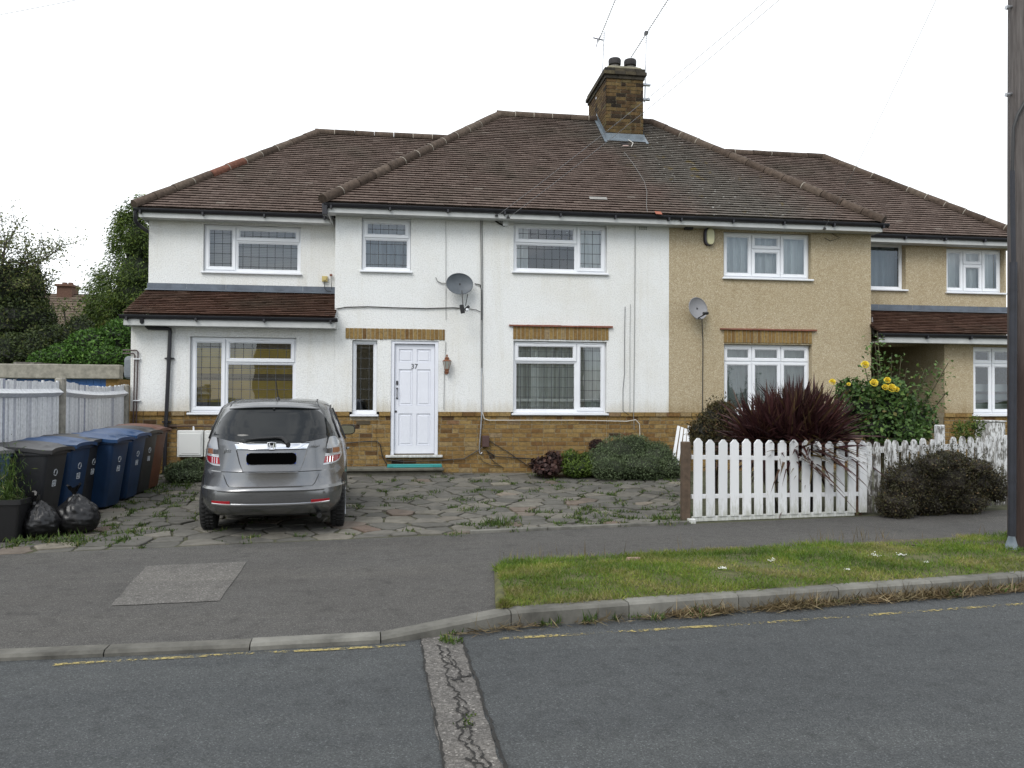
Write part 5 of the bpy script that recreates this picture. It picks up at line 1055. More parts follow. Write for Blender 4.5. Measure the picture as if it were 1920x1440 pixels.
# =================================================================== left boundary fence
fx = -4.78; fence = thing('board_fence', 'weathered white board fence with concrete posts behind the wheelie bins', 'fence', (fx, 11.8, .12))
M['fence_white'] = attr_mat('flaking_white_boards', [(0, (.34, .36, .44)), (.05, (.50, .51, .55)), (.14, (.68, .69, .71)), (1, (.80, .81, .82))], .75, 22, .16, .4, 35, .006)
g = random.Random(9)
for (y0, y1, h0, h1, sag) in ((8.9, 11.72, 1.74, 1.70, .03), (11.86, 14.32, 1.71, 1.69, .06)):
    b = MB(); y = y0
    while y < y1:
        w = g.uniform(.042, .07); t = (y - y0) / (y1 - y0); top = ground(fx, 11) + h0 + (h1 - h0) * t - sag * sin(pi * t) + g.uniform(-.012, .012)
        b.box(fx - .012 + g.uniform(-.006, .006), fx + .006 + g.uniform(-.006, .006), y, y + w - .005, .1, top, r=g.random()); y += w
    b.build('board_panel', M['fence_white'], fence)
    for zc in (1.66, .75):
        b = MB(); n = 8; pts = [(fx + .01, y0 + (y1 - y0) * i / n, zc + .02 - sag * .6 * sin(pi * i / n)) for i in range(n + 1)]
        for p, q in zip(pts, pts[1:]): b.loft([[(c[0], c[1], c[2] + .055), (c[0] + .065, c[1], c[2]), (c[0], c[1], c[2] - .055)] for c in (p, q)], r=.85)
        b.build('rail', M['fence_white'], fence)
for y, zt in ((8.82, 1.92), (11.79, 1.885), (14.36, 1.83)):
    b = MB(); b.box(fx - .06, fx + .06, y - .06, y + .06, -.1, zt); b.build('post', M['concrete'], fence, bevel=.02)

# =================================================================== garage, far house
gar = thing('garage', 'flat-roofed garage with a blue door and concrete beam behind the white fence', 'garage', (-7.5, 17, .2))
gz = FY(100, 683, 17)[2]; gb = FY(100, 710, 17)[2]; gx1 = FY(228, 700, 17)[0]
b = MB(); b.box(-10.5, gx1, 16.9, 17.1, gb, gz); b.build('beam', M['concrete'], gar, bevel=.015)
b = MB(); b.box(-10.5, gx1 - .05, 17.1, 22, gz - .14, gz - .03); b.build('roof', M['concrete'], gar)
b = MB(); b.box(-10.45, -10.2, 17.1, 22, 0, gb); b.box(gx1 - .3, gx1 - .06, 17.0, 22, 0, gb); b.box(-10.2, gx1 - .3, 21.8, 22, 0, gb); b.build('wall', M['brick'], gar)
b = MB(); x = -10.2
while x < gx1 - .35: b.box(x, min(x + .14, gx1 - .3) - .006, 17.05, 17.09, .1, gb - .002); x += .14
b.build('garage_door', flat('blue_door_paint', (.015, .10, .32), .45, var=.15), gar)
b = MB(); b.bar(FY(28, 681, 17.6), FY(75, 682, 17.9), .2, .05); b.bar(FY(60, 682, 17.5), FY(160, 687, 18.4), .15, .05); tag(b.build('plank', flat('grey_plank', (.16, .15, .13), .9, var=.3)), 'weathered grey planks lying on the flat garage roof', 'planks')
fh = thing('far_house', 'brick chimneyed house with a brown tiled roof glimpsed between the trees', 'house', (-14, 40, 0))
a, c = FY(-30, 548, 40), FY(230, 548, 40); zr = a[2]; ze = FY(100, 625, 36)[2]
b = MB(); P2 = atan((zr - ze) / 4.0); tiles(b, 36, ze, P2, 4.0 / cos(P2), lambda s: a[0], lambda s: c[0], gauge=.30, tw=.33, seed=77); b.build('roof', attr_mat('far_roof_tile', [(0, (.09, .065, .045)), (1, (.18, .135, .10))], .9), fh)
b = MB(); b.box(a[0] + .4, c[0] - .4, 36.3, 43.5, 0, ze + .05); b.add([(a[0] + .4, 36.3, ze), (a[0] + .4, 43.5, ze), (a[0] + .4, 40, zr - .1)], [(0, 1, 2)]); b.add([(c[0] - .4, 36.3, ze), (c[0] - .4, 43.5, ze), (c[0] - .4, 40, zr - .1)], [(0, 1, 2)]); b.add([(a[0], 40, zr), (c[0], 40, zr), (c[0], 44, ze), (a[0], 44, ze)], [(0, 1, 2, 3)]); b.build('wall', M['brick'], fh)
a, c = FY(113, 545, 40), FY(141, 545, 40); zt = FY(125, 537, 40)[2]; b = MB(); b.box(a[0], c[0], 39.6, 40.4, zr - .5, zt - .05); b.box(a[0] - .06, c[0] + .06, 39.5, 40.5, zt - .05, zt + .05, r=.9)
for q in (.3, .7): b.lathe([(.14, zt), (.11, zt + .18)], 10, (a[0] + (c[0] - a[0]) * q, 40, 0), r=.95)
b.build('chimney', attr_mat('red_brick', [(0, (.11, .06, .042)), (1, (.16, .09, .065))], .9), fh)

# =================================================================== fittings on the houses (things one could lift off)
def dish(name, label, u, v, ru, rv, yaw, pitch, Y, col, kind):
    c = np.array(FY(u, v, Y - .22)); t = thing(name, label, 'satellite dish', tuple(c)); rx = ru / 100.0 * .97
    R = Matrix.Rotation(yaw, 3, 'Z') @ Matrix.Rotation(pitch, 3, 'X'); pts = []; b = MB(); rows = []
    tr = lambda p: tuple(R @ Vector(p))
    for i in range(9):
        f = i / 8; rows.append([tr((rx * f * cos(2 * pi * j / 32), .075 - .075 * f * f if 0 else -.06 * f * f + .06, rv / 100 * .97 * f * sin(2 * pi * j / 32))) for j in range(33)])
    b.grid(rows); b.grid([[(p[0], p[1] + .008, p[2]) for p in Rr] for Rr in rows], flip=True); b.tube(rows[-1], .007, 6); b.build('reflector', col, t, smooth=True, local=True)
    return t, tr, c
dark = flat('dark_grey_dish', (.10, .115, .13), .55, var=.2, scale=6); light = flat('grey_dish', (.25, .25, .26), .5, var=.1, scale=6)
t, tr, c = dish('satellite_dish', 'dark grey satellite dish on the white wall, its receiver arm hanging down', 862, 532, 25, 20, radians(8), radians(-8), YF, dark, 0)
b = MB(); L1 = np.array(FY(866, 545, YF - .28)) - c; L2 = np.array(FY(868, 572, YF - .42)) - c; b.tube([L1, L2], .010, 8); L3 = np.array(FY(877, 552, YF - .25)) - c; b.tube([L3, np.array(FY(873, 573, YF - .40)) - c], .008, 8); b.tube([(0, .06, 0), (0, .22, -.02)], .022, 8); b.tube([(0, .21, -.1), (0, .21, .1)], .03, 8); b.build('arm', M['black_trim'], t, smooth=True, local=True)
b = MB(); q = np.array(FY(866, 579, YF - .42)) - c; b.bar(q + (-.01, 0, .07), q + (.02, 0, -.08), .075, .07, (0, 1, 0)); b.bar(q + (.05, 0, -.02), q + (.13, 0, .05), .05, .05, (0, 1, 0)); b.lathe([(.02, -.03), (.034, -.01), (.034, .02), (.02, .03)], 10, q + (.09, 0, -.015), 'y', 1); b.build('receiver', [M['black_trim'], M['upvc']], t, local=True, bevel=.006)
t, tr, c = dish('satellite_dish', 'mid grey satellite dish on the tan pebbledash wall with a cable below', 1309, 578, 22.5, 21.5, radians(20), radians(-10), YF, light, 0)
b = MB(); L1 = np.array(FY(1308, 597, YF - .26)) - c; L2 = np.array(FY(1326, 587, YF - .50)) - c; b.tube([L1, L2], .012, 8); b.tube([(0, .06, 0), (0, .22, -.02)], .022, 8); b.tube([(0, .21, -.1), (0, .21, .1)], .03, 8); b.build('arm', M['black_trim'], t, smooth=True, local=True)
b = MB(); q = np.array(FY(1323, 587, YF - .5)) - c; b.tube([q + (-.05, 0, -.01), q + (.05, .0, .0)], .028, 8); b.tube([L1 + (-.04, 0, -.01), L1 + (.06, 0, .01)], .016, 6, 1); b.build('receiver', [M['black_trim'], M['steel']], t, smooth=True, local=True)
t, tr, c = dish('satellite_dish', 'satellite dish peeping out edge-on at the corner of the tan wall above the rose', 1637, 613, 6, 20, radians(60), radians(-5), YF + .4, light, 0)
b = MB(); b.tube([(0, .06, 0), (-.05, .3, -.02)], .02, 8); b.build('arm', M['black_trim'], t, smooth=True, local=True)
# lantern
q = np.array(FY(838, 684, YF - .11)); t = thing('wall_lantern', 'rusty copper wall lantern right of the white front door', 'lantern', tuple(q)); cop = flat('rusty_copper', (.22, .09, .045), .6, metal=.3, var=.4, scale=40)
b = MB(); b.lathe([(.006, .19), (.012, .175), (.02, .16), (.008, .15), (.03, .135), (.05, .115), (.03, .105), (.078, .075), (.082, .065)], 6); b.lathe([(.040, -.075), (.047, -.085), (.035, -.10), (.03, -.135), (.012, -.15), (.015, -.165), (.004, -.175)], 6)
for k in range(6): a = k * pi / 3; b.tube([(.078 * cos(a), .078 * sin(a), .066), (.042 * cos(a), .042 * sin(a), -.076)], .004, 5)
b.tube([(0, 0, -.13), (0, .05, -.15), (0, .11, -.13)], .012, 8); b.lathe([(.04, .09), (.04, .115)], 12, (0, 0, -.13), 'y'); b.build('lantern_frame', cop, t, local=True)
b = MB(); b.lathe([(.076, .062), (.041, -.074)], 6); b.build('lantern_glass', flat('dusty_glass', (.30, .31, .28), .2, coat=.4), t, local=True)
# alarm
q = np.array(FY(1331, 443, YF - .07)); t = thing('alarm_box', 'cream oval alarm box with dark ends, high on the tan wall', 'alarm box', tuple(q))
def oval(w, h, k=24): return [(w * math.copysign(abs(cos(2 * pi * i / k)) ** .8, cos(2 * pi * i / k)), 0, h * math.copysign(abs(sin(2 * pi * i / k)) ** .62, sin(2 * pi * i / k))) for i in range(k)]
b = MB(); b.loft([[(p[0], .072, p[2]) for p in oval(.105, .175)], [(p[0], -.0, p[2]) for p in oval(.10, .165)]]); b.build('alarm_back', flat('dark_purple_plastic', (.02, .016, .03), .4), t, smooth=True, local=True)
b = MB(); b.loft([[(p[0] + .015, .0, p[2]) for p in oval(.078, .16)], [(p[0] + .015, -.02, p[2]) for p in oval(.07, .15)]]); b.build('alarm_cover', flat('cream_plastic', (.52, .50, .30), .4), t, smooth=True, local=True)
# meter boxes
for lab, u0, u1 in (('white meter box on the brick plinth, fully in view left of the car', 332, 380), ('white meter box half hidden behind the left side of the car', 383, 431)):
    a, c = FY(u0, 807, YF - .12), FY(u1, 857, YF - .12); t = thing('meter_box', lab, 'meter box', (a[0], YF, c[2]), 0, 'meter boxes on the brick plinth')
    b = MB(); b.box(a[0], c[0], YF - .12, YF + .005, c[2], a[2]); b.build('case', flat('white_meter_plastic', (.62, .63, .61), .5, var=.08), t, bevel=.014, seg=2)
    b = MB(); b.box(a[0] + .03, c[0] - .03, YF - .135, YF - .118, c[2] + .035, a[2] - .055); b.box(a[0] + .08, c[0] - .06, YF - .138, YF - .13, c[2] + .06, c[2] + .068, 1); b.build('meter_door', [flat('white_meter_door', (.66, .67, .65), .45), M['cable_grey']], t, bevel=.004)
b = MB(); yy = YF - .03; b.tube([FY(300, 799, yy), FY(345, 799, yy), FY(392, 799, yy), FY(430, 800, yy)], .014, 8)
for u in (363, 399): b.tube([FY(u, 799, yy), FY(u, 808, yy)], .016, 8, 1)
b.build('gas_pipe', [flat('rusty_pipe', (.06, .035, .025), .7, var=.3), M['upvc']], house, smooth=True)
# aerials
def aerial(label, mu0, mv0, mu1, mv1, Y, bu0, bv0, bu1, bv1, Yb, n, extra):
    p0, p1 = np.array(FY(mu0, mv0, Y)), np.array(FY(mu1, mv1, Y)); t = thing('tv_aerial', label, 'TV aerial', tuple(p0))
    b = MB(); b.tube([p0, p1], .014, 8); k = unit(p1 - p0)
    for f in (.03, .17): q = p0 + (p1 - p0) * f * 1.5; b.box(q[0] - .07 if extra else q[0] - .12, q[0] + .12 if extra else q[0] + .07, Y - .03, Y + .05, q[2] - .02, q[2] + .02)
    b.build('mast', M['steel'], t, smooth=True)
    a, c = np.array(FY(bu0, bv0, Y - .05)), np.array(FY(bu1, bv1, Yb)); b = MB(); b.tube([a, c], .009, 6); b.build('boom', M['steel'], t)
    b = MB(); d = unit(c - a); s_ = unit(np.cross(d, (0.15, -.3, 1)))
    for i in range(n): q = a + (c - a) * (i + .5) / n; l = .085 + .05 * (1 - i / n); b.tube([q - s_ * l, q + s_ * l], .0042, 5)
    b.build('elements', M['steel'], t); return t, b, a, d
t, b_, a, d = aerial('TV aerial on the left side of the brick chimney, with a small dipole', 1127, 190, 1133, 60, 17.6, 1122, 78, 1156, -6, 15.8, 22, False)
b = MB(); q = np.array(FY(1121, 73, 17.5)); b.tube([q + (-.11, 0, .02), q + (.13, 0, -.02)], .014, 6); b.tube([q, q + (-.02, .05, -.16)], .010, 6); b.tube([q + (0, 0, -.02), q + (.1, 0, .14)], .008, 6); b.build('dipole', flat('purple_grey_metal', (.10, .09, .14), .5, metal=.4), t)
t, b_, a, d = aerial('TV aerial on the right side of the brick chimney, its boom passing over the pots', 1209, 192, 1212, 62, 17.0, 1183, 108, 1256, -6, 15.3, 30, True)
b = MB(); q = np.array(FY(1212, 62, 17.0)); b.box(q[0] - .04, q[0] + .03, 16.95, 17.05, q[2] - .03, q[2] + .03); b.build('clamp', M['dark_metal'], t)

# =================================================================== telegraph pole and wires
pb = np.array(G(1919, 1036)); pole = thing('telegraph_pole', 'grey-brown wooden telegraph pole with a black cable guard on the right edge', 'pole', tuple(pb))
def wood_pole():
    m, nt, bs = new_mat('pole_wood'); mpn = nt.nodes.new('ShaderNodeMapping'); mpn.inputs['Scale'].default_value = (28, 28, 1.3); nt.links.new(pos(nt), mpn.inputs[0])
    n = noise(nt, 1.6, mpn.outputs[0], 7, .7); s = nt.nodes.new('ShaderNodeSeparateXYZ'); nt.links.new(pos(nt), s.inputs[0])
    hi = ramp(nt, [(.3, (.06, .05, .047)), (.7, (.155, .14, .132))], n.outputs['Fac']); lo = ramp(nt, [(.3, (.022, .013, .011)), (.7, (.055, .034, .028))], n.outputs['Fac'])
    nn = noise(nt, 1.5, pos(nt), 3); ad = nt.nodes.new('ShaderNodeMath'); ad.operation = 'ADD'; nt.links.new(s.outputs['Z'], ad.inputs[0]); nt.links.new(nn.outputs['Fac'], ad.inputs[1])
    nt.links.new(mixc(nt, lo, hi, mrange(nt, ad.outputs[0], 2.2, 3.8)), bs.inputs['Base Color']); bs.inputs['Roughness'].default_value = .85; bump(nt, bs, n.outputs['Fac'], .6, .012); return m
b = MB(); pt = pb + np.array((.02, 0, 8.0)); b.tube([pb - (0, 0, .3), pb + (0, 0, 1), pb + (.005, 0, 4), pt], [.140, .136, .126, .11], 24); b.build('pole_shaft', wood_pole(), pole, smooth=True)
for v in (16, 179):
    yy = pb[1]; a = FY(1895, v - 3, yy); b = MB(); b.tube([(a[0] + .06, yy, a[2] + .015), (a[0] - .055, yy - .02, a[2] - .02)], .014, 8); b.lathe([(.022, -.012), (.022, .012)], 8, (a[0] - .058, yy - .02, a[2] - .02), 'x'); b.build('step_bolt', M['steel'], pole, smooth=True)
yy = pb[1] - .10; b = MB(); b.tube([FY(1925, 185, yy - .03), FY(1908, 215, yy - .01), FY(1900, 240, yy), FY(1898, 330, yy)], .016, 8); b.build('pole_cable', M['cable'], pole, smooth=True)
b = MB(); p0, p1 = np.array(FY(1900, 492, yy + .0)), np.array(FY(1897.5, 1005, yy - .01)); a = np.array(FY(1898, 320, yy)); b.tube([a, p0], .022, 8); b.tube([p0, p1], .036, 12)
for f in (.1, .33, .57, .8): q = p0 + (p1 - p0) * f; b.lathe([(.0385, -.012), (.0385, .012)], 12, q)
b.build('cable_guard', flat('dark_guard_steel', (.018, .02, .028), .5, var=.3), pole, smooth=True)
b = MB(); q = np.array(G(1898, 1037)); b.lathe([(.085, -.02), (.08, .02), (.045, .13), (.022, .22), (.018, .24)], 18, q); b.build('guard_foot', flat('grey_foot_metal', (.20, .24, .27), .5, var=.15), pole, smooth=True)
pz = pt - (0, 0, .2)
def wire(label, a, c, sag, rad=.0040):
    a, c = np.array(a, float), np.array(c, float); b = MB(); n = 24; b.tube([a + (c - a) * i / n - np.array((0, 0, sag * 4 * (i / n) * (1 - i / n))) for i in range(n + 1)], rad, 5, caps=False); tag(b.build('overhead_wire', M['wire']), label, 'wire', 'overhead wires from the pole')
M['wire'] = flat('wire_black', (.22, .22, .23), .6)
wire('upper of two parallel wires running from the white house eaves to the pole', FY(934, 403, YE - .02), pz + (0, 0, .1), .12); wire('lower of two parallel wires running from the white house eaves to the pole', FY(955, 407, YE - .02), pz, .12)
wire('thin overhead wire from the tan house eaves up past the right roof', FY(1546, 428, YE - .02), pz - (0, 0, .25), .10, .0035); wire('thin overhead wire crossing the sky at the top left corner', FY(-300, 82, 16), pz + (0, 0, .05), .15, .004)
b = MB()
for u, v in ((931, 403), (953, 407)): q = np.array(FY(u, v, YE + .03)); b.lathe([(.035, -.02), (.02, 0), (.012, .03)], 8, q)
b.build('wire_bracket', M['cable'], house)
b = MB(); q = np.array(FY(1546, 428, YE + .03)); b.lathe([(.035, -.02), (.02, 0), (.012, .03)], 8, q); b.build('wire_bracket', M['cable'], tanhouse)

# house across the road, behind the camera: it shows only as a dim reflection in the panes and the car
opp = thing('opposite_house', 'tan hipped house across the road, seen only as a reflection in the windows', 'house', (1, -17, 0)); b = MB(); wall_panel(b, -8, 10, 0, 5, -14.5, [(-6, -4, 1, 2.3), (-1, 1, 1, 2.3), (4, 6, 1, 2.3), (-6, -4, 3.4, 4.5), (-1, 1, 3.4, 4.5), (4, 6, 3.4, 4.5)], -.2); b.box(-8, -7.8, -22, -14.72, 0, 5); b.box(9.8, 10, -22, -14.72, 0, 5); b.box(-7.8, 9.8, -22, -21.8, 0, 5); b.build('wall', M['render_tan'], opp)
b = MB(); e = [(-8.4, -14.1, 5), (10.4, -14.1, 5), (10.4, -22.4, 5), (-8.4, -22.4, 5), (-4.3, -18.2, 8.2), (6.3, -18.2, 8.2)]; b.add(e, [(0, 4, 5, 1), (1, 5, 2), (2, 5, 4, 3), (3, 4, 0)]); b.build('roof', M['tile'], opp)
for x in (-6, -1, 4):
    for z in (1, 3.4):
        b = MB(); b.box(x, x + 2, -14.62, -14.56, z, z + .08); b.box(x, x + 2, -14.62, -14.56, z + 1.02, z + 1.1); b.box(x, x + .08, -14.62, -14.56, z + .08, z + 1.02); b.box(x + 1.92, x + 2, -14.62, -14.56, z + .08, z + 1.02); b.box(x + .96, x + 1.04, -14.62, -14.56, z + .08, z + 1.02); b.build('window', M['upvc'], opp)
# =================================================================== fences on the right
def vplane(u, v, A, B):              # pixel onto the upright plane through ground points A, B
    A, B = np.array(A[:2]), np.array(B[:2]); n = np.array((-(B - A)[1], (B - A)[0])); d = ray(u, v); t = (A @ n) / (d[:2] @ n); return np.array((d[0] * t, d[1] * t, CAMH + d[2] * t))
FA, FB, FC = G(1294, 978), G(1612, 966), G(1895, 949)
pf = thing('picket_fence', 'clean white picket fence with pointed pales between the brown post and the weathered fence', 'fence', FA)
fdir = unit(np.array(FB) - np.array(FA)); fdir[2] = 0; fn = np.array((fdir[1], -fdir[0], 0))         # towards the road
M['old_white'] = None
def old_white():
    m, nt, bs = new_mat('peeling_white_wood'); mpn = nt.nodes.new('ShaderNodeMapping'); mpn.inputs['Scale'].default_value = (1, 1, .3); nt.links.new(pos(nt), mpn.inputs[0]); n = noise(nt, 26, mpn.outputs[0], 6, .7)
    s = nt.nodes.new('ShaderNodeSeparateXYZ'); nt.links.new(pos(nt), s.inputs[0]); lowz = mrange(nt, s.outputs['Z'], .15, .75, .12, 0); ad = nt.nodes.new('ShaderNodeMath'); ad.operation = 'SUBTRACT'; nt.links.new(n.outputs['Fac'], ad.inputs[0]); nt.links.new(lowz, ad.inputs[1])
    nt.links.new(ramp(nt, [(.34, (.07, .065, .055)), (.44, (.22, .215, .20)), (.52, (.62, .63, .63)), (1, (.70, .71, .72))], ad.outputs[0]), bs.inputs['Base Color']); bs.inputs['Roughness'].default_value = .85; bump(nt, bs, n.outputs['Fac'], .4, .006); return m
M['old_white'] = old_white()
g = random.Random(14)
def pale(par, base, top, w, th, name, mat, rounded=False, lean=0):
    b = MB(); x = fdir; h = top[2] - base[2]; out = []
    prof = [(-.5, 0), (.5, 0), (.5, h - w * .42), (.12, h), (-.12, h), (-.5, h - w * .42)] if not rounded else [(-.5, 0), (.5, 0), (.5, h - w * .75), (.38, h - w * .3), (.15, h - .005), (-.15, h), (-.38, h - w * .3), (-.5, h - w * .75)]
    for s in (th / 2, -th / 2): out.append([np.array(base) + x * (q * w + lean * z) + np.array((0, 0, z)) + fn * s for q, z in prof])
    n = len(prof); b.add(out[0] + out[1], [tuple(range(n)), tuple(range(n, 2 * n))[::-1]] + [(i, (i + 1) % n, n + (i + 1) % n, n + i) for i in range(n)], 0, g.random()); return b.build(name, mat, par, bevel=.004)
for i, u in enumerate((1306, 1330, 1353, 1375, 1398, 1420, 1442, 1465, 1486.5, 1508, 1530, 1552, 1573, 1594, 1615)):
    t, q = vplane(u, 823 + (u - 1306) * .016 + g.uniform(-1.5, 1.5), FA, FB), vplane(u, 968 - (u - 1306) * .028, FA, FB)
    pale(pf, q + fn * .03, t + fn * .03, .108, .02, 'pale', M['white_wood'], lean=g.uniform(-.013, .013))
for v0, v1, hh in ((857, 861, .055), (931, 926, .055)): b = MB(); b.bar(vplane(1296, v0, FA, FB), vplane(1612, v1, FA, FB), .035, hh); b.build('rail', M['white_wood'], pf, bevel=.004)
b = MB(); b.bar(vplane(1296, 973, FA, FB) + fn * .015, vplane(1600, 962, FA, FB) + fn * .015, .025, .065); b.build('base_board', M['white_wood'], pf, bevel=.004)
q = vplane(1285, 978, FA, FB); tp = vplane(1285, 828, FA, FB); b = MB(); b.box(q[0] - .052, q[0] + .052, q[1] - .05, q[1] + .05, -.1, tp[2]); b.build('post', flat('post_wood', (.085, .058, .038), .8, var=.3, scale=14), pf, bevel=.008)
b = MB(); b.box(q[0] - .0, q[0] + .10, q[1] - .12, q[1] - .04, q[2] - .05, q[2] + .05); b.build('post_foot', M['white_wood'], pf, bevel=.01)
of = thing('picket_fence', 'weathered picket fence with peeling paint behind the dark purple shrub', 'fence', FB)
for i, u in enumerate((1629, 1646, 1664, 1680.5, 1697, 1714, 1731, 1747.5, 1787, 1804, 1821, 1837.5, 1853.5, 1871, 1885, 1902, 1918, 1934)):
    t = vplane(u, 828 - (u - 1629) * .045 + g.uniform(-2, 2), FB, FC); q = vplane(u, 955, FB, FC); q[2] = ground(q[0], q[1]) + .03
    pale(of, q, t, .080, .03, 'pale', M['old_white'], rounded=True, lean=g.uniform(-.02, .02))
for v0, v1 in ((845, 832), (925, 918)): b = MB(); b.bar(vplane(1622, v0, FB, FC) - fn * .04, vplane(1940, v1, FB, FC) - fn * .04, .04, .08); b.build('rail', M['old_white'], of)
t = vplane(1772, 797, FB, FC) - fn * .10; b = MB(); b.box(t[0] - .055, t[0] + .055, t[1] - .05, t[1] + .05, 0, t[2]); b.build('post', M['old_white'], of, bevel=.012)
t = vplane(1614, 815, FB, FC) - fn * .08; b = MB(); b.box(t[0] - .05, t[0] + .05, t[1] - .05, t[1] + .05, 0, t[2] - .05); b.build('post', M['wood_brown'], of, bevel=.01)
a, c = FY(1844, 791, 14.0), FY(1875, 840, 14.0); b = MB(); b.box(a[0], c[0], 13.85, 14.25, .2, a[2]); b.box(a[0] - .02, c[0] + .02, 13.83, 14.27, a[2], a[2] + .03); tag(b.build('utility_box', M['old_white'], None, bevel=.015), 'white painted utility box against the brick of the right wing', 'utility box')
lp = thing('broken_panel', 'broken piece of white slatted fence leaning on the brick plinth', 'fence panel', G(1278, 860))
for i in range(4):
    p0 = np.array(FY(1259 + i * 9, 858, 13.7)); p1 = np.array(FY(1272.5 + i * 6.5, 799 + (i % 3) * 2.5, 14.2)); b = MB(); b.bar(p0 - (0, 0, .25), p1, .052, .018, (0, -1, 0.3)); b.build('slat', M['white_wood'], lp)

# =================================================================== plants
def uvs(c, r, n=10, k=7, jit=.12, seed=0):
    g = np.random.RandomState(seed); V, Fc = [], []
    for i in range(k + 1):
        for j in range(n):
            th, ph = pi * i / k, 2 * pi * j / n; f = 1 + g.uniform(-jit, jit); V.append((c[0] + r[0] * f * sin(th) * cos(ph), c[1] + r[1] * f * sin(th) * sin(ph), c[2] + r[2] * f * cos(th)))
    for i in range(k):
        for j in range(n): Fc.append((i * n + j, (i + 1) * n + j, (i + 1) * n + (j + 1) % n, i * n + (j + 1) % n))
    return V, Fc
def lobes_in(c, r, k, f, seed, up=.25):       # k sub-clumps spread through an ellipsoid
    g = np.random.RandomState(seed); out = []
    for _ in range(k):
        d = g.normal(size=3); d /= np.linalg.norm(d); rad = g.uniform(.35, .8); q = np.array(c) + d * np.array(r) * rad; q[2] = max(q[2], c[2] - r[2] * .75); s = g.uniform(.75, 1.25) * f
        out.append((q, np.array(r) * s * np.array((1, 1, 1.0)) * .9))
    return out
def foliage(name, lobes, n, l, w, mat, par, seed=0, jit=.10, core=.80, outw=.6, upb=.3, corer=.0, bend=.15, zmin=None, shoots=0, shootl=.15):
    g = np.random.RandomState(seed); C = np.array([q[0] for q in lobes]); R = np.array([q[1] for q in lobes]); wt = (R[:, 0] * R[:, 1] + R[:, 0] * R[:, 2] + R[:, 1] * R[:, 2]); wt = wt / wt.sum()
    idx = g.choice(len(lobes), n, p=wt); d = g.normal(size=(n, 3)); d /= np.linalg.norm(d, axis=1, keepdims=True); f = 1 - np.abs(g.normal(0, jit, (n, 1))) + g.uniform(0, .10, (n, 1))
    P = C[idx] + d * R[idx] * f; keep = np.ones(n, bool)
    for i in range(len(lobes)): keep &= ~(((((P - C[i]) / (R[i] * .78)) ** 2).sum(1) < 1) & (idx != i))
    if zmin is not None: keep &= P[:, 2] > zmin
    P, d = P[keep], d[keep]; m = len(P); ax = g.normal(size=(m, 3)) * .8 + d * outw + np.array((0, 0, upb)); nn = d + g.normal(size=(m, 3)) * .5 + np.array((0, 0, .3))
    ls = l * g.uniform(.6, 1.3, m); rn = np.clip(g.normal(.5, .24, m), 0.05, 1); ev, ef, er = [], [], []
    for i, (c, r) in enumerate(lobes):
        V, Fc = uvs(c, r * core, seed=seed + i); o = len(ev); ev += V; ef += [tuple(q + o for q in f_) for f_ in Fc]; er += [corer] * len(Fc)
    if shoots:
        sp, sa, sn = [], [], []
        for _ in range(shoots):
            i = g.choice(len(lobes), p=wt); d0 = g.normal(size=3); d0[2] = abs(d0[2]) * .9 + .1; d0 /= np.linalg.norm(d0); q = C[i] + d0 * R[i] * .95; dd = d0 * .7 + np.array((0, 0, .5)) + g.normal(0, .25, 3); dd /= np.linalg.norm(dd); Ls = g.uniform(.4, 1.0) * shootl
            for k in range(int(Ls / (l * .30)) + 2): sp.append(q + dd * Ls * k / (Ls / (l * .30) + 1) + g.normal(0, l * .16, 3)); sa.append(dd * .5 + g.normal(0, .7, 3)); sn.append(g.normal(0, 1, 3) + d0)
        P = np.vstack([P, sp]); ax = np.vstack([ax, sa]); nn = np.vstack([nn, sn]); k = len(sp); ls = np.append(ls, l * g.uniform(.5, 1.1, k)); rn = np.append(rn, np.clip(g.normal(.62, .2, k), .1, 1))
    return leafmesh(name, P, ax, nn, ls, w * ls / l, mat, par, rn, (ev, ef, er), bend)
L = {}
L['hebe'] = leaf_mat('grey_green_leaves', [(0, (.030, .040, .018)), (.3, (.080, .112, .050)), (.7, (.150, .200, .098)), (1, (.23, .28, .16))])
L['lime'] = leaf_mat('lime_leaves', [(0, (.02, .035, .006)), (.4, (.075, .125, .018)), (1, (.17, .24, .035))])
L['laurel'] = leaf_mat('bright_laurel_leaves', [(0, (.008, .016, .004)), (.35, (.050, .120, .018)), (.75, (.105, .225, .034)), (1, (.18, .32, .06))])
L['dark'] = leaf_mat('dark_leaves', [(0, (.010, .016, .006)), (.4, (.036, .058, .015)), (.8, (.08, .108, .028)), (1, (.14, .15, .04))])
L['conifer'] = leaf_mat('conifer_sprays', [(0, (.018, .030, .008)), (.4, (.065, .108, .020)), (.75, (.135, .195, .034)), (1, (.24, .29, .05))])
L['autumn'] = leaf_mat('olive_tree_leaves', [(0, (.03, .04, .014)), (.4, (.095, .125, .04)), (.75, (.17, .20, .06)), (1, (.26, .24, .08))])
L['berberis'] = leaf_mat('dark_purple_leaves', [(0, (.014, .011, .009)), (.35, (.036, .028, .018)), (.65, (.060, .054, .024)), (.88, (.085, .085, .032)), (1, (.17, .11, .05))], .15)
L['brown'] = leaf_mat('brown_green_leaves', [(0, (.014, .013, .006)), (.35, (.045, .042, .014)), (.65, (.085, .060, .020)), (.9, (.10, .085, .025)), (1, (.14, .07, .03))])
L['rose'] = leaf_mat('rose_leaves', [(0, (.010, .020, .006)), (.35, (.058, .118, .028)), (.75, (.115, .205, .05)), (.93, (.16, .25, .06)), (1, (.18, .15, .05))])
L['purple'] = leaf_mat('purple_sword_leaves', [(0, (.020, .008, .010)), (.3, (.046, .017, .020)), (.6, (.072, .027, .027)), (.82, (.098, .052, .030)), (1, (.14, .10, .035))], .15, .45)
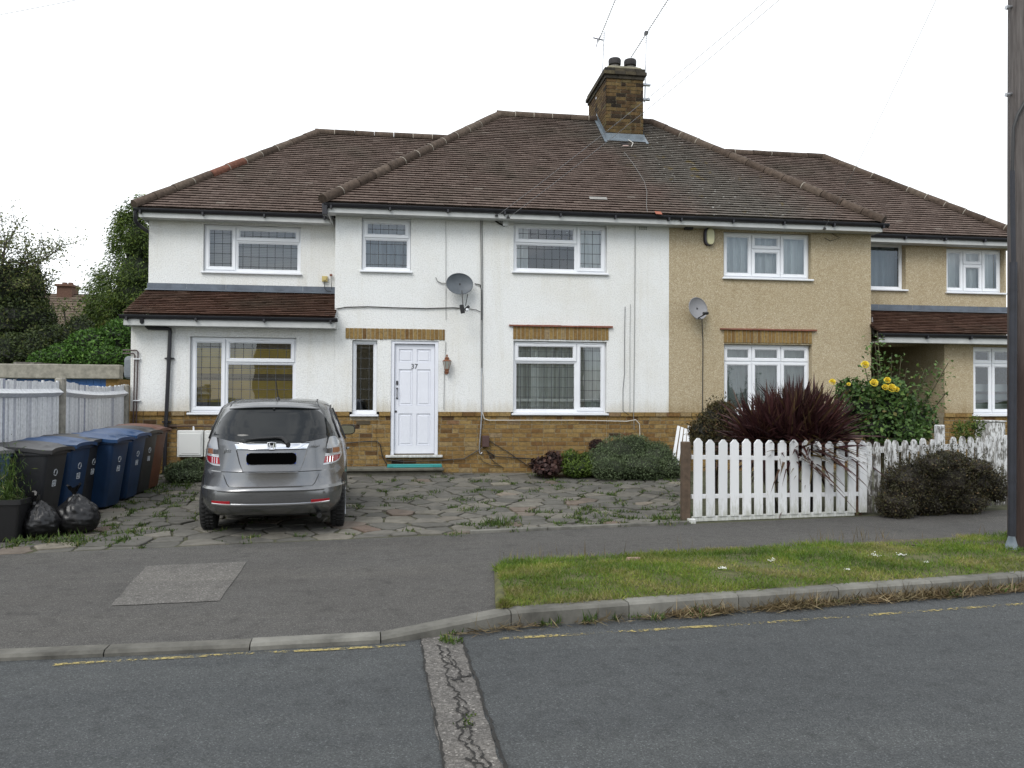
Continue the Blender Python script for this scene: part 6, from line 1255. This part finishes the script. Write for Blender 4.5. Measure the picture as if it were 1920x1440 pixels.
L['heuchera'] = leaf_mat('maroon_leaves', [(0, (.02, .010, .010)), (.5, (.055, .028, .026)), (1, (.13, .065, .05))])
L['grass'] = leaf_mat('grass_blades', [(0, (.055, .09, .010)), (.3, (.095, .18, .016)), (.55, (.16, .23, .026)), (.75, (.26, .27, .06)), (1, (.36, .30, .14))], .3, clump=1.6)
L['straw'] = leaf_mat('dry_straw', [(0, (.07, .045, .02)), (.5, (.18, .125, .06)), (1, (.34, .27, .15))], .2)
L['weed'] = leaf_mat('weed_blades', [(0, (.03, .05, .01)), (.5, (.065, .12, .02)), (.85, (.12, .18, .04)), (1, (.2, .18, .07))], .3)
M['twig'] = flat('twig_bark', (.055, .042, .03), .9, var=.3); M['bark'] = flat('tree_bark', (.06, .05, .04), .95, var=.4, scale=8)
def plant(name, label, cat, base, group=None): return thing(name, label, cat, base, 0, group)
def stems(par, base, tips, rad, mat=None, name='stem', seed=0):
    g = random.Random(seed); b = MB()
    for t in tips: m_ = (np.array(base) + np.array(t)) / 2 + np.array((g.uniform(-.1, .1), g.uniform(-.1, .1), g.uniform(0, .1))) * np.linalg.norm(np.array(t) - np.array(base)) * .5; b.tube([base, m_, t], [rad, rad * .7, rad * .4], 6)
    return b.build(name, mat or M['twig'], par, smooth=True)
gz_ = lambda p: (p[0], p[1], ground(p[0], p[1]))
# --- big grey-green mound and its neighbours at the foot of the white house
c = FY(1190, 880, 13.75); p = plant('mounded_shrub', 'large grey-green mounded shrub against the plinth left of the picket fence', 'shrub', gz_(c))
z0 = ground(c[0], 13.8); lb = []
for u, v, ru, rv, Y in ((1170, 860, 58, 44, 13.9), (1225, 868, 45, 34, 13.8), (1128, 868, 36, 28, 13.75), (1200, 878, 50, 26, 13.45), (1250, 880, 30, 24, 13.6), (1145, 880, 36, 20, 13.4), (1190, 845, 36, 30, 14.0), (1232, 850, 26, 22, 13.95)):
    q = FY(u, v, Y); lb.append((np.array(q), np.array((ru / 104, .36, rv / 104))))
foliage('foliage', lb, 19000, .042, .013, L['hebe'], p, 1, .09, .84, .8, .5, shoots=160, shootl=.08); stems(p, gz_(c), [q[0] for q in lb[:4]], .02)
c = FY(1082, 875, 13.8); p = plant('leafy_shrub', 'small lime green shrub between the maroon plant and the big mound', 'shrub', gz_(c)); lb = [(np.array(FY(u, v, Y)), np.array((ru / 103, .2, rv / 103))) for u, v, ru, rv, Y in ((1070, 868, 22, 24, 13.8), (1098, 872, 24, 22, 13.7), (1084, 880, 30, 14, 13.55))]
foliage('foliage', lb, 3800, .05, .02, L['lime'], p, 2, .15, .75, .5, .7); stems(p, gz_(c), [q[0] for q in lb], .01)
c = FY(1022, 880, 13.75); p = plant('maroon_plant', 'low maroon leafed plant with thin dead stalks at the wall foot', 'plant', gz_(c)); lb = [(np.array(FY(u, v, Y)), np.array((ru / 103, .2, rv / 103))) for u, v, ru, rv, Y in ((1012, 872, 20, 14, 13.75), (1036, 866, 18, 20, 13.8), (1028, 880, 28, 10, 13.6))]
foliage('foliage', lb, 900, .075, .06, L['heuchera'], p, 3, .2, .7, .4, .5)
g = random.Random(2); stems(p, gz_(c), [FY(g.uniform(1000, 1062), g.uniform(822, 848), 13.8) for _ in range(16)], .005, flat('dead_stalk', (.13, .06, .04), .9), 'stalks')
c = FY(1118, 835, 14.2); p = plant('dead_shrub', 'dark brown dead tuft behind the top left of the big mound', 'shrub', gz_(c)); foliage('foliage', [(np.array(FY(1120, 836, 14.15)), np.array((.17, .12, .13)))], 900, .05, .012, L['heuchera'], p, 4, .2, .8); stems(p, gz_(c), [FY(1115, 832, 14.15)], .012)
c = FY(345, 895, 13.6); p = plant('low_shrub', 'low grey-green shrub under the meter boxes left of the car', 'shrub', gz_(c)); lb = [(np.array(FY(u, v, Y)), np.array((ru / 106, .26, rv / 106))) for u, v, ru, rv, Y in ((335, 885, 24, 18, 13.7), (360, 880, 24, 20, 13.75), (350, 893, 34, 12, 13.5))]
foliage('foliage', lb, 4200, .05, .016, L['hebe'], p, 5, .12, .8, .7, .4); stems(p, gz_(c), [q[0] for q in lb], .012)
# --- behind the picket fence
c = FY(1342, 880, 11.4); p = plant('bronze_shrub', 'bronze and olive round shrub behind the left end of the white picket fence', 'shrub', gz_(c)); lb = [(np.array(FY(u, v, Y)), np.array((ru / 122, .35, rv / 122))) for u, v, ru, rv, Y in ((1345, 795, 34, 36, 11.4), (1318, 812, 24, 26, 11.3), (1370, 800, 30, 34, 11.5), (1340, 830, 44, 28, 11.2), (1352, 772, 22, 20, 11.4))]
foliage('foliage', lb, 6500, .055, .02, L['brown'], p, 6, .16, .78, .6, .5, shoots=90, shootl=.16); stems(p, gz_(c), [q[0] for q in lb], .015)
# sword-leaved plant
c0 = np.array(FY(1492, 905, 10.25)); bz = ground(c0[0], c0[1]); p = plant('sword_leaved_plant', 'big purple-brown sword-leaved plant spilling over the white picket fence', 'plant', (c0[0], c0[1], bz))
rg = np.random.RandomState(8); V, Fc, Rn = [], [], []
heads = [(0, 0, .98), (-.30, .1, .92), (.28, .05, .95), (.08, .25, 1.02), (-.12, -.10, .86), (.46, .2, .86), (-.45, .2, .82), (.2, -.1, .84)]
for k in range(2700):
    h = heads[rg.randint(len(heads))]; base = np.array((c0[0] + h[0], c0[1] + h[1], bz + h[2])) + rg.normal(0, .05, 3)
    az = rg.uniform(0, 2 * pi); low = rg.rand() < .17; el = rg.uniform(radians(-20), radians(28)) if low else (radians(90) - abs(rg.normal(0, radians(43))))
    d = np.array((cos(az) * cos(el), sin(az) * cos(el), sin(el))); Lf = rg.uniform(.62, 1.02) if not low else rg.uniform(.55, .95); droop = rg.uniform(.10, .30) if not low else rg.uniform(.12, .42); w = rg.uniform(.012, .023); sd = unit(np.cross(d, (0, 0, 1)) + rg.normal(0, .5, 3)); sd = unit(sd - d * (sd @ d)); n = 7; o = len(V); tip = rg.uniform(0, 1)
    for i in range(n + 1):
        t = i / n; q = base + d * Lf * t + np.array((0, 0, -droop * t * t * Lf * (1 - .3 * sin(el)))) ; ww = w * (1 - t ** 3) * (.6 + .4 * min(1, t * 4)); fold = np.cross(sd, d) * ww * .25; V += [q - sd * ww, q + fold * -1, q + sd * ww]
    r0 = np.clip(rg.normal(.42, .2), .02, .8) + (.22 if low else 0)
    for i in range(n):
        for j in (0, 1): Fc.append((o + 3 * i + j, o + 3 * i + j + 1, o + 3 * i + j + 4, o + 3 * i + j + 3)); Rn.append(float(min(1, r0 + (.12 * i / n))))
b = MB(); b.v = [tuple(map(float, q)) for q in V]; b.f = Fc; b.m = [0] * len(Fc); b.r = Rn; b.build('sword_leaves', L['purple'], p, smooth=True, angle=60)
b = MB()
for h in heads: b.tube([(c0[0] + h[0] * .5, c0[1] + h[1] * .5, bz - .05), (c0[0] + h[0], c0[1] + h[1], bz + h[2])], [.05, .05], 8)
b.build('stem', M['bark'], p)
# rose
c0 = np.array(FY(1665, 870, 11.3)); bz = ground(c0[0], c0[1]); p = plant('rose_bush', 'tall rose bush with yellow blooms by the passage of the tan house', 'rose bush', (c0[0], c0[1], bz)); g = random.Random(21)
lb = [(np.array(FY(u, v, Y)), np.array((ru / 120, .4, rv / 120))) for u, v, ru, rv, Y in ((1610, 765, 42, 40, 11.3), (1665, 770, 52, 46, 11.3), (1715, 790, 34, 36, 11.4), (1640, 805, 62, 36, 11.2), (1690, 810, 50, 30, 11.2), (1600, 735, 26, 26, 11.35), (1660, 735, 34, 30, 11.3))]
foliage('foliage', lb, 5600, .075, .045, L['rose'], p, 9, .22, .55, .6, .2, bend=.2)
canes = [(1640, 640), (1645, 622), (1632, 660), (1690, 668), (1672, 665), (1700, 690), (1765, 690), (1778, 680), (1750, 720), (1775, 735), (1735, 690), (1622, 690), (1600, 712), (1660, 700), (1568, 716), (1720, 740), (1742, 690)]
st = []; P_, A_, N_ = [], [], []
for u, v in canes:
    t = np.array(FY(u, v, 11.3 + g.uniform(-.2, .2))); b0 = c0.copy(); b0[2] = bz; m_ = b0 * .45 + t * .55 + np.array((0, 0, .2)); st.append([b0, m_, t])
    for k in range(70):
        f = g.uniform(.42, 1.0); q = (b0 * (1 - f) ** 2 + 2 * m_ * f * (1 - f) + t * f * f); P_.append(q + np.array([g.gauss(0, .07) for _ in range(3)])); A_.append([g.gauss(0, 1), g.gauss(0, 1), g.gauss(-.1, .6)]); N_.append([g.gauss(0, .4), g.gauss(-.3, .4), 1])
leafmesh('cane_leaves', P_, np.array(A_), np.array(N_), np.array([g.uniform(.05, .09) for _ in P_]), np.array([g.uniform(.03, .05) for _ in P_]), L['rose'], p, np.clip(np.random.RandomState(4).normal(.65, .2, len(P_)), 0, 1), bend=.2)
b = MB()
for s in st: b.tube(s, [.014, .010, .006], 6)
b.build('cane', flat('rose_cane', (.06, .055, .025), .8, var=.3), p, smooth=True)
petal = attr_mat('yellow_petals', [(0, (.64, .45, .02)), (.5, (.78, .60, .04)), (1, (.80, .70, .16))], .6, 30, .05)
for i, (u, v, s) in enumerate(((1621, 685, .062), (1638, 719, .062), (1663, 714, .052), (1671, 729, .068), (1659, 727, .05), (1560, 717, .05), (1591, 721, .03), (1680, 731, .045))):
    q = np.array(FY(u, v, 10.9)); b = MB(); rr = np.random.RandomState(i)
    for ly, (k, sp, ht) in enumerate(((6, 1.0, -.15), (6, .85, .1), (5, .62, .3), (4, .38, .42))):
        for j in range(k):
            a = 2 * pi * (j + .5 * ly + rr.uniform(-.2, .2)) / k; ux = np.array((cos(a), sin(a), 0)); vx = np.array((-sin(a), cos(a), 0)); up2 = np.array((0, -.75, .66))
            e = np.array((1, 0, 0)); f_ = np.cross(up2, e); W_ = lambda x, y, z: q + (e * x + f_ * y + up2 * z) * s; rows = []
            for y in range(4):
                t = y / 3; rad = .15 + sp * (.30 + .6 * t * (1.25 - .45 * t)); zz = ht + (.55 * sin(t * 1.9) if ly else .25 * sin(t * 2.2)); hw = .55 * sp * sin(pi * (.18 + .6 * t)) + .05; rows.append([W_(ux[0] * rad + vx[0] * hw * x, ux[1] * rad + vx[1] * hw * x, zz + .08 * x * x) for x in (-1, -.4, .4, 1)])
            b.grid(rows, r=rr.uniform(.1, .9))
    b.build('rose_bloom', petal, p, smooth=True)
# purple shrub in front of the old fence
lb = []
for u, v, ru, rv in ((1690, 900, 60, 52), (1745, 890, 62, 56), (1800, 895, 54, 44), (1660, 935, 42, 34), (1720, 930, 60, 36), (1780, 930, 60, 30), (1835, 900, 32, 32), (1745, 858, 34, 22), (1715, 865, 30, 24), (1795, 868, 34, 20), (1770, 852, 20, 14), (1850, 915, 16, 22)):
    q = vplane(u - 10, v + 4, FB, FC) + fn * (.30 + g.uniform(-.08, .10)); lb.append((q, np.array((ru / 155, .24, rv / 155))))
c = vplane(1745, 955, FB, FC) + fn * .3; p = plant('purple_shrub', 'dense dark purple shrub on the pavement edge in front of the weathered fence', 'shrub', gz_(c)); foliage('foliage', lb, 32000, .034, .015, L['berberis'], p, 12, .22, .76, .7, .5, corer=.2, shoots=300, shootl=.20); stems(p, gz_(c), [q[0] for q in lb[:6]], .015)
c = FY(1812, 815, 13.2); p = plant('straggly_plant', 'straggly yellow-green plant in front of the white utility box', 'plant', gz_(c)); foliage('foliage', [(np.array(FY(u, v, 13.2)), np.array((ru / 108, .15, rv / 108))) for u, v, ru, rv in ((1800, 805, 16, 18), (1828, 800, 20, 22), (1815, 820, 30, 14))], 1100, .055, .02, L['lime'], p, 13, .35, .3, .5, .6); stems(p, gz_(c), [FY(1800, 795, 13.2), FY(1836, 780, 13.2), FY(1822, 790, 13.2)], .008)
# pot plant on the left edge
c = np.array(G(12, 1012)); p = plant('planter', 'square black planter at the left edge beside a rubbish bag', 'planter', tuple(c)); b = MB(); b.loft([rrect(.17, .17, .03, c[2] - .02, c[0], c[1]), rrect(.225, .225, .03, c[2] + .40, c[0], c[1]), rrect(.24, .24, .03, c[2] + .40, c[0], c[1]), rrect(.24, .24, .03, c[2] + .45, c[0], c[1]), rrect(.21, .21, .03, c[2] + .45, c[0], c[1]), rrect(.20, .20, .03, c[2] + .38, c[0], c[1])]); b.build('pot', flat('black_pot', (.010, .010, .011), .45), p, smooth=True)
rr = np.random.RandomState(3); n = 900; P_ = np.array((c[0] - .03, c[1], c[2] + .42)) + np.stack([rr.normal(0, .10, n), rr.normal(0, .08, n), np.abs(rr.normal(0, .24, n))], 1); t = plant('feathery_plant', 'feathery green plant growing in the black planter at the left edge', 'plant', (c[0], c[1], c[2] + .4)); leafmesh('fronds', P_, rr.normal(0, .6, (n, 3)) + np.array((0, 0, 1)), rr.normal(0, 1, (n, 3)), rr.uniform(.05, .11, n), .008, L['weed'], t)
stems(t, (c[0], c[1], c[2] + .38), [(c[0] + rr.normal(0, .1), c[1] + rr.normal(0, .08), c[2] + rr.uniform(.6, .95)) for _ in range(9)], .006, L['weed'])
# rubbish bags
M['bag'] = flat('black_bag_plastic', (.008, .008, .009), .36, spec=.45)
def bag(label, u0, v0, u1, v1, seed, knot):
    p = np.array(G((u0 + u1) / 2, v1 - 5)); sc = (u1 - u0) / (FPX / (np.array(p[:2]) @ fw[:2])) / 2; hh = (v1 - v0) / (FPX / (np.array(p[:2]) @ fw[:2])); t = thing('rubbish_bag', label, 'rubbish bag', tuple(p), 0, 'tied black rubbish bags by the bins'); b = MB(); rows = []; K, Nn = 44, 72
    for i in range(K + 1):
        th = pi * i / K; R = []
        for j in range(Nn):
            ph = 2 * pi * j / Nn; d = Vector((sin(th) * cos(ph), sin(th) * sin(ph), cos(th))); q = d * 2.2 + Vector((seed * 3.1, 0, 0)); f = 1 + .09 * mnoise.noise(q) - .11 * abs(mnoise.noise(q * 2.0 + Vector((5, 1, 2)))) - .06 * abs(mnoise.noise(q * 4.5)) - .02 * abs(mnoise.noise(q * 10))
            pleat = .035 * sin(ph * 13 + 2 * mnoise.noise(q)) * max(0, cos(th)) ** 1.5; z = cos(th); up_pull = .30 * max(0, z) ** 9
            rr_ = (f + pleat) * (1 - .25 * max(0, z) ** 3); zz = (z * (.5 if z > 0 else .38) * f + .40) * hh * 1.0 + up_pull * hh * .25; R.append((p[0] + d.x * rr_ * sc * (1 + .05 * (1 - z)), p[1] + d.y * rr_ * sc * .9, p[2] + max(zz, -.005) - .01))
        rows.append(R + [R[0]])
    b.grid(rows); o = b.build('bag_body', M['bag'], t, smooth=True, angle=180); b = MB(); q = np.array((p[0] + knot * sc, p[1] - .02, p[2] + hh * .93)); g = random.Random(seed)
    for k in range(9):
        a = k * .7; e = np.array((cos(a) * .6 + knot, sin(a) * .5, .9)); e = unit(e) * g.uniform(.06, .13); s_ = np.array((-sin(a), cos(a), 0.2)) * .035; b.add([q - s_ * .3, q + s_ * .3, q + e + s_, q + e * .9 - s_, q + e * 1.15], [(0, 1, 2, 4, 3)])
    b.lathe([(.03, -.03), (.018, .0), (.032, .03)], 10, q); b.build('knot', M['bag'], t, smooth=True)
bag('squat black rubbish bag nearer the planter', 40, 940, 108, 1014, 1, -.25); bag('fuller shiny black rubbish bag in front of the big black bin', 104, 926, 184, 1006, 2, -.1)
# --- trees and bushes behind the garage
def clumps(axis_pts, n_cl, spread, per, seed): pass
rr = np.random.RandomState(31); Yc = 24.0; top = np.array(FY(262, 372, Yc)); bot = np.array((top[0], Yc, 0.2)); H = top[2] - .2
p = plant('conifer', 'tall dark conifer standing at the back left corner of the white house', 'tree', tuple(bot)); b = MB(); b.tube([bot, top - (0, 0, .4)], [.22, .03], 10); b.build('trunk', M['bark'], p)
C_, D_, S_ = [], [], []
for k in range(420):
    f = rr.uniform(0, 1) ** .8; z = .2 + H * (.12 + .88 * (1 - f) if 0 else 1 - f * .92); rad = (2.0 * f ** .62) * rr.uniform(.62, 1.06) + .05; a = rr.uniform(0, 2 * pi); d = np.array((cos(a), sin(a), 0)); C_.append(np.array((bot[0], Yc, z)) + d * rad); D_.append(d); S_.append(.12 + .20 * f)
NS = 62000; idx = rr.randint(0, len(C_), NS); C_, D_, S_ = np.array(C_), np.array(D_), np.array(S_); P_ = C_[idx] + rr.normal(0, 1, (NS, 3)) * S_[idx][:, None] * np.array((.75, .75, .85)); ax = D_[idx] * .8 + np.array((0, 0, -.55)) + rr.normal(0, .45, (NS, 3))
ev, ef = [], []
for i in range(7): V, Fc = uvs((bot[0], Yc, .2 + H * (.08 + .12 * i)), (1.55 * (1 - .125 * i),) * 2 + (.75,), seed=i); o = len(ev); ev += V; ef += [tuple(q + o for q in f_) for f_ in Fc]
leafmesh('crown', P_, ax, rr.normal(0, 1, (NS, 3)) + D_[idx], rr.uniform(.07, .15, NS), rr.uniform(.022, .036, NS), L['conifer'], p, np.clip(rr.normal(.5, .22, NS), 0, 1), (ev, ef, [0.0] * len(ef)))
# deciduous tree on the left edge
rr = np.random.RandomState(12); Yt = 20.0; base = np.array(FY(-150, 800, Yt)); base[2] = 0.1; p = plant('broadleaf_tree', 'olive leafed tree with airy twigs at the left edge above the garage', 'tree', tuple(base)); b = MB(); TIPS = []
def branch(q, d, l, r, dep):
    pts = [q]; dd = d.copy()
    for i in range(4): dd = unit(dd + rr.normal(0, .16, 3) + np.array((0, 0, .05))); pts.append(pts[-1] + dd * l / 4)
    b.tube(pts, [r * (1 - .13 * i) for i in range(5)], 6)
    if dep == 0: TIPS.extend(pts[1:]); return
    if dep == 1: TIPS.extend(pts[2:])
    for _ in range(rr.randint(2, 4)): nd = unit(dd + rr.normal(0, .55, 3) + np.array((0, 0, .10))); branch(pts[rr.randint(2, 5)], nd, l * rr.uniform(.62, .85), r * .55, dep - 1)
b.tube([base, base + (0.1, 0, 1.8)], [.2, .16], 10)
for d in ((.7, -.1, .75), (.35, .2, 1), (-.2, .1, 1), (.9, .1, .42), (.5, -.4, .8), (.15, -.3, 1), (.95, .2, .62)): branch(base + np.array((.1, 0, rr.uniform(1.9, 3.3))), unit(np.array(d)), rr.uniform(1.35, 1.75), .08, 4)
b.build('branch', M['bark'], p); T = np.array(TIPS); NL = 10500; idx = rr.randint(0, len(T), NL); P_ = T[idx] + rr.normal(0, .09, (NL, 3))
leafmesh('crown', P_, rr.normal(0, 1, (NL, 3)), rr.normal(0, .7, (NL, 3)) + np.array((0, -.4, .7)), rr.uniform(.05, .085, NL), rr.uniform(.028, .042, NL), L['autumn'], p, np.clip(rr.normal(.55, .25, NL), 0, 1))
def bush(nm, label, blobs, Y, n, l, w, mat, seed, core=.78, jit=.15):
    sc = FPX / (Y * .9 + 3.0); lb = [(np.array(FY(u, v, Y + dy)), np.array((ru / sc, ru / sc * .8, rv / sc))) for u, v, ru, rv, dy in blobs]; c = lb[0][0]; p = plant(nm, label, 'bush', (c[0], c[1], .1)); foliage('foliage', lb, n, l, w, mat, p, seed, jit, core, .6, .2)
    stems(p, (c[0], c[1], .1), [q[0] for q in lb[:4]], .05, M['bark']); return p
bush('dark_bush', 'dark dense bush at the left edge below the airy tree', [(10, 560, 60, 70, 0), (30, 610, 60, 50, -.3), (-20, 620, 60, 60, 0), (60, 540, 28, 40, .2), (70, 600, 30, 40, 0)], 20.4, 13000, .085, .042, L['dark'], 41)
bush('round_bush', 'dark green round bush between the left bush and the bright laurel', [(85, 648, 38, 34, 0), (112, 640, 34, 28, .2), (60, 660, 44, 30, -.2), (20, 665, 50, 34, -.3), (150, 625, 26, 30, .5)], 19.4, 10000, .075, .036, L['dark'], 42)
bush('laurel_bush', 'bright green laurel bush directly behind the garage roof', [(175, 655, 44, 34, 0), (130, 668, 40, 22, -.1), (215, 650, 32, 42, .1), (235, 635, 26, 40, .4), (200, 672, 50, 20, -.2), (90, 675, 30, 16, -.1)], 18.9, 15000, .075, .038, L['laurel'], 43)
bush('yellowing_bush', 'yellowing loose bush in front of the far house roof', [(140, 600, 30, 30, 0), (165, 590, 24, 34, .4), (120, 580, 22, 22, .2), (150, 625, 34, 22, 0)], 23.5, 900, .085, .04, L['autumn'], 44, core=.12, jit=.45)
# =================================================================== grass and weeds
rr = np.random.RandomState(5)
b = MB(); xs = [.66 + i * .14 for i in range(75)]; rows = []
for x in xs:
    a, e = max(ykerb(x) + .125, 0), yvb(x); x_ = x; rows.append([(x_, a + (e - a) * j / 8, (zkerb(max(x, .76)) + .006) * (1 - j / 8) + (ground(x, e) + .012) * j / 8 + .035 * sin(pi * j / 8)) for j in range(9)])
b.grid(rows, flip=True); structure(b.build('grass_verge', flat('verge_soil', (.085, .085, .03), .95, var=.45, scale=9), smooth=True))
n = 62000; X = .70 + rr.rand(n) ** 1.25 * 8.2; A = np.array([ykerb(x) + .10 for x in X]); E = np.array([yvb(x) for x in X]); T = rr.rand(n); Yg = A + (E - A) * T + rr.normal(0, .012, n); edge = np.clip(np.minimum(T, 1 - T) * 6, 0, 1); Zg = .112 * (1 - T) + .10 * T + .035 * np.sin(pi * T) + .01
keep = ~((X > 4.55) & (X < 6.05) & (Yg > yvb(5.2) - .24 + (X - 5.2) * .13)); pn = np.array([mnoise.noise(Vector((x * .9, y * 1.6, 0))) for x, y in zip(X, Yg)]); pd = np.array([mnoise.noise(Vector((x * 2.4 + 7, y * 3.4, 3))) for x, y in zip(X, Yg)])
keep &= rr.rand(n) < (.80 + 1.1 * pd); X, Yg, Zg, pn, pd, edge = X[keep], Yg[keep], Zg[keep], pn[keep], pd[keep], edge[keep]; n = len(X)
ln = rr.uniform(.028, .064, n) * (1 + .7 * np.clip(pn, -.5, 1)) * (1 + .25 * (1 - edge)); ax = rr.normal(0, .55, (n, 3)) + np.array((0, 0, .85)); ax[:, 2] = np.abs(ax[:, 2]); ax /= np.linalg.norm(ax, axis=1, keepdims=True)
rn = np.clip(.52 + rr.normal(0, .13, n) - pn * .5 + pd * .5 + .10 * (1 - edge), 0, 1); Cg = np.stack([X, Yg, Zg], 1) + ax * ln[:, None] * .42
tag(leafmesh('verge_grass', Cg, ax, rr.normal(0, 1, (n, 3)), ln, rr.uniform(.004, .0075, n), L['grass'], None, rn, bend=.35), 'short patchy grass covering the verge beside the kerb', 'grass', kind='stuff')
# long dry stalks at the rear edge of the verge
P_, A_, l_ = [], [], []
for _ in range(130): x = rr.choice([rr.uniform(.75, 2.0), rr.uniform(4.2, 5.2), rr.uniform(.9, 6.5)]); y = yvb(x) + rr.normal(-.03, .05); l = rr.uniform(.08, .22); a = unit(rr.normal(0, .22, 3) + np.array((0, 0, 1))); P_.append(np.array((x, y, .10)) + a * l / 2); A_.append(a); l_.append(l)
tag(leafmesh('dry_grass', P_, np.array(A_), rr.normal(0, 1, (len(P_), 3)), np.array(l_), .005, L['straw'], None), 'long dry grass stalks along the back of the verge', 'grass', kind='stuff')
b = MB(); q = [G(1640, 1030), G(1880, 1030), G(1895, 1020), G(1655, 1019)]; b.add([(a[0], a[1], a[2] + .045) for a in q], [(0, 1, 2, 3)]); structure(b.build('bare_earth_patch', M['earth']))
# straw and weeds in the gutter
P_, A_, l_, R_n = [], [], [], []; P2_, A2_, l2_ = [], [], []
for _ in range(9000):
    x = rr.choice([rr.uniform(.2, 8), rr.normal(2.9, .55), rr.normal(4.2, .5), rr.normal(5.6, .6)]); dens = .5 + mnoise.noise(Vector((x * 2.1, 0, 4)))
    if rr.rand() > dens + (.25 if x > 2 else -.1): continue
    y = ykerb(x) - abs(rr.normal(0, .055)); l = rr.uniform(.05, .17); a = unit(np.array((rr.normal(0, 1), rr.normal(0, .5), abs(rr.normal(0, .28)) + .03))); P_.append(np.array((x, y, .012 + a[2] * l / 2))); A_.append(a); l_.append(l)
tag(leafmesh('gutter_straw', P_, np.array(A_), rr.normal(0, .5, (len(P_), 3)) + np.array((0, 0, 1)), np.array(l_), .006, L['straw'], None), 'dry brown straw and litter lying along the foot of the kerb', 'straw', kind='stuff')
def tufts(pts, nb, hgt, spread):
    for x, y, z, s in pts:
        for _ in range(int(nb * s)): a = unit(rr.normal(0, .6, 3) + np.array((0, 0, 1.0))); a[2] = abs(a[2]); l = rr.uniform(.4, 1.1) * hgt * s; q = np.array((x, y, z)) + np.append(rr.normal(0, spread * s, 2), 0); P2_.append(q + a * l / 2); A2_.append(a); l2_.append(l)
tufts([(x, ykerb(x) - abs(rr.normal(.02, .03)), .006, rr.uniform(.5, 1.2)) for x in list(rr.uniform(.9, 7.5, 30)) + [.35, 1.05, 1.3, 1.7, 2.2, 3.6, 4.3, 4.5, 6.1]], 16, .09, .03)
q = G(838, 1206); tufts([(q[0], q[1], .01, 1.1), (q[0] + .05, q[1] - .02, .01, .8)], 40, .05, .03); q = G(872, 1362); tufts([(q[0], q[1], .012, .8), (q[0] + .03, q[1] + .10, .012, .6)], 40, .022, .03)
for (a, c) in JOINTS:
    m_ = (a + c) / 2; right = np.clip((m_[0] + .6) / 2.5, 0, 1); pr = .05 + .17 * right * np.clip(.5 + 1.2 * mnoise.noise(Vector((m_[0] * 1.1, m_[1] * 1.3, 2))), 0, 1) + (.16 if m_[0] < -2.6 else 0)
    if m_[0] > 2.6 and m_[1] < 10.6: pr = .40
    if in_drive(*m_) and rr.rand() < pr * 1.1:
        for _ in range(rr.randint(1, 4)): q = a + (c - a) * rr.rand(); tufts([(q[0], q[1], ground(*q) - .005, rr.uniform(.35, 1.1))], 24, .075, .05)
for u, v, s in ((1012, 893, 1.2), (850, 1005, 1), (930, 985, 2.0), (950, 986, 1.6), (915, 990, 1.4), (870, 940, 1.5), (885, 925, 1.2), (900, 905, 1.3), (760, 940, 1.2), (1085, 975, 1.2), (1265, 975, 1.6), (1275, 960, 1.5), (1250, 985, 1.2), (1100, 960, 1.4), (820, 925, 1.2), (880, 960, 1.4), (320, 945, 1.5), (290, 925, 1.5), (330, 915, 1.6), (350, 912, 1.5), (300, 915, 1.5), (60, 1015, 1.6), (130, 1015, 1.8), (150, 1018, 1.6), (20, 1018, 1.3), (100, 1018, 1.5), (250, 945, 1.0), (1300, 975, 1.2), (1330, 972, 1.2), (1460, 968, 1.0), (1590, 965, 1.4)): q = G(u, v); tufts([(q[0], q[1], q[2] + .004, s)], 34, .07, .055)
tag(leafmesh('weeds', P2_, np.array(A2_), rr.normal(0, 1, (len(P2_), 3)), np.array(l2_), .012, L['weed'], None, bend=.3), 'small green weeds sprouting from the paving joints and gutter', 'weeds', kind='stuff')
# tall weed by the rubbish bags
c = np.array(G(62, 1012)); p = plant('tall_weed', 'single upright weed in front of the squat rubbish bag', 'weed', tuple(c)); P_ = [c + (rr.normal(0, .012), rr.normal(0, .012), rr.uniform(.03, .27)) for _ in range(42)]; leafmesh('leaves', P_, rr.normal(0, 1, (42, 3)) + np.array((0, 0, .4)), rr.normal(0, .5, (42, 3)) + np.array((0, -.5, .6)), rr.uniform(.035, .075, 42), .018, L['weed'], p); stems(p, tuple(c), [tuple(c + (.01, 0, .29))], .005, L['weed'])
# flower heads and a stone in the grass
white = flat('white_petals', (.78, .78, .74), .7)
for i, (u, v, s, lab) in enumerate(((1355, 1078, .028, 'lowest white flower head, nearest the kerb'), (1447, 1063, .036, 'white flower head halfway along the verge, left of the pair'), (1642, 1053, .034, 'left one of a pair of white flower heads near the pole'), (1690, 1052, .030, 'right one of a pair of white flower heads near the pole'), (1736, 1066, .018, 'small white flower head rightmost on the verge'), (1588, 1080, .016, 'tiny white flower head low on the verge below the pair'))):
    q = np.array(G(u, v)) + (0, 0, .055); t = thing('wild_flower', lab, 'flower', tuple(q - (0, 0, .04)), 0, 'white flower heads in the verge grass'); b = MB(); g = random.Random(i)
    for k in range(26): d = np.array((g.gauss(0, 1), g.gauss(0, .6), abs(g.gauss(0, .5)))) * s * .6; b.lathe([(.001, .004), (s * .22, 0), (.001, -.004)], 6, q + d)
    b.build('flower_head', white, t, smooth=True); b = MB(); b.tube([q - (0, 0, .06), q], .003, 5); b.build('stalk', L['weed'], t)
q = np.array(G(1186, 1058)); b = MB(); b.loft([rrect(.075, .04, .02, q[2] + .02, q[0], q[1]), rrect(.062, .03, .02, q[2] + .062, q[0] + .01, q[1])]); tag(b.build('stone', flat('pinkish_stone', (.24, .16, .12), .9, var=.2, scale=20), smooth=True), 'flat pinkish stone lying in the verge grass', 'stone')
